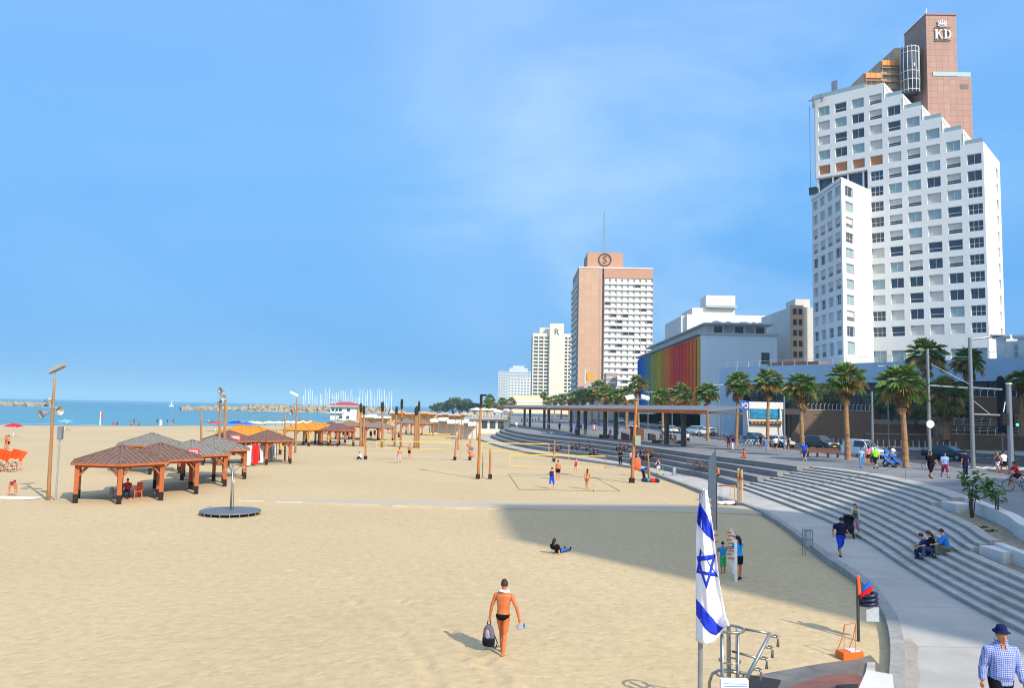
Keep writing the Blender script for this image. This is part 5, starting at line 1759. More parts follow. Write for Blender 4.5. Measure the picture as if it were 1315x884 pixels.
for k in range(9):
 r0 = max(0, k - 3)
 xa = cx_(k) - CW / 2; xb = cx_(k) + CW / 2
 if k == 0: xa = -11.6
 if k == 8: xb = 19.15
 top = 72.4 - RH * r0
 zb = 14.6 if k >= 3 else zc(4) - RH / 2
 dp = 15.5
 xq = xb - (0.4 if k == 8 else 0)
 mb.prism([(xa, 0.42), (xq, 0.42), (xq, dp), (xa, dp)], zb, top - 0.9)
 mb.box(xa, 0.002, top - 0.9, xb, 0.25, top)
 if k >= 3:
  if k < 8: mb.box(xb - 0.25, 0.0, top - RH, xb, 0.42, top - 0.9)
  mb.box(xb - 0.25, 0.25, top - 0.9, xb - 0.012, dp, top - 0.0)
 if k == 0:
  mb.box(xa, 0.0, zb, xa + 0.25, 0.42, top - 0.9)
  mb.box(xa, 0.25, top - 0.9, xa + 0.25, dp, top)
main.put(mb.build('body', m_bwhite, kd))
side_ = Face(kd, P0 + U * 19.15, N_)
cells = []
for r in range(5, 16):
 z0, z1 = zc(r) - RH / 2, zc(r) + RH / 2
 cells.append((0.02, 9.5, z0, z1 if r > 5 else 56.75, None))
 cells.append((9.5, 15.4, z0, z1 if r > 5 else 56.75, (11.3, 13.2, zc(r) - 0.9, zc(r) + 0.95)))
 W.add(side_, br.choice(['dark', 'curtain', 'half', 'blind']), 11.3, zc(r) - 0.9, 1.9, 1.85, 0.3)
cells.append((0.02, 15.4, 14.6, zc(15) - RH / 2, None))
side_.wall(cells, M('white_render_sunlit', (0.72, 0.71, 0.68), rough=0.8, var=0.05, scale=0.3), 0.35)  # sunlight put into the colour: paler, warmer copy for the sun-facing walls
C0 = Vector((61.56, 145.0))
low_r = Face(kd, C0, Vector((71.0 - 61.56, 153.4 - 145)).normalized())
low_l = Face(kd, Vector((61.56, 159.6)), Vector((0, -1)))
LW = math.hypot(71.0 - 61.56, 153.4 - 145)
cells, cl2 = [], []
for r in range(6, 17):
 zz = 48.7 - 2.99 * (r - 6)
 z0, z1 = zz - 1.5, zz + 1.49
 if r == 6: z1 = 50.9
 if r == 16: z0 = 14.6
 hgt = 1.0 if r < 16 else 1.1
 wz = (zz - 0.95 * (1 if r < 16 else 1.5), zz + hgt)
 cells.append((0, 1.0, z0, z1, None)); cells.append((5.2, LW, z0, z1, None))
 cells.append((1.0, 5.2, z0, z1, (1.5, 4.7, wz[0], wz[1])))
 W.add(low_r, br.choice(['curtain', 'curtain', 'dark', 'half', 'two']), 1.5, wz[0], 3.2, wz[1] - wz[0], 0.3)
 rowk = br.choice(['curtain', 'curtain', 'dark', 'two', 'blind', 'half'])
 for k in range(4):
  xa = k * 3.65
  cl2.append((xa, xa + 3.65, z0, z1, (xa + 0.6, xa + 2.95, wz[0], wz[1])))
  W.add(low_l, br.choice([rowk, rowk, 'curtain']), xa + 0.6, wz[0], 2.35, wz[1] - wz[0], 0.3)
low_r.wall(cells, MATS['white_render_sunlit'], 0.35)
low_l.wall(cl2, m_bwhite, 0.35)
mb = MB()
b_ = kd.location
pl = [(61.56, 145.0), (71.0, 153.4), (72.0, 165), (61.56, 159.6)]
pin = [(62.1, 146.3), (70.6, 153.9), (71.9, 164.8), (62.1, 159.5)]
mb.prism([(x - b_.x, y - b_.y) for x, y in pin], 12.6, 48.4)
mb.prism([(x - b_.x, y - b_.y) for x, y in pl], 48.2, 48.5)
for i in (0, 3):
 a, c = pl[i], pl[(i + 1) % 4]
 mb.bar((a[0] - b_.x, a[1] - b_.y + 0.2, 48.6), (c[0] - b_.x, c[1] - b_.y + 0.2, 48.6), 0.3, 0.7)
mb.build('lower_block', m_bwhite, kd)
for k in range(3, 8):
 r0 = k - 3 + 1
 x = cx_(k) + CW / 2
 top = 72.4 - RH * r0
 main.put(MB().box(x + 0.1, 0.35, top, x + CW - 0.3, 0.4, top + 0.9).build('terrace_screen', m_glass_t, kd))
 mb = MB(); rr = random.Random(k)
 for q_ in range(6):
  mb.ball((x + rr.uniform(0.3, 2.8), rr.uniform(0.8, 2.5), top - 0.4 + rr.uniform(0, .5)), (rr.uniform(.3, .6), .5, rr.uniform(.3, .7)), 6, 5)
 main.put(mb.build('roof_plants', M('roof_plants', (0.10, 0.12, 0.05), var=0.5, scale=8), kd))
 main.put(MB().bar((x + 0.05, 0.6, top + RH - 0.5), (x + 0.05, 9, top + RH - 2.2), 0.12, 0.5).build('stair_fin', m_bwhite, kd))
main.put(MB().box(-11.6, 0.3, 72.4, -1.5, 0.34, 73.4).build('roof_screen', m_glass_t, kd))
for x, z in ((-11.9, 72.0),):
 mb = MB(); mb.box(-0.6, -0.7, 0, 2.6, -0.5, 0.25); mb.box(0.2, -0.8, -1.6, 0.5, -0.4, 0.8); mb.box(2.0, -0.8, -0.6, 2.3, -0.4, 0.9)
 main.put(mb.build('cradle_beam', m_steel, kd), (x, 0, z))
mb = MB(); mb.box(0, 0, 0, 1.2, 0.15, 3.4); mb.box(0.2, -0.1, 0.3, 1.0, 0.0, 3.1)
main.put(mb.build('roof_hoist', m_steel, kd), (-8.3, 1, 72.4))
mb = MB(); mb.box(-1.4, -1.6, 0, 0.4, -0.9, 1.3); mb.box(-1.4, -1.7, 1.3, 0.2, -1.5, 1.5); mb.bar((-1.2, -1.2, 1), (-1.2, -1.2, 19), 0.06, 0.06)
main.put(mb.build('gondola', M('gondola_metal', '#3d444c', rough=0.5, metal=0.4), kd), (-10.9, 0, 51.6))
main.put(MB().box(-11.3, 1.2, 51.0, -1.6, 1.4, 55.3).build('recess_shade', m_glass_d, kd))  # dark box standing in for the shade inside the balcony recess
for k in range(4):
 main.put(MB().box(-11.2 + k * 3, 0.3, 50.0, -10.9 + k * 3, 0.6, 55.4).build('column', m_bwhite, kd))
def kp(x, y): return (x - b_.x, y - b_.y)
z1_ = atY(1200, 19, 158).z - 2
z2_ = atY(1200, 98, 158).z - 2
MB().prism([kp(85.3, 158), kp(91.6, 158), kp(91.6, 167), kp(85.3, 167)], z2_ - 1, z1_).build('sign_tower', m_pink, kd)
MB().prism([kp(85.25, 157.9), kp(94.4, 157.9), kp(94.4, 175), kp(85.25, 175)], 20, z2_).build('stone_shaft', m_pink, kd)
MB().prism([kp(85.2, 157.8), kp(91.7, 157.8), kp(91.7, 167.1), kp(85.2, 167.1)], z1_, z1_ + 0.25).build('coping', M('coping_stone', '#a07464'), kd)
MB().box(*kp(86.4, 157.86), z2_ + 0.1, *kp(94.3, 157.9), z2_ + 1.0).build('terrace_screen', m_glass_t, kd)
for k in range(3):
 MB().box(92.0 - b_.x + k * 0.62, 157.82 - b_.y, z2_ - 2.6, 92.45 - b_.x + k * 0.62, 157.89 - b_.y, z2_ - 1.6).build('vent', m_frame_d, kd)
LX = 88.55 - b_.x; LY = 157.86 - b_.y; LZ = z1_
m_sign = M('sign_white', '#d8d6d2', rough=0.5, var=0.02)
m_sshade = M('sign_bar', '#4c3c3a', rough=0.5, var=0.05)
def glyph(parts, name, x, z, s, mat, th=0.18):
 mb = MB()
 for a, b, c, d in parts:      # bars from (a,b) to (c,d) with widths given afterwards
  pass
 return mb
mb = MB()          # K with serifs
y0, y1 = -0.18, 0.0
def bx(x0, z0, x1, z1): mb.box(LX + x0, LY + y0, LZ + z0, LX + x1, LY + y1, LZ + z1)
bx(-1.45, -5.15, -1.05, -3.25); bx(-1.6, -5.2, -0.9, -5.08); bx(-1.6, -3.3, -0.9, -3.18)
mb.bar((LX - 1.05, LY - 0.09, LZ - 4.3), (LX - 0.28, LY - 0.09, LZ - 3.25), 0.18, 0.24, up=(0, 1, 0))
mb.bar((LX - 0.85, LY - 0.1, LZ - 4.05), (LX - 0.18, LY - 0.1, LZ - 5.12), 0.2, 0.34, up=(0, 1, 0))
bx(-0.5, -3.3, -0.05, -3.18); bx(-0.45, -5.2, 0.05, -5.08)
mb.build('letter_k', m_sign, kd)
mb = MB()
bx(0.5, -5.15, 0.85, -3.25); bx(0.3, -5.2, 0.95, -5.08); bx(0.3, -3.3, 0.95, -3.18)
arc = [(LX + 0.85 + 0.75 * math.sin(a), LY - 0.09, LZ - 4.2 + 0.93 * math.cos(a)) for a in [PI * k / 10 for k in range(11)]]
mb.tube(arc, [0.09, 0.12, 0.16, 0.19, 0.21, 0.22, 0.21, 0.19, 0.16, 0.12, 0.09], 6)
mb.build('letter_d', m_sign, kd)
for z in (-2.85, -5.6):
 mb = MB(); bx(-1.7, z, 1.75, z + 0.1); mb.build('sign_bar', m_sshade, kd)
mb = MB()
arc = [(LX + 0.95 * math.cos(a), LY - 0.1, LZ - 2.25 + 0.28 * math.sin(a)) for a in [PI + PI * k / 8 for k in range(9)]]
mb.tube(arc, 0.12, 6)
for k in range(5):
 a = -0.62 + k * 0.31
 p = Vector((LX + 1.55 * math.sin(a), LY - 0.1, LZ - 2.55 + 1.35 * math.cos(a)))
 q_ = Vector((LX + 1.0 * math.sin(a), LY - 0.1, LZ - 2.2))
 mb.tube([q_, p], [0.2, 0.1], 6); mb.ball(p, 0.14, 8, 5)
mb.build('crown_emblem', m_sign, kd)
mb = MB()
mb.tube([kp(86.5, 160) + (z1_,), kp(86.5, 160) + (z1_ + 2.6,)], 0.06, 6)
mb.tube([(LX - 2.6, 2 + 6, z1_ + 1.9), (LX - 1.5, 8, z1_ + 1.9)], 0.05, 6)
mb.build('antenna', m_steel, kd)
cc = atY(1168, 80, 160)
zt = atY(1168, 62, 160).z - 2; zb_ = z2_ - 3
mb = MB(); mb.smooth = True; mb.lathe([(1.85, zb_), (1.85, zt)], 24, (cc.x - b_.x, 160 - b_.y, 0)); mb.build('stair_cylinder', m_glass_d, kd)
mb = MB()
for k in range(14):
 a = 2 * PI * k / 14
 mb.box(cc.x - b_.x + 1.85 * math.cos(a) - 0.04, 160 - b_.y + 1.85 * math.sin(a) - 0.04, zb_, cc.x - b_.x + 1.85 * math.cos(a) + 0.04, 160 - b_.y + 1.85 * math.sin(a) + 0.04, zt)
for z in (zb_ + 0.4, zb_ + 2.6, zb_ + 4.4, zt - 1.4, zt - 0.3):
 mb.lathe([(1.86, z), (1.88, z + 0.06), (1.86, z + 0.12)], 24, (cc.x - b_.x, 160 - b_.y, 0))
mb.build('stair_mullions', m_frame, kd)
m_beige = M('beige_render', '#b39b80', rough=0.85, var=0.12, scale=0.8)
m_beige_d = M('brown_slope', '#7d6455', rough=0.85, var=0.15, scale=0.8)
def seg(xa, xb, ytop, Y, dep, slab=True):
 a, c = atY(xa, ytop, Y), atY(xb, ytop, Y)
 zt_ = a.z - 2
 MB().box(a.x - b_.x, Y - b_.y, 62, c.x - b_.x, Y + dep - b_.y, zt_).build('upper_flat', m_beige, kd)
 if slab:
  MB().box(a.x - b_.x + 0.1, Y - 0.5 - b_.y, zt_ - 1.3, c.x - b_.x, Y - 0.02 - b_.y, zt_ - 0.2).build('awning', M('orange_panel', '#e08b3c', rough=0.7, var=0.1), kd)
  for k in range(4):
   MB().box(a.x - b_.x - 0.1, Y - 0.7 - b_.y, zt_ - 2.0 - k * 1.5, c.x - b_.x, Y - 0.01 - b_.y, zt_ - 1.75 - k * 1.5).build('scaffold_deck', M('scaffold_timber', '#94795c', var=0.2), kd)
  for k in range(4):
   xx = a.x + (c.x - a.x) * k / 3 - b_.x
   MB().tube([(xx, Y - 0.75 - b_.y, 64), (xx, Y - 0.75 - b_.y, zt_ + 0.4)], 0.04, 5).build('scaffold_pole', m_steel, kd)
seg(1110, 1131, 93, 160, 9)
seg(1131, 1155, 77, 162, 8)
seg(1149, 1165, 61, 164, 7, False)
seg(1176, 1190, 64, 163, 4, False)
for k in range(6):
 MB().box(*(atY(1177, 70, 161).x - b_.x, 161 - b_.y), zt - 7 + k * 1.2, atY(1186, 70, 161).x - b_.x, 163 - b_.y, zt - 6.8 + k * 1.2).build('balcony_slab', m_beige_d, kd)
W.finish()
# ===== podium with the wide blue-grey band =====
m_band = M('blue_grey_panels', '#93b2ca', rough=0.6, var=0.04, scale=0.3)
UP_ = Vector((0.62, -0.78)).normalized()
pod = thing('podium_building', 'long low podium building with plain blue grey band over dark glass, below the tower', 'building', (57.5, 125, 2))
pf = Face(pod, (57.5, 125), UP_, True)
pf.put(MB().prism([(-29.3, 0), (34, 0), (34, 30), (-29.3, 12)], 9.35, 12.55).build('band', m_band, pod))
pf.put(MB().prism([(-29.0, 2.2), (34, 2.2), (34, 28), (-29.0, 11)], 0, 9.35).build('glazing', glassy('podium_glass', '#1d2129', 0.15), pod))
for k in range(20):
 x = -28.8 + k * 3.2
 pf.put(MB().box(x, 2.05, 0, x + 0.14, 2.195, 9.34).build('mullion', M('mullion_bronze', '#4b4648', rough=0.5), pod))
pf.put(MB().box(-29, 2.0, 4.0, -8, 2.19, 5.0).build('fascia', M('fascia_taupe', '#8a7672'), pod))
for k in range(26):
 x = -28 + k * 2.35
 pf.put(MB().box(x, 0.45, 12.55, x + 0.07, 0.5, 13.5).build('rail_post', m_frame, pod))
pf.put(MB().box(-28.5, 0.46, 13.5, 33, 0.5, 13.56).build('rail', m_frame, pod))
for x0, x1 in ((-29.25, -25.5),):
 pf.put(MB().box(x0, -0.05, 0, x1, 0.1 + 2.0, 12.5).build('corner_wall', m_band, pod))
for k, px in enumerate((1270, 1293, 1306)):
 tq, zq = hit(px, 450, (57.5, 125), UP_)
 mb = MB(); mb.smooth = True
 mb.lathe([(0.62, 12.56), (0.62, 15.6), (0.62, 15.7), (1.15, 15.75), (1.2, 16.2), (1.15, 16.25)], 16, (tq, 4.5 + 1.5 * k, 0))
 pf.put(mb.build('mushroom_column', m_bwhite, pod))
pf.put(MB().box(16.5, 8, 12.56, 26, 9, 15.6).build('deck_wall', m_bwhite2, pod))
for k in range(3):
 pf.put(MB().box(17.6 + k * 1.6, 7.95, 12.7, 18.6 + k * 1.6, 7.99, 15.0).build('window', m_glass_t, pod))
pf.put(MB().box(-20, 1.5, 12.56, -10, 6, 13.2).build('roof_plants', M('roof_plants_red', '#7d5d50', var=0.4, scale=4), pod))
# ===== hotel with rainbow facade =====
dan = thing('hotel_building', 'long hotel with sea facade of rainbow coloured panels and pale blue side wall', 'building', (45.9, 190, 2))
SEQ = ['#b08a30', '#f08028', '#f57324', '#f25a26', '#f04a30', '#e83a44', '#e04a5c', '#ee4434', '#f05a2c', '#f5822a', '#e6942c', '#cf962e', '#c2a834', '#cdb83a', '#bab240', '#a8ac48', '#aab070', '#7f9a86', '#6b96a8', '#4f8fc0', '#3d86cc', '#2a78cf', '#1f6bd0', '#1a5ccc']
nb = 24
bw = 94.0 / nb
df = Face(dan, (45.9, 284), (0, -1), True)      # x runs from far (0) to near (94)
Wd = Windows(dan, 100)
for j in range(nb):
 c = SEQ[j]
 mt = M('panel_' + c.lstrip('#'), c, rough=0.6, var=0.08, scale=0.4)
 xe_ = 94 - j * bw
 xs_ = xe_ - bw
 cells = [(xs_ + 0.02, xe_ - 0.02, 3.5, 22.3, None)]
 cells = []
 for r in range(6):
  z0 = 3.5 + r * 3.13
  cells.append((xs_ + 0.0, xe_ - 0.0, z0, z0 + 3.13, (xs_ + 1.5, xs_ + 2.9, z0 + 0.9, z0 + 2.5)))
  Wd.add(df, 'dark' if (j + r) % 3 else 'curtain', xs_ + 1.5, z0 + 0.9, 1.4, 1.6, 0.3, 0.09)
 df.wall(cells, mt, 0.35, 'colour_panel')
 df.put(MB().box(xe_ - 0.2, -0.85, 3.5, xe_ - 0.02, 0.0, 22.3).build('fin', mt, dan))
 df.put(MB().box(xs_ + 0.02, -0.22, 3.5, xs_ + 0.14, 0.0, 22.3).build('fin', M('fin_dark', '#6b5a48', rough=0.6), dan))
Wd.finish()
m_pale = tile_mat('pale_blue_panels', '#bcd2de', '#9fb6c4', 1.9, 40, 0.02, 0.03)
MB().box(0.4, 0.4, 0, 18.6, 94, 22.8).build('body', m_bwhite2, dan)
mb = MB(); mb.box(-0.05, 0, 0, 18.6, 0.38, 22.9)
mb.build('side_wall', m_pale, dan)
MB().box(-0.9, -0.3, 22.9, 18.9, 94.3, 23.4).build('roof_slab', M('roof_slab', '#9aa6ab'), dan)
MB().box(0.4, 0, -0.2, 0.42, 94, 3.48).build('ground_glazing', m_glass_d, dan)
MB().box(-0.8, 60, 3.0, 0.4, 94, 3.5).build('canopy', m_frame, dan)
MB().box(2.2, 3, 23.4, 17.0, 80, 25.6).build('penthouse', m_bwhite2, dan)
for k in range(5):
 MB().box(4 + k * 2.6, 2.92, 23.7, 6.0 + k * 2.6, 2.99, 25.3).build('window', m_glass_t if k % 2 else m_glass_d, dan)
MB().box(0.9, 0.6, 25.6, 18.2, 84, 25.95).build('penthouse_roof', M('roof_slab', '#9aa6ab'), dan)
mb = MB(); rr = random.Random(2)
for k in range(14):
 mb.ball((3.5 + k * 1.05, 3 + rr.uniform(0, 2), 26.1), (rr.uniform(.6, 1.2), 1.4, rr.uniform(.35, .75)), 8, 5)
mb.build('roof_cover', M('roof_cover', '#a3b0b4', var=0.1), dan)
for z in (16.0, 11.9):
 MB().box(14.7, -0.05, z, 16.7, -0.002, z + 2.8).build('window', m_frame_d, dan)
 for k in range(2): MB().box(14.9 + k * 0.95, -0.08, z + 0.25, 15.6 + k * 0.95, -0.052, z + 2.5).build('window_pane', m_glass_d, dan)
# ===== white building behind it =====
wb = thing('white_building', 'plain white flat roofed building behind the rainbow hotel', 'building', (56, 250, 2))
MB().box(0, 0, 0, 41, 30, 35.3).build('body', m_bwhite, wb)
MB().box(-1.6, 1.5, 0, 0, 28, 34.9).build('stair_wing', m_bwhite2, wb)
MB().box(3.0, 6, 35.3, 17, 22, 38.2).build('roof_storey', m_bwhite2, wb)
MB().box(7.6, 4.5, 38.2, 17.3, 14, 39.0).build('roof_canopy', M('roof_slab', '#9aa6ab'), wb)
MB().box(7.4, 5, 38.2, 16.9, 13, 42.3).build('lift_house', m_bwhite, wb)
for x in (24.5, 34.0):
 for z in (14, 19.5, 25.0, 30.0):
  if x == 24.5 and z < 28: continue
  MB().box(x, -0.06, z - 1.5, x + 2.4, -0.002, z + 0.6).build('window', m_frame_d, wb)
  MB().box(x + 0.2, -0.08, z - 1.3, x + 2.2, -0.062, z + 0.4).build('window_pane', m_glass_t, wb)
bb = thing('beige_building', 'beige block with stacked balcony column left of the white tower', 'building', (71.5, 200, 2))
MB().box(0, 0, 0, 10, 24, 31.5).build('body', m_bwhite2, bb)
MB().prism([(-0.2, -0.6), (3.0, -0.6), (3.0, 0.0), (-0.2, 0.0)], 10, 31.9).build('balcony_stack', m_beige, bb)
MB().box(2.2, 3, 31.5, 6, 10, 34).build('lift_house', m_bwhite2, bb)
for r in range(7):
 for k in range(2):
  MB().box(0.3 + k * 1.4, -0.68, 13 + r * 2.75, 1.2 + k * 1.4, -0.602, 14.5 + r * 2.75).build('window', m_glass_d, bb)
gw = thing('garden_wall', 'long beige parapet wall behind the podium, left of the tower base', 'wall', (57, 178, 2))
MB().box(-3, 0, 8, 14, 0.6, 14.2).build('wall', M('beige_wall', '#b5a894', var=0.08), gw)
MB().box(-3.1, -0.1, 14.2, 14.1, 0.7, 14.5).build('coping', m_bwhite2, gw)
# ===== peach hotel with S emblem =====
sh = thing('hotel_tower', 'tall hotel slab with peach end wall, white balcony grid and round S emblem', 'tower', (33, 390, 2))
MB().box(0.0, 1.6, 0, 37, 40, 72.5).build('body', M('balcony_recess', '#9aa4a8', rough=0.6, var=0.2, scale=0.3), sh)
MB().box(0, 0, 0, 11.7, 1.58, 75.2).build('end_wall', m_peach, sh)
MB().box(10.4, -0.05, 0, 10.9, -0.002, 75.2).build('wall_joint', m_peach2, sh)
MB().box(12.6, -0.02, 70.2, 37, 1.58, 75.2).build('top_wall', m_peach2, sh)
MB().box(0.002, 1.6, 70.2, 36.9, 39.8, 75.2).build('roof_band', m_peach2, sh)
MB().box(-0.2, -0.2, 75.2, 37.2, 40, 75.7).build('coping', m_bwhite, sh)
nfl = 21
for r in range(nfl):
 z = 70.2 - (r + 1) * 3.0
 MB().box(12.8, -0.5, z - 0.15, 37, 1.55, z + 0.05).build('balcony_slab', m_bwhite, sh)
 MB().box(12.8, -0.52, z + 0.05, 37, -0.42, z + 1.25).build('balcony_front', m_bwhite, sh)
 MB().box(-0.8, 1.7, z - 0.15, -0.01, 39.5, z + 0.05).build('balcony_slab', m_bwhite2, sh)
 MB().box(-0.9, 1.7, z + 0.05, -0.8, 39.5, z + 1.4).build('balcony_front', m_bwhite2, sh)
rr = random.Random(77)
m_cur = M('curtain_white', '#d3d8d8', rough=0.8, var=0.1)
for r in range(nfl):
 z = 70.2 - (r + 1) * 3.0
 mb = MB()
 for k in range(8):
  x = 13.2 + k * 3.0
  mb.mat(0 if rr.random() < 0.88 else 1).box(x, 0.3, z + 0.1, x + 2.5, 0.5, z + 2.8)
 mb.build('window_row', [m_cur, m_glass_d], sh)
for k in range(9):
 MB().box(12.7 + k * 3.03, -0.55, 7, 12.95 + k * 3.03, 1.5, 70.2).build('divider', M('divider_tan', '#b39a85', var=0.05), sh)
MB().box(4.7, 6, 75.7, 22.8, 26, 84.3).build('roof_house', m_peach2, sh)
mb = MB(); mb.smooth = True
EX = 13.6
mb.tube([(EX + 3.1 * math.cos(2 * PI * k / 32), 5.9, 80.6 + 3.1 * math.sin(2 * PI * k / 32)) for k in range(33)], 0.4, 8, cap=False)
mb.build('emblem_ring', M('emblem_brown', '#5f4238', rough=0.6), sh)
o = inst('letter_s', text_mesh('S', 5.4, 0.3), sh, (EX, 5.85, 80.5)); o.rotation_euler = (PI / 2, 0, 0); o.data.materials.append(MATS['emblem_brown'])
mb = MB()
for k in range(24):
 z = 84.3 + k * 0.95
 s_ = 0.6 * (1 - k / 30)
 mb.bar((13.7 - s_, 12, z), (13.7 + s_, 12, z + 0.95), 0.2, 0.2); mb.bar((13.7 + s_, 12, z), (13.7 + s_ * 0.95, 12, z + 0.95), 0.2, 0.2); mb.bar((13.7 - s_, 12, z), (13.7 - s_ * .95, 12, z + 0.95), 0.2, 0.2)
mb.build('mast', M('mast_grey', '#7f8d99'), sh)
MB().box(3, 3, 84.3, 22, 25, 84.9).build('coping', m_bwhite, sh) if False else None
for k in range(9):
 MB().box(5.4 + k * 2.1, 6.5, 84.3, 5.7 + k * 2.1, 6.8, 85.5).build('aerial', m_steel, sh)
gb = thing('grey_building', 'low grey wedge shaped building with small red sign in front of peach hotel', 'building', (27, 300, 2))
MB().prism([(0, 0), (13, 0), (13, 30), (0, 30)], 0, lambda x, y: 13.0 + (x > 1) * 4.2).build('body', M('light_grey_render', '#a7adaf', var=0.06, scale=0.2), gb)
MB().box(9.0, -1.2, 13.4, 13.4, 4, 18.2).build('stair_tower', M('taupe_render', '#9c8f86', var=0.1), gb)
MB().box(9.2, -1.3, 14.2, 13.0, -1.21, 14.9).build('louvre', m_bwhite2, gb)
MB().box(9.2, -1.3, 16.2, 13.0, -1.21, 16.8).build('louvre', m_bwhite2, gb)
MB().box(0.15, -0.15, 10.0, 0.95, -0.01, 13.0).build('red_sign', m_redsign, gb)
MB().box(2.3, 3, 15.5, 5.0, 6, 18.2).build('roof_unit', M('amber_paint', '#d99a3a'), gb)
MB().tube([(1.2, 1, 14), (1.2, 1, 19.5)], 0.35, 6).build('vent_pipe', m_bwhite2, gb)
cbd = thing('cream_building', 'low cream shopfront building behind palms, left of rainbow facade', 'building', (39.6, 296, 2))
MB().box(0, 0, 0, 20, 12, 10.2).build('body', M('cream_render', '#cdb68e', var=0.08), cbd)
MB().box(-0.3, -0.4, 10.2, 20.3, 12, 10.8).build('coping', m_bwhite2, cbd)
for k in range(5): MB().box(1 + k * 3.8, -0.05, 0.4, 3.6 + k * 3.8, -0.002, 4.5).build('shop_window', m_glass_d, cbd)
# ===== R tower =====
rt = thing('hotel_tower', 'white hotel tower with deep balconies and tall central shaft marked R', 'tower', (18, 680, 2))
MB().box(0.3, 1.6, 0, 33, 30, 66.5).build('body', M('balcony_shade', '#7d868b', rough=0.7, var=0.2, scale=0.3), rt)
m_ivory = M('ivory_render', '#cfcabb', var=0.05, scale=0.2)
MB().box(14.6, -2.5, 0, 26.8, 1.5, 78).build('shaft', m_ivory, rt)
MB().box(0, 0.5, 66.5, 33.5, 30, 69.5).build('top_band', m_ivory, rt)
MB().box(6, 6, 69.5, 14.5, 20, 75).build('roof_house', m_ivory, rt)
for r in range(21):
 z = 66.5 - (r + 1) * 3.05
 for (xa, xb) in ((0.0, 14.6), (26.8, 33.5)):
  mb = MB(); mb.box(xa, -0.2, z - 0.25, xb, 1.55, z + 0.9)
  mb.build('balcony_front', m_ivory, rt)
for k, x in enumerate((0, 4.6, 9.3, 13.9, 26.9, 30.2, 32.8)):
 MB().box(x, -0.35, 0, x + 0.95, 1.5, 66.4).build('pier', m_ivory, rt)
MB().box(-0.4, 2, 0, 0.28, 29, 66.5).build('side_wall', M('grey_side', '#a6a8a2', var=0.1), rt)
o = inst('letter_r', text_mesh('R', 7.4, 0.3), rt, (20.6, -2.7, 70.5)); o.rotation_euler = (PI / 2, 0, 0); o.data.materials.append(M('letter_grey', '#5d5a55'))
lowc = thing('hotel_annex', 'low cream horizontal building at the foot of the R tower', 'building', (2, 640, 2))
MB().box(0, 0, 0, 46, 14, 14.5).build('body', M('cream_panels', '#d6cba8', var=0.06), lowc)
for z in (5, 9): MB().box(-0.3, -0.4, z, 46.3, -0.01, z + 1.1).build('ledge', m_bwhite, lowc)
# ===== two far hotels =====
def far_block(name, label, cat, P, wd, dp, ht, nx, nr, wall, pent=None, z0=8):
 t = thing(name, label, cat, (P[0], P[1], 2))
 MB().box(0, 0, 0, wd, dp, ht).build('body', wall, t)
 m_w = M('far_window', '#6f7c86', rough=0.4, var=0.15)
 n = 0; rest = MB()
 sx = wd / nx; sz = (ht - z0) / nr
 for r in range(nr):
  for k in range(nx):
   x0, x1, za, zb = k * sx + sx * 0.22, k * sx + sx * 0.78, z0 + r * sz + sz * 0.25, z0 + r * sz + sz * 0.72
   if n < 100:
    MB().box(x0, -0.1, za, x1, -0.003, zb).build('window', m_w, t); n += 1
   else: rest.box(x0, -0.1, za, x1, -0.003, zb)
 if rest.v:
  rest.build('windows', m_w, t)['kind'] = 'stuff'
 if pent:
  MB().box(wd * pent[0], 2, ht, wd * pent[1], dp - 2, ht + pent[2]).build('roof_house', wall, t)
  MB().box(wd * (pent[0] + 0.1), 2.5, ht + pent[2], wd * (pent[1] - 0.1), dp - 3, ht + pent[2] + 3).build('roof_plant', wall, t)
 return t
far_block('hotel_block', 'wide pale grey hotel farthest along the coast with stepped roof', 'building', (-16.7, 1000), 44, 20, 50.5, 14, 12, M('far_grey_wall', '#b8bfc3', var=0.05), (0.32, 0.85, 4.5))
far_block('hotel_block', 'smaller white gridded hotel in front of the pale grey one', 'building', (-4, 900), 29, 18, 38.2, 8, 9, M('far_white_wall', '#c9cdcb', var=0.05))
# ===== far town behind the right edge =====
for k, (px, py, w_, lb, c) in enumerate(((1296, 434, 8, 'distant white block with roof tanks at far right skyline', '#b9bcc0'), (1308, 437, 10, 'distant pinkish house at the extreme right skyline', '#b08a7c'))):
 q = atY(px, py, 260)
 t = thing('distant_house', lb, 'house', (q.x, 260 + 6 * k, 2))
 MB().box(-w_ / 2, 0, 0, w_ / 2, 10, q.z - 2).build('body', M('town_%d' % k, c), t)
 for j in range(3): MB().cyl(-2 + j * 2, 3, q.z - 2, q.z - 0.6, 0.6).build('roof_tank', m_bwhite, t)
 for j in range(3): MB().box(-3 + j * 2.2, -0.06, q.z - 5, -2 + j * 2.2, -0.003, q.z - 3.6).build('window', m_glass_d, t)
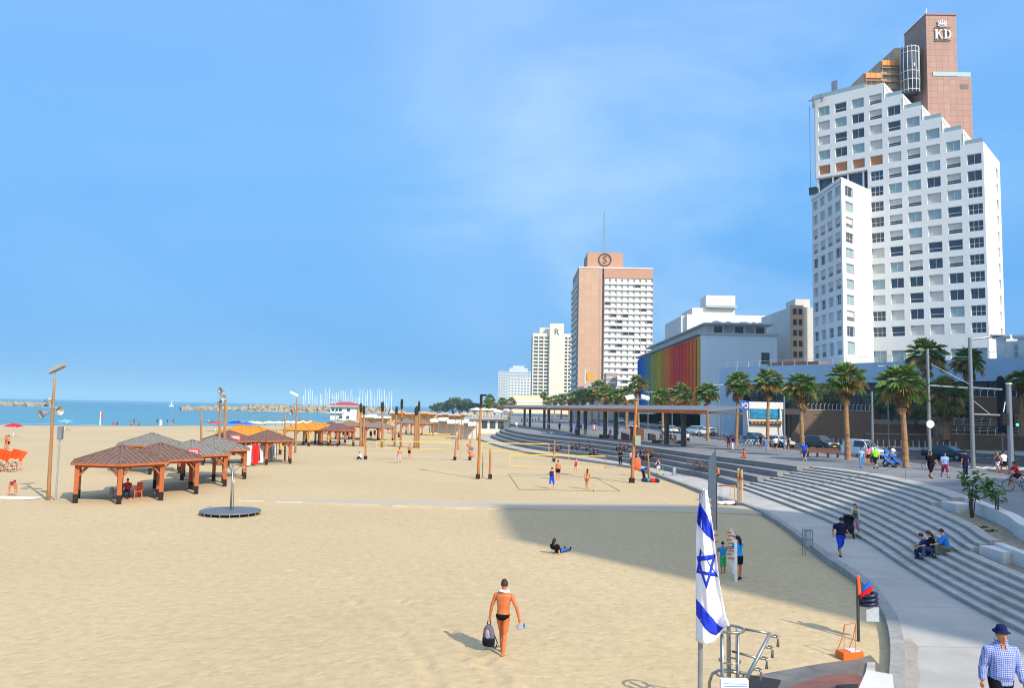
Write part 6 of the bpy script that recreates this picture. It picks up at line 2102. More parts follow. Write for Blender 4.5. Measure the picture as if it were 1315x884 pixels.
# ===== tower behind the viewer whose shadow lies over the beach and steps =====
def pt_(p, t): return (0.8 * p - 0.6 * t, 0.6 * p + 0.8 * t)
H_T = 60.0
sh_len = H_T / math.tan(SUN_EL)
off_ = (0.6 * sh_len, -0.8 * sh_len)
poly = [(22.8, -14), (22.8, 28.5), (29.5, 39.0), (41.5, 32), (43.5, 25.5), (60, 25.5), (60, -14)]
pp = [pt_(p, t) for p, t in poly]
bt = thing('seafront_tower', 'tall tower behind the viewer that throws the broad shadow over beach and steps', 'tower', (60, -60, 0))
MB().prism([(x + off_[0] - 60, y + off_[1] + 60) for x, y in pp], 0, H_T + 1.2).build('body', m_bwhite2, bt)
rb = thing('roadside_block', 'office block beyond the right edge whose shade covers the far side of the road', 'building', (85, 66, 2))
MB().box(-15, -28, 0, 18, 28, 35).build('body', m_bwhite2, rb)
for r in range(9):
 MB().box(-15.1, -27, 2 + r * 3.6, -15.003, 27, 3.8 + r * 3.6).build('window_band', m_glass_d, rb)
# ===== white lifeguard house =====
q = atY(426, 545, 330)
lg = thing('lifeguard_house', 'white two storey beach house with low red roof beside the marina', 'house', (-76, 330, -0.6))
MB().box(0.4, 0.2, 0, 11.6, 9, 6.2).build('wall', m_bwhite, lg)
MB().box(-0.8, -1.2, 5.9, 12.8, 10, 6.2).build('eaves', m_bwhite, lg)
MB().prism([(-0.8, -1.2), (12.8, -1.2), (12.8, 10), (-0.8, 10)], 6.2, 6.35).build('roof_edge', M('roof_red', '#a2474a', var=0.15), lg)
mb = MB()
mb.add([(-0.8, -1.2, 6.36), (12.8, -1.2, 6.36), (12.8, 10, 6.36), (-0.8, 10, 6.36), (4, 4.4, 7.9), (8, 4.4, 7.9)], [(0, 1, 5, 4), (1, 2, 5), (2, 3, 4, 5), (3, 0, 4)])
mb.build('roof', M('roof_red', '#a2474a', var=0.15), lg)
for x, z in ((0.9, 3.9), (2.4, 3.9), (4.0, 3.9), (7.4, 3.9), (4.2, 0.9), (7.2, 0.8)):
 f = MB().box(x, 0.1, z, x + 1.2, 0.197, z + 1.2).build('window', m_glass_d, lg)
MB().bar((3.2, -0.4, 0.2), (6.2, -0.4, 3.4), 0.9, 0.16, up=(0, 0, 1)).build('stair', M('roof_slab', '#9aa6ab'), lg)
MB().box(-0.6, -1.1, 3.1, 5.5, 0.15, 3.3).build('balcony', m_bwhite, lg)
MB().box(12.0, -0.5, 0, 12.9, 0.8, 6.0).build('pillar', M('orange_pillar', '#c9823e'), lg)
# ===== pavilion at the end of the terrace, cabins, sheds, canopies =====
p1, p2 = atY(602, 545, 185), atY(654, 545, 185)
pv = thing('beach_pavilion', 'low flat roofed white pavilion with dining terrace at the end of the curved steps', 'pavilion', (p1.x, 185, 0))
wdt = p2.x - p1.x
MB().box(0, 0, 0, wdt, 14, 3.4).build('wall', m_parapet, pv)
MB().box(-1.2, -1.0, 3.4, wdt * 0.98, 15, 3.75).build('roof_terrace', M('roof_slab', '#9aa6ab'), pv)
for k in range(3): MB().box(wdt * (0.32 + k * 0.2), -0.05, 1.2, wdt * (0.46 + k * 0.2), -0.002, 3.0).build('opening', m_glass_d, pv)
for k in range(12): MB().box(-0.8 + k * wdt / 12, -0.9, 3.76, -0.72 + k * wdt / 12, -0.82, 4.8).build('rail_post', m_frame, pv)
MB().box(-0.9, -0.9, 4.8, wdt * 0.97, -0.84, 4.86).build('rail', m_frame, pv)
for k in range(4):
 q = at(600 + k * 4.0, 556, 0.1)
 t = thing('beach_cabin', ('leftmost', 'second', 'third', 'rightmost')[k] + ' white green cabin of the row before the pavilion', 'cabin', (q.x, q.y, 0.0), 0, 'white green cabins in a row')
 MB().box(-0.33, 0, 0, 0.33, 0.9, 2.1).build('wall', M('cabin_mint', '#c4dccb', var=0.05), t)
 MB().box(-0.38, -0.05, 2.1, 0.38, 0.95, 2.2).build('roof', m_white, t)
 MB().box(-0.22, -0.04, 0.1, 0.22, -0.002, 1.9).build('door', M('cabin_door', '#a9c9b4'), t)
CAN = [(552, 596, 538.5, 542.5, 170, '#dcdcdc', 'long white cafe canopy on the beach behind the courts'), (462, 500, 533.5, 538.5, 250, '#d7d9da', 'white tent roofed row of stalls right of the lifeguard house'), (590, 612, 541.0, 545.5, 150, '#cfd4d6', 'white canopy left of the mint cabins'),
       (500, 560, 529, 533, 300, '#c9a27c', 'far terracotta roofed row of restaurants behind the poles'), (560, 640, 531, 535, 330, '#b9b3a6', 'far low pale row of buildings below the trees'), (605, 640, 532.5, 538.5, 230, '#a59a88', 'brown stone terrace wall under the white umbrellas')]
for xa, xb, ya, yb, Y, c, lb in CAN:
 a, b = atY(xa, ya, Y), atY(xb, yb, Y)
 t = thing('beach_canopy' if Y < 280 else 'low_building', lb, 'canopy' if Y < 280 else 'building', (a.x, Y, 0))
 W_ = b.x - a.x
 mb = MB(); n = max(4, int(W_ / 2.6)); mt = cloth(c)
 for k in range(n):
  x0, x1 = W_ * k / n, W_ * (k + 0.96) / n
  zt2 = a.z + 0.35 * math.sin(k * 1.9)
  mb.prism([(x0, 0), (x1, 0), (x1, 5), (x0, 5)], min(zt2 - 0.7, b.z + 0.3), zt2)
 mb.build('canopy' if Y < 280 else 'roof', mt, t)
 mb = MB()
 for k in range(n + 1):
  MB().box(W_ * k / n - 0.08, 0.2, 0, W_ * k / n + 0.08, 0.4, b.z + 0.5).build('post', m_postbrown, t)
 MB().box(0, 3, 0, W_, 4.8, b.z + 0.4).build('back_wall', m_postpale if Y > 200 else m_bwhite2, t)
# ===== retaining walls, kiosk, railings on the land side of the road =====
m_wallb = M('brown_stone_wall', '#6d5b4d', rough=0.9, var=0.16, scale=0.9, bump=0.2, bscale=3)
def wall_box(label, X0, X1, Y, z0, z1, dep=0.6, zl=None):
 t = thing('retaining_wall', label, 'wall', (X0, Y, z0))
 w_ = X1 - X0
 mb = MB()
 h_ = z1 - z0
 if zl is not None:
  mb.prism([(0, 0), (w_, 0), (w_, dep), (0, dep)], 0, lambda x, y: h_ if x > 0.1 else zl - z0)
 else: mb.box(0, 0, 0, w_, dep, h_)
 mb.build('wall', m_wallb, t)
 MB().box(0, -0.06, h_, w_, dep, h_ + 0.12).build('coping', M('coping_tan', '#a5917c'), t) if zl is None else None
 return t, w_, h_
t, w_, h_ = wall_box('tall brown stone retaining wall with railing behind the parked grey car', 41.7, 51.0, 111, 2, 6.7)
for k in range(16):
 mb = MB(); mb.tube([(0.3 + k * 0.58, 0.2, h_), (0.3 + k * 0.58, 0.2, h_ + 0.8), (0.55 + k * 0.58, 0.2, h_ + 0.95)], 0.03, 5); mb.build('rail_loop', m_frame, t)
t, w_, h_ = wall_box('sloping brown end of the tall retaining wall beside the kiosk', 39.7, 41.69, 111, 2, 6.7, 0.6, 3.0)
a1, a2 = atY(1118, 545, 113), atY(1196, 545, 113)
wall_box('mid height brown wall behind the leafy shrubs, right of the tall wall', 51.01, a2.x, 113, 2, atY(1150, 545, 113).z)
a1, a2 = atY(1118, 561, 106), atY(1200, 561, 106)
wall_box('low brown planter wall along the pavement behind the white van', a1.x, a2.x, 107, 2, 3.6)
a1, a2 = atY(1201, 561, 100), atY(1330, 561, 100)
t, w_, h_ = wall_box('low brown wall with white railing right of the dark blue car', a1.x, a2.x, 101, 2, 3.9)
for k in range(12):
 mb = MB(); mb.tube([(0.4 + k * 1.0, 0.2, h_), (0.4 + k * 1.0, 0.2, h_ + 0.9), (0.7 + k * 1.0, 0.2, h_ + 1.0)], 0.04, 5); mb.build('rail_loop', m_frame, t)
MB().bar((0.4, 0.2, h_ + 0.6), (w_, 0.2, h_ + 0.5), 0.04, 0.04).build('rail', m_frame, t)
a1, a2 = atY(1248, 511, 108), atY(1335, 511, 108)
t, w_, h_ = wall_box('upper brown retaining wall with loop railing at right, below the dark glass', a1.x, a2.x, 108, 2, atY(1290, 511, 108).z)
for k in range(9):
 mb = MB(); mb.tube([(0.3 + k * 1.0, 0.2, h_), (0.3 + k * 1.0, 0.2, h_ + 0.9), (0.6 + k * 1.0, 0.2, h_ + 1.0)], 0.04, 5); mb.build('rail_loop', m_frame, t)
a1, a2 = atY(1195, 531, 110), atY(1250, 531, 110)
wall_box('short tan wall between palm trunk and upper right wall', a1.x, a2.x, 110.5, 2, 5.9)
t, w_, h_ = wall_box('brown stepped wall with railing midway up the bank at right', 57.5, 76, 104.5, 2, 5.1)
for k in range(15):
 mb = MB(); mb.tube([(0.3 + k * 1.2, 0.2, h_), (0.3 + k * 1.2, 0.2, h_ + 0.9), (0.6 + k * 1.2, 0.2, h_ + 1.0)], 0.035, 5); mb.build('rail_loop', m_frame, t)
for z in (0.35, 0.7): MB().bar((0.3, 0.2, h_ + z), (w_, 0.2, h_ + z), 0.03, 0.03).build('rail', m_frame, t)
mb = MB(); mb.prism([(56.5, 101.7), (80, 101.7), (80, 104.4), (56.5, 104.4)], 2, 3.75); mb.prism([(57, 105.2), (80, 105.2), (80, 107.9), (57, 107.9)], 2, 5.0)
tag(mb.build('planted_bank', m_soil), kind='structure')
mb = MB(); mb.box(0, 0, 0, 60, 22, 3.5)
tag(mb.build('raised_ground', m_soil, loc=(51.2, 114, 2)), kind='structure')
for k in range(26):
 x = 41 + k * 0.62
 t_ = MB().cyl(x, 104.6 + (x - 41) * -0.02 if x < 47.6 else 104.4 - (x - 47.6) * 0.5, 2, 3.0, 0.05)
 tag(t_.build('kerb_bollard', m_frame), 'thin pale bollard in the dense row along the far kerb', 'bollard', 'thin bollards along the far kerb')
kq = thing('kiosk_building', 'white fronted kiosk with blue screen panels and orange strip across the road', 'kiosk', (40.9, 135, 2))
MB().box(0.1, 0.3, 0, 5.8, 4, 5.9).build('wall', m_bwhite2, kq)
MB().box(0, 0, 4.85, 5.9, 4.2, 6.05).build('fascia', m_bwhite, kq)
MB().box(0.3, 0.1, 3.25, 5.3, 0.28, 4.75).build('blue_screen', M('blue_screen', '#2f86ae', rough=0.3, var=0.5, scale=1.2), kq)
MB().box(0, -0.3, 2.3, 5.9, 0.28, 2.75).build('orange_strip', M('dark_fascia', '#4d3a2a'), kq)
for k in range(9): MB().box(0.3 + k * 0.62, -0.34, 2.42, 0.62 + k * 0.62, -0.302, 2.6).build('lit_panel', M('amber_paint', '#d99a3a'), kq)
for x in (-0.1, 5.6): MB().bar((x, -0.2, 0), (x - 0.35, -0.2, 5.2), 0.16, 0.16).build('strut', m_white, kq)
p = atY(955.5, 521.5, 118)
ts = thing('round_sign', 'round blue sign with white number 10 on a slim leaning post', 'sign', (p.x, 118, 2))
mb = MB(); Mr = Matrix.Rotation(PI / 2, 4, 'X')
mb.lathe([(0.78, 0.0), (0.8, 0.05), (0.78, 0.1)], 24, (0, 0, p.z - 2), Mr); mb.build('disc', cloth('#2a68c8'), ts)
o = inst('digit_one', text_mesh('1', 1.15, 0.05), ts, (-0.33, -0.14, p.z - 2)); o.rotation_euler = (PI / 2, 0, 0); o.data.materials.append(m_white)
mb = MB(); mb.smooth = True
mb.tube([(0.2 + 0.32 * math.cos(2 * PI * k / 20), -0.13, p.z - 2 + 0.34 * math.sin(2 * PI * k / 20)) for k in range(21)], 0.09, 6, cap=False)
mb.build('digit_zero', m_white, ts)
MB().lathe([(0.17, 0.1), (0.17, 0.16)], 12, (0.2, 0, p.z - 2), Mr).build('red_dot', m_redsign, ts)
MB().bar((0.9, 0.3, 0), (0.45, 0.2, p.z - 2.6), 0.09, 0.09).build('post', m_frame, ts)
# ===== pergolas on the promenade =====
m_fascia = M('corten_fascia', '#b5632c', rough=0.7, var=0.15, scale=0.8)
m_zinc = M('zinc_roof', '#6d7175', rough=0.6, var=0.1, scale=0.5)
def pergola(label, A, B, dep, zf, cols, fmat):
 dep *= 0.75
 A = Vector(A); B = Vector(B)
 u = (B - A).normalized(); n = Vector((-u.y, u.x))
 if n.y < 0: n = -n
 t = thing('pergola', label, 'pergola', (A.x, A.y, Z_PROM))
 f = Face(t, A, u, True)
 L_ = (B - A).length
 s_ = 1 if Vector((-u.y, u.x)).dot(n) > 0 else -1
 f.put(MB().prism([(0, 0), (L_, 0), (L_, dep * s_), (0, dep * s_)], lambda x, y: zf + 0.25 + abs(y) / dep * 0.55, lambda x, y: zf + 0.42 + abs(y) / dep * 0.55).build('roof', m_zinc, t))
 f.put(MB().box(-0.1, -0.1 * s_, zf - 0.02, L_ + 0.1, -0.005 * s_, zf + 0.42).build('fascia', fmat, t))
 for k in range(int(L_ / 2)):
  f.put(MB().box(0.3 + k * 2, 0.1, zf + 0.0, 0.42 + k * 2, dep * s_ - 0.2, zf + 0.24).build('rafter', m_frame_d, t))
 for xc in cols:
  for dy in (1.6,):
   f.put(MB().box(xc, dy * s_, 0, xc + 0.45, (dy + 0.45) * s_, zf + 0.25).build('column', M('column_charcoal', '#4f5254', var=0.1), t))
 return t
c1, c2 = at(873, 573.5, Z_PROM), at(775, 563.5, Z_PROM)
u1 = (c2 - c1).normalized(); u1.z = 0; u1.normalize()
zf1 = 3.95
A = c1 - u1 * 8 + Vector((-1.2, -0.6, 0)); B = A + u1 * 43
pergola('long pergola on the promenade with orange fascia and grey roof, nearer one', (A.x, A.y), (B.x, B.y), 6.5, zf1, (8, 12, 26.5, 30, 40), m_fascia)
c1, c2 = at(692, 551.5, Z_PROM), at(663, 547.5, Z_PROM)
a = atY(703, 525, c1.y - 6)
A = Vector((a.x, a.y)); b_2 = atY(636, 522, c2.y + 30)
B = Vector((b_2.x, b_2.y))
pergola('farther pergola with brown fascia at the bend of the terraces', A, B, 6.5, zf1, (6, 10, 24, 30), M('corten_dark', '#8f5434', rough=0.8, var=0.1))
a = atY(703, 525, 160); b3 = atY(750, 527, 120)
pergola('middle pergola with dull brown fascia joining the other two', Vector((b3.x, b3.y)), Vector((a.x, a.y)), 6.0, zf1, (8, 22), M('corten_mid', '#86563a', rough=0.8, var=0.1))
# ===== marina =====
m_rock = M('breakwater_rock', '#958a74', rough=0.95, var=0.4, scale=0.35)
def breakwater(label, pa, pb, ztop, wdt_, seed):
 rr = random.Random(seed)
 t = MB()
 P1, P2 = Vector(pa), Vector(pb)
 L_ = (P2 - P1).length
 n = int(L_ / 2.2)
 for k in range(n):
  f = k / n
  c = P1.lerp(P2, f)
  for j in range(3):
   r_ = rr.uniform(0.9, 2.0)
   hh = (ztop) * (1 - 0.28 * j) + rr.uniform(-.4, .3)
   Mx = Euler((rr.uniform(0, 3), rr.uniform(0, 3), rr.uniform(0, 3))).to_matrix()
   o = len(t.v)
   cc_ = Vector((c.x + rr.uniform(-1, 1), c.y - wdt_ * (j - 0.5) * 0.35 + rr.uniform(-1, 1), hh - 0.7))
   vs = [cc_ + Mx @ (Vector((sx, sy, sz)) * r_ * rr.uniform(.6, 1)) for sx in (-1, 1) for sy in (-1, 1) for sz in (-1, 1)]
   t.add(vs, [(0, 1, 3, 2), (4, 6, 7, 5), (0, 4, 5, 1), (2, 3, 7, 6), (0, 2, 6, 4), (1, 5, 7, 3)])
 vs = [(P1.x, P1.y - wdt_, -1), (P2.x, P2.y - wdt_, -1), (P2.x, P2.y, ztop - 0.4), (P1.x, P1.y, ztop - 0.4), (P1.x, P1.y + wdt_, -1), (P2.x, P2.y + wdt_, -1)]
 t.add(vs, [(0, 1, 2, 3), (3, 2, 5, 4)])
 return tag(t.build('breakwater', m_rock), label, 'breakwater')
q1, q2 = atY(-10, 520, 640), atY(59, 520, 640)
breakwater('pile of pale rocks forming breakwater at the far left', (q1.x, 640, 0), (q2.x, 640, 0), 2.2, 6, 1)
q1, q2 = atY(238, 527, 560), atY(330, 529, 640)
breakwater('low dark rock spur reaching left from the marina', (q1.x, 560, 0), (q2.x, 640, 0), 1.8, 5, 2)
q1, q2 = atY(322, 524, 600), atY(500, 524, 600)
breakwater('higher pale rock breakwater sheltering the sailing boats', (q1.x, 600, 0), (q2.x, 600, 0), 4.3, 8, 3)
for lb, (xa, xb, py) in (('thin sandy groyne line in the shallow water', (283, 400, 534.5)),):
 a, b = at(xa, py, -0.3), at(xb, py + 3, -0.3)
 mb = MB(); mb.bar((a.x, a.y, -0.3), (b.x, b.y, -0.3), 2.5, 0.5)
 tag(mb.build('groyne', m_rock), lb, 'groyne')
m_hull = M('boat_hull', '#d5d8da', rough=0.4, var=0.05)
m_mast = M('boat_mast', '#d8dde0', rough=0.5, var=0.05)
rr = random.Random(12)
ords = []
for k in range(38):
 px = 389 + k * 3.05 + rr.uniform(-0.8, 0.8)
 Y = 640 + rr.uniform(0, 60)
 q = atY(px, 525, Y)
 t = thing('sailing_boat', 'moored sailing boat whose bare mast rises behind the pale breakwater', 'sailing boat', (q.x, Y, -0.3), rr.uniform(-0.4, 0.4), 'moored sailing boats with bare masts')
 if k == 0:
  hull = MB(); hull.prism([(-1.6, -4), (1.6, -4), (1.7, 1), (0, 6), (-1.7, 1)], 0, 1.4)
  hull.box(-1.0, -2, 1.4, 1.0, 2, 2.0)
  hull_me = hull.mesh('hull', m_hull)
  mm = MB(); mm.tube([(0, 0, 1), (0, 0, 15)], [0.22, 0.18], 6); mm.tube([(0, 0, 3), (0, -4, 3)], 0.08, 5); mm.tube([(-0.9, 0, 9), (0.9, 0, 9)], 0.05, 5)
  mast_me = mm.mesh('mast', m_mast)
 inst('hull', hull_me, t); inst('mast', mast_me, t, sc=(1.2, 1, rr.uniform(0.85, 1.35)))
q = atY(221, 519, 900)
t = thing('sailing_boat', 'tiny white boat far out on the sea left of the marina spur', 'boat', (q.x, 900, -0.3))
inst('hull', hull_me, t); MB().add([(0, 0, 1.5), (0, -4, 1.8), (0, 0, 9)], [(0, 1, 2)]).build('sail', m_white, t)
# --- palms, trees, street things, cars
def leaf_mat(name, c1, c2, rough=0.6, scale=1.5):
 return M(name, c1, rough=rough, c2=c2, scale=scale, spec=0.3, detail=3)
m_frond = leaf_mat('palm_frond', '#8ba650', '#45652a')
m_frond2 = leaf_mat('palm_frond_old', '#b9a562', '#77683a')
m_dead = leaf_mat('dead_frond', '#ab8355', '#6c4e33', 0.9)
m_trunk = M('palm_trunk', '#b58d64', rough=0.95, c2='#6e5036', scale=5, stretch=(1, 1, 2.2), bump=0.6, bscale=10, dist=0.05)
m_leaf = leaf_mat('leaf_green', '#5f7a34', '#26391a', scale=0.9)
m_leaf2 = leaf_mat('leaf_far', '#55683e', '#2f3f2a', scale=0.5)
m_bark = M('bark', '#5c4634', rough=0.95, var=0.3, scale=5, bump=0.4)
def fan_leaf(mb, base, d, L_, droop, rr, nseg=13, spread=1.25, fold=0.25):
 """palmate leaf: petiole then a fan of narrow blades"""
 d = d.normalized()
 side = d.cross(Vector((0, 0, 1)))
 if side.length < 0.1: side = Vector((1, 0, 0))
 side.normalize()
 upv = side.cross(d)
 pl = L_ * 0.45
 p0 = base
 p1 = base + d * pl + Vector((0, 0, -droop * 0.12 * pl))
 mb.mat(mb.cur)
 w_ = 0.03
 mb.add([p0 - side * w_, p0 + side * w_, p1 + side * w_ * .6, p1 - side * w_ * .6], [(0, 1, 2, 3)])
 bl = L_ * 0.62
 for k in range(nseg):
  a = (k / (nseg - 1) - 0.5) * 2 * spread
  dd = (d * math.cos(a) + side * math.sin(a) + upv * (fold * abs(math.sin(a)) - 0.05)).normalized()
  l2 = bl * (1 - 0.25 * abs(a) / spread) * rr.uniform(0.85, 1.1)
  wv = dd.cross(upv).normalized() * (0.055 * L_)
  mid = p1 + dd * l2 * 0.55
  tip = p1 + dd * l2 + Vector((0, 0, -droop * 0.45 * l2 * rr.uniform(0.7, 1.4)))
  mb.add([p1, mid - wv, tip, mid + wv], [(0, 1, 2), (0, 2, 3)])
def palm_meshes(seed, n=46, L_=1.55, skirt=26, dry=0.25):
 rr = random.Random(seed)
 mb = MB()
 for k in range(n):
  az = 2.4 * k + rr.uniform(-.3, .3)
  f = k / n
  el = R(82 - 118 * f ** 0.9 + rr.uniform(-8, 8))
  d = Vector((math.cos(az) * math.cos(el), math.sin(az) * math.cos(el), math.sin(el)))
  mb.mat(1 if (f > 0.62 and rr.random() < dry * 2.4) or rr.random() < 0.06 else 0)
  fan_leaf(mb, Vector((d.x * 0.1, d.y * 0.1, -0.25 + 0.35 * (1 - f))), d, L_ * rr.uniform(0.85, 1.12) * (0.8 + 0.2 * min(1, f * 3)), 0.35 + 0.9 * f, rr)
 cr = mb.mesh('crown', [m_frond, m_frond2])
 mb = MB()
 for k in range(int(skirt * 1.5)):
  az = rr.uniform(0, 2 * PI)
  z = -0.3 - 1.35 * rr.random()
  d = Vector((math.cos(az) * 0.45, math.sin(az) * 0.45, -1))
  fan_leaf(mb, Vector((math.cos(az) * 0.12, math.sin(az) * 0.12, z + 0.3)), d, 1.0 * rr.uniform(0.7, 1.1), 0.3, rr, 9, 0.7)
 sk = mb.mesh('dead_skirt', m_dead)
 return cr, sk
PALMS = [palm_meshes(s_, dry=d_, skirt=sk_) for s_, d_, sk_ in ((1, 0.15, 22), (2, 0.3, 34), (3, 0.2, 26))]
def trunk_mesh(h, r0, r1, seed):
 rr = random.Random(seed)
 mb = MB(); mb.smooth = False
 n = int(h / 0.28)
 pts = []; rad = []
 for k in range(n + 1):
  f = k / n
  pts.append((0.06 * math.sin(f * 3 + seed), 0.05 * math.cos(f * 2.5 + seed), -0.3 + (h + 0.1) * f))
  rad.append((r0 * (1 - f) ** 1.5 + r1 * (1 - (1 - f) ** 1.5)) * (1.0 + (0.07 if k % 2 else -0.05) + rr.uniform(-.03, .03)))
 mb.tube(pts, rad, 12)
 return mb.mesh('trunk', m_trunk)
PN = [0]
def palm(px, pyc, Y, label, sc=1.0, kind=None, zb=2.0, r=0.24, X=None, group='palm trees along the promenade'):
 q = atY(px, pyc, Y)
 k = kind if kind is not None else PN[0] % 3
 PN[0] += 1
 t = thing('palm_tree', label, 'palm tree', (q.x, Y, zb), 0, group)
 h = q.z - zb
 t.rotation_euler = (rnd.uniform(-.025, .025), rnd.uniform(-.03, .03), 0)
 o = inst('trunk', trunk_mesh(h - 0.3 * sc, r * 1.3, r * 0.8, PN[0]), t)
 cr, sk = PALMS[k]
 a = rnd.uniform(0, 6)
 inst('crown', cr, t, (0, 0, h), a, (sc, sc, sc * rnd.uniform(0.9, 1.15)))
 inst('dead_skirt', sk, t, (0, 0, h), a, sc)
 return t
PL = [  # px, crown centre py, Y, label, scale, kind
 (1160, 492, 65.4, 'nearest promenade palm tree, in front of the crossing beside the blue pushchairs', 1.15, 0, 2.0, .25),
 (1086.5, 486, 73.5, 'palm tree with thick orange brown trunk between white van and grey car', 1.02, 2, 2.0, .25),
 (1030, 496, 82, 'palm tree left of the dark grey car, dead fronds hanging to the right', 1.0, 1, 2.0, .22),
 (985.5, 490, 91, 'palm tree standing in front of the blue kiosk screens', 1.0, 0, 2.0, .2),
 (945.5, 492, 100.7, 'palm tree just left of the round blue sign', 1.02, 1, 2.0, .22),
 (909, 505, 113, 'palm tree at the right end of the pergola before pale blue wall', 0.97, 0, 2.0, .22),
 (876, 506, 128, 'palm tree in front of the red part of the rainbow facade', 1.1, 2, 2.0, .22),
 (851, 508, 141, 'palm tree in front of the yellow green part of the rainbow facade', 1.08, 0, 2.0, .22),
 (820.5, 491, 150, 'tallest palm tree of the far row, before the blue end of the rainbow facade', 1.25, 2, 2.0, .24),
 (805, 506, 168, 'palm tree just left of the tall one by the blue facade', 1.3, 1, 2.0, .24),
 (792, 508, 178, 'second palm tree left of the tall one by the blue facade', 1.3, 0, 2.0, .24),
 (779, 505, 190, 'palm tree behind the middle of the pergola below white balconies', 1.55, 2, 2.0, .26),
 (769, 497, 205, 'dark bushy palm tree highest of the clump under the peach hotel', 1.6, 2, 2.0, .26),
 (760, 505, 222, 'palm tree in the thick of the clump, left of the highest one', 1.6, 0, 2.0, .26),
 (750, 507, 240, 'palm tree of the clump below the small red sign', 1.6, 1, 2.0, .26),
 (741, 509, 262, 'palm tree second from left in the dense clump', 1.7, 0, 2.0, .28),
 (731, 512, 290, 'palm tree at the left of the dense clump', 1.6, 2, 2.0, .28),
 (721, 512, 320, 'palm tree beginning the lower far row right of the cream annex', 1.6, 0, 2.0, .3),
 (712, 513, 355, 'middle palm tree of the lower far row by cream annex', 1.7, 1, 2.0, .3),
 (703, 515, 400, 'leftmost palm tree of the lower far row by cream annex', 1.8, 2, 2.0, .3),
 (699, 507, 330, 'lone straggly brown palm tree rising before the cream annex', 1.0, 1, 2.0, .26),
 (629.5, 512, 260, 'tall palm tree above the pavilion umbrellas', 1.15, 2, 2.0, .24),
 (626, 518, 250, 'lower brown palm tree above the pavilion umbrellas', 1.2, 1, 2.0, .24),
 (645, 516, 330, 'left palm tree of the pair in front of the far grey hotel', 1.5, 0, 2.0, .26),
 (656, 516, 340, 'right palm tree of the pair in front of the far grey hotel', 1.6, 2, 2.0, .26),
 (1192, 455, 96, 'tall palm tree rising behind the left traffic pole against white tower', 1.5, 0, 2.0, .24),
 (1245, 463, 100, 'tall palm tree with brown crown behind the double arm pole', 1.3, 1, 3.5, .24),
 (1213, 507, 101, 'short bushy palm tree with thick trunk above the dark blue car', 1.75, 2, 3.5, .42),
 (1311, 490, 100, 'palm tree crown at the right edge beside the dark glass', 1.2, 0, 4.0, .25),
]
for px, py, Y, lb, s_, k, zb, r_ in PL:
 palm(px, py - (2 if Y < 130 else 0), Y, lb, s_ * (1.14 if Y < 130 and px < 1170 else 1), k, zb, r_ * (0.9 if s_ < 1.5 else 1))
def leaf_cloud(mb, c, rad, n, size, rr):
 c = Vector(c)
 for k in range(n):
  d = Vector((rr.gauss(0, 1), rr.gauss(0, 1), rr.gauss(0, 1))).normalized()
  r_ = rr.random() ** 0.4
  p = c + Vector((d.x * rad[0], d.y * rad[1], d.z * rad[2])) * r_
  a = Vector((rr.uniform(-1, 1), rr.uniform(-1, 1), rr.uniform(-.7, .7))).normalized()
  b = a.cross(Vector((rr.uniform(-1, 1), rr.uniform(-1, 1), rr.uniform(-1, 1)))).normalized()
  s_ = size * rr.uniform(0.6, 1.3)
  mb.add([p - a * s_, p - b * s_ * .45, p + a * s_, p + b * s_ * .45], [(0, 1, 2, 3)])
def bushy(name, label, cat, P, rad, h, n, size, mat, seed, group=None, clumps=9, trunk=True):
 rr = random.Random(seed)
 t = thing(name, label, cat, P, 0, group)
 mb = MB()
 mb2 = MB()
 for k in range(clumps):
  a = rr.uniform(0, 2 * PI); q = rr.random() ** 0.6
  c = (rad * q * math.cos(a) * 0.7, rad * q * math.sin(a) * 0.7, h * rr.uniform(0.45, 0.85))
  leaf_cloud(mb, c, (rad * .42, rad * .42, h * .18), n // clumps, size, rr)
  if trunk: mb2.tube([(0, 0, 0), (c[0] * 0.3, c[1] * 0.3, h * .3), (c[0], c[1], c[2])], [0.09 * h / 4 + .02, 0.06 * h / 4, 0.02], 6)
 mb.build('crown', mat, t)
 if trunk: mb2.build('trunk', m_bark, t)
 return t
for i, (px, py, Y, rad, h, lb) in enumerate(((1060, 505, 116, 3.4, 5.5, 'dark green leafy tree behind the tall brown wall, left of the thick palm'), (1128, 515, 115, 2.6, 4.3, 'light green leafy tree on wall left of the plain grey pole'), (1145, 522, 114, 2.0, 3.3, 'small olive green tree on the wall right of the grey pole'),
                                             (1176, 530, 112, 1.8, 3.0, 'leafy shrub between nearest palm and left traffic pole'), (1228, 528, 112, 2.2, 3.6, 'dark shrub between bushy palm and the tall brown crowned palm'))):
 q = atY(px, py, Y)
 bushy('leafy_tree', lb, 'tree', (q.x, Y, q.z - h * 0.65), rad, h, 1500, 0.16, m_leaf, 30 + i)
for i, (px, Y, rad, h, lb) in enumerate(((563, 520, 8, 4, 'low far tree at the left end of tree line by the sea'), (572, 500, 9, 5.5, 'far tree second from left in the coastal tree line'), (582, 480, 8, 7, 'far tree third from left in the coastal tree line'), (592, 470, 8, 8.5, 'tallest rounded far tree in the coastal tree line'), (601, 480, 8, 6.5, 'far tree right of the tallest rounded one'), (611, 500, 8, 5.5, 'far tree left of the tall leaning central pole'), (636, 520, 8, 6.5, 'far tree just right of the two pavilion palms'))):
 q = atY(px, 520, Y)
 bushy('far_tree', lb, 'tree', (q.x, Y, 0.5), rad, h + 3, 1300, 0.75, m_leaf2, 60 + i, 'far trees along the coast')
rr0 = random.Random(8)
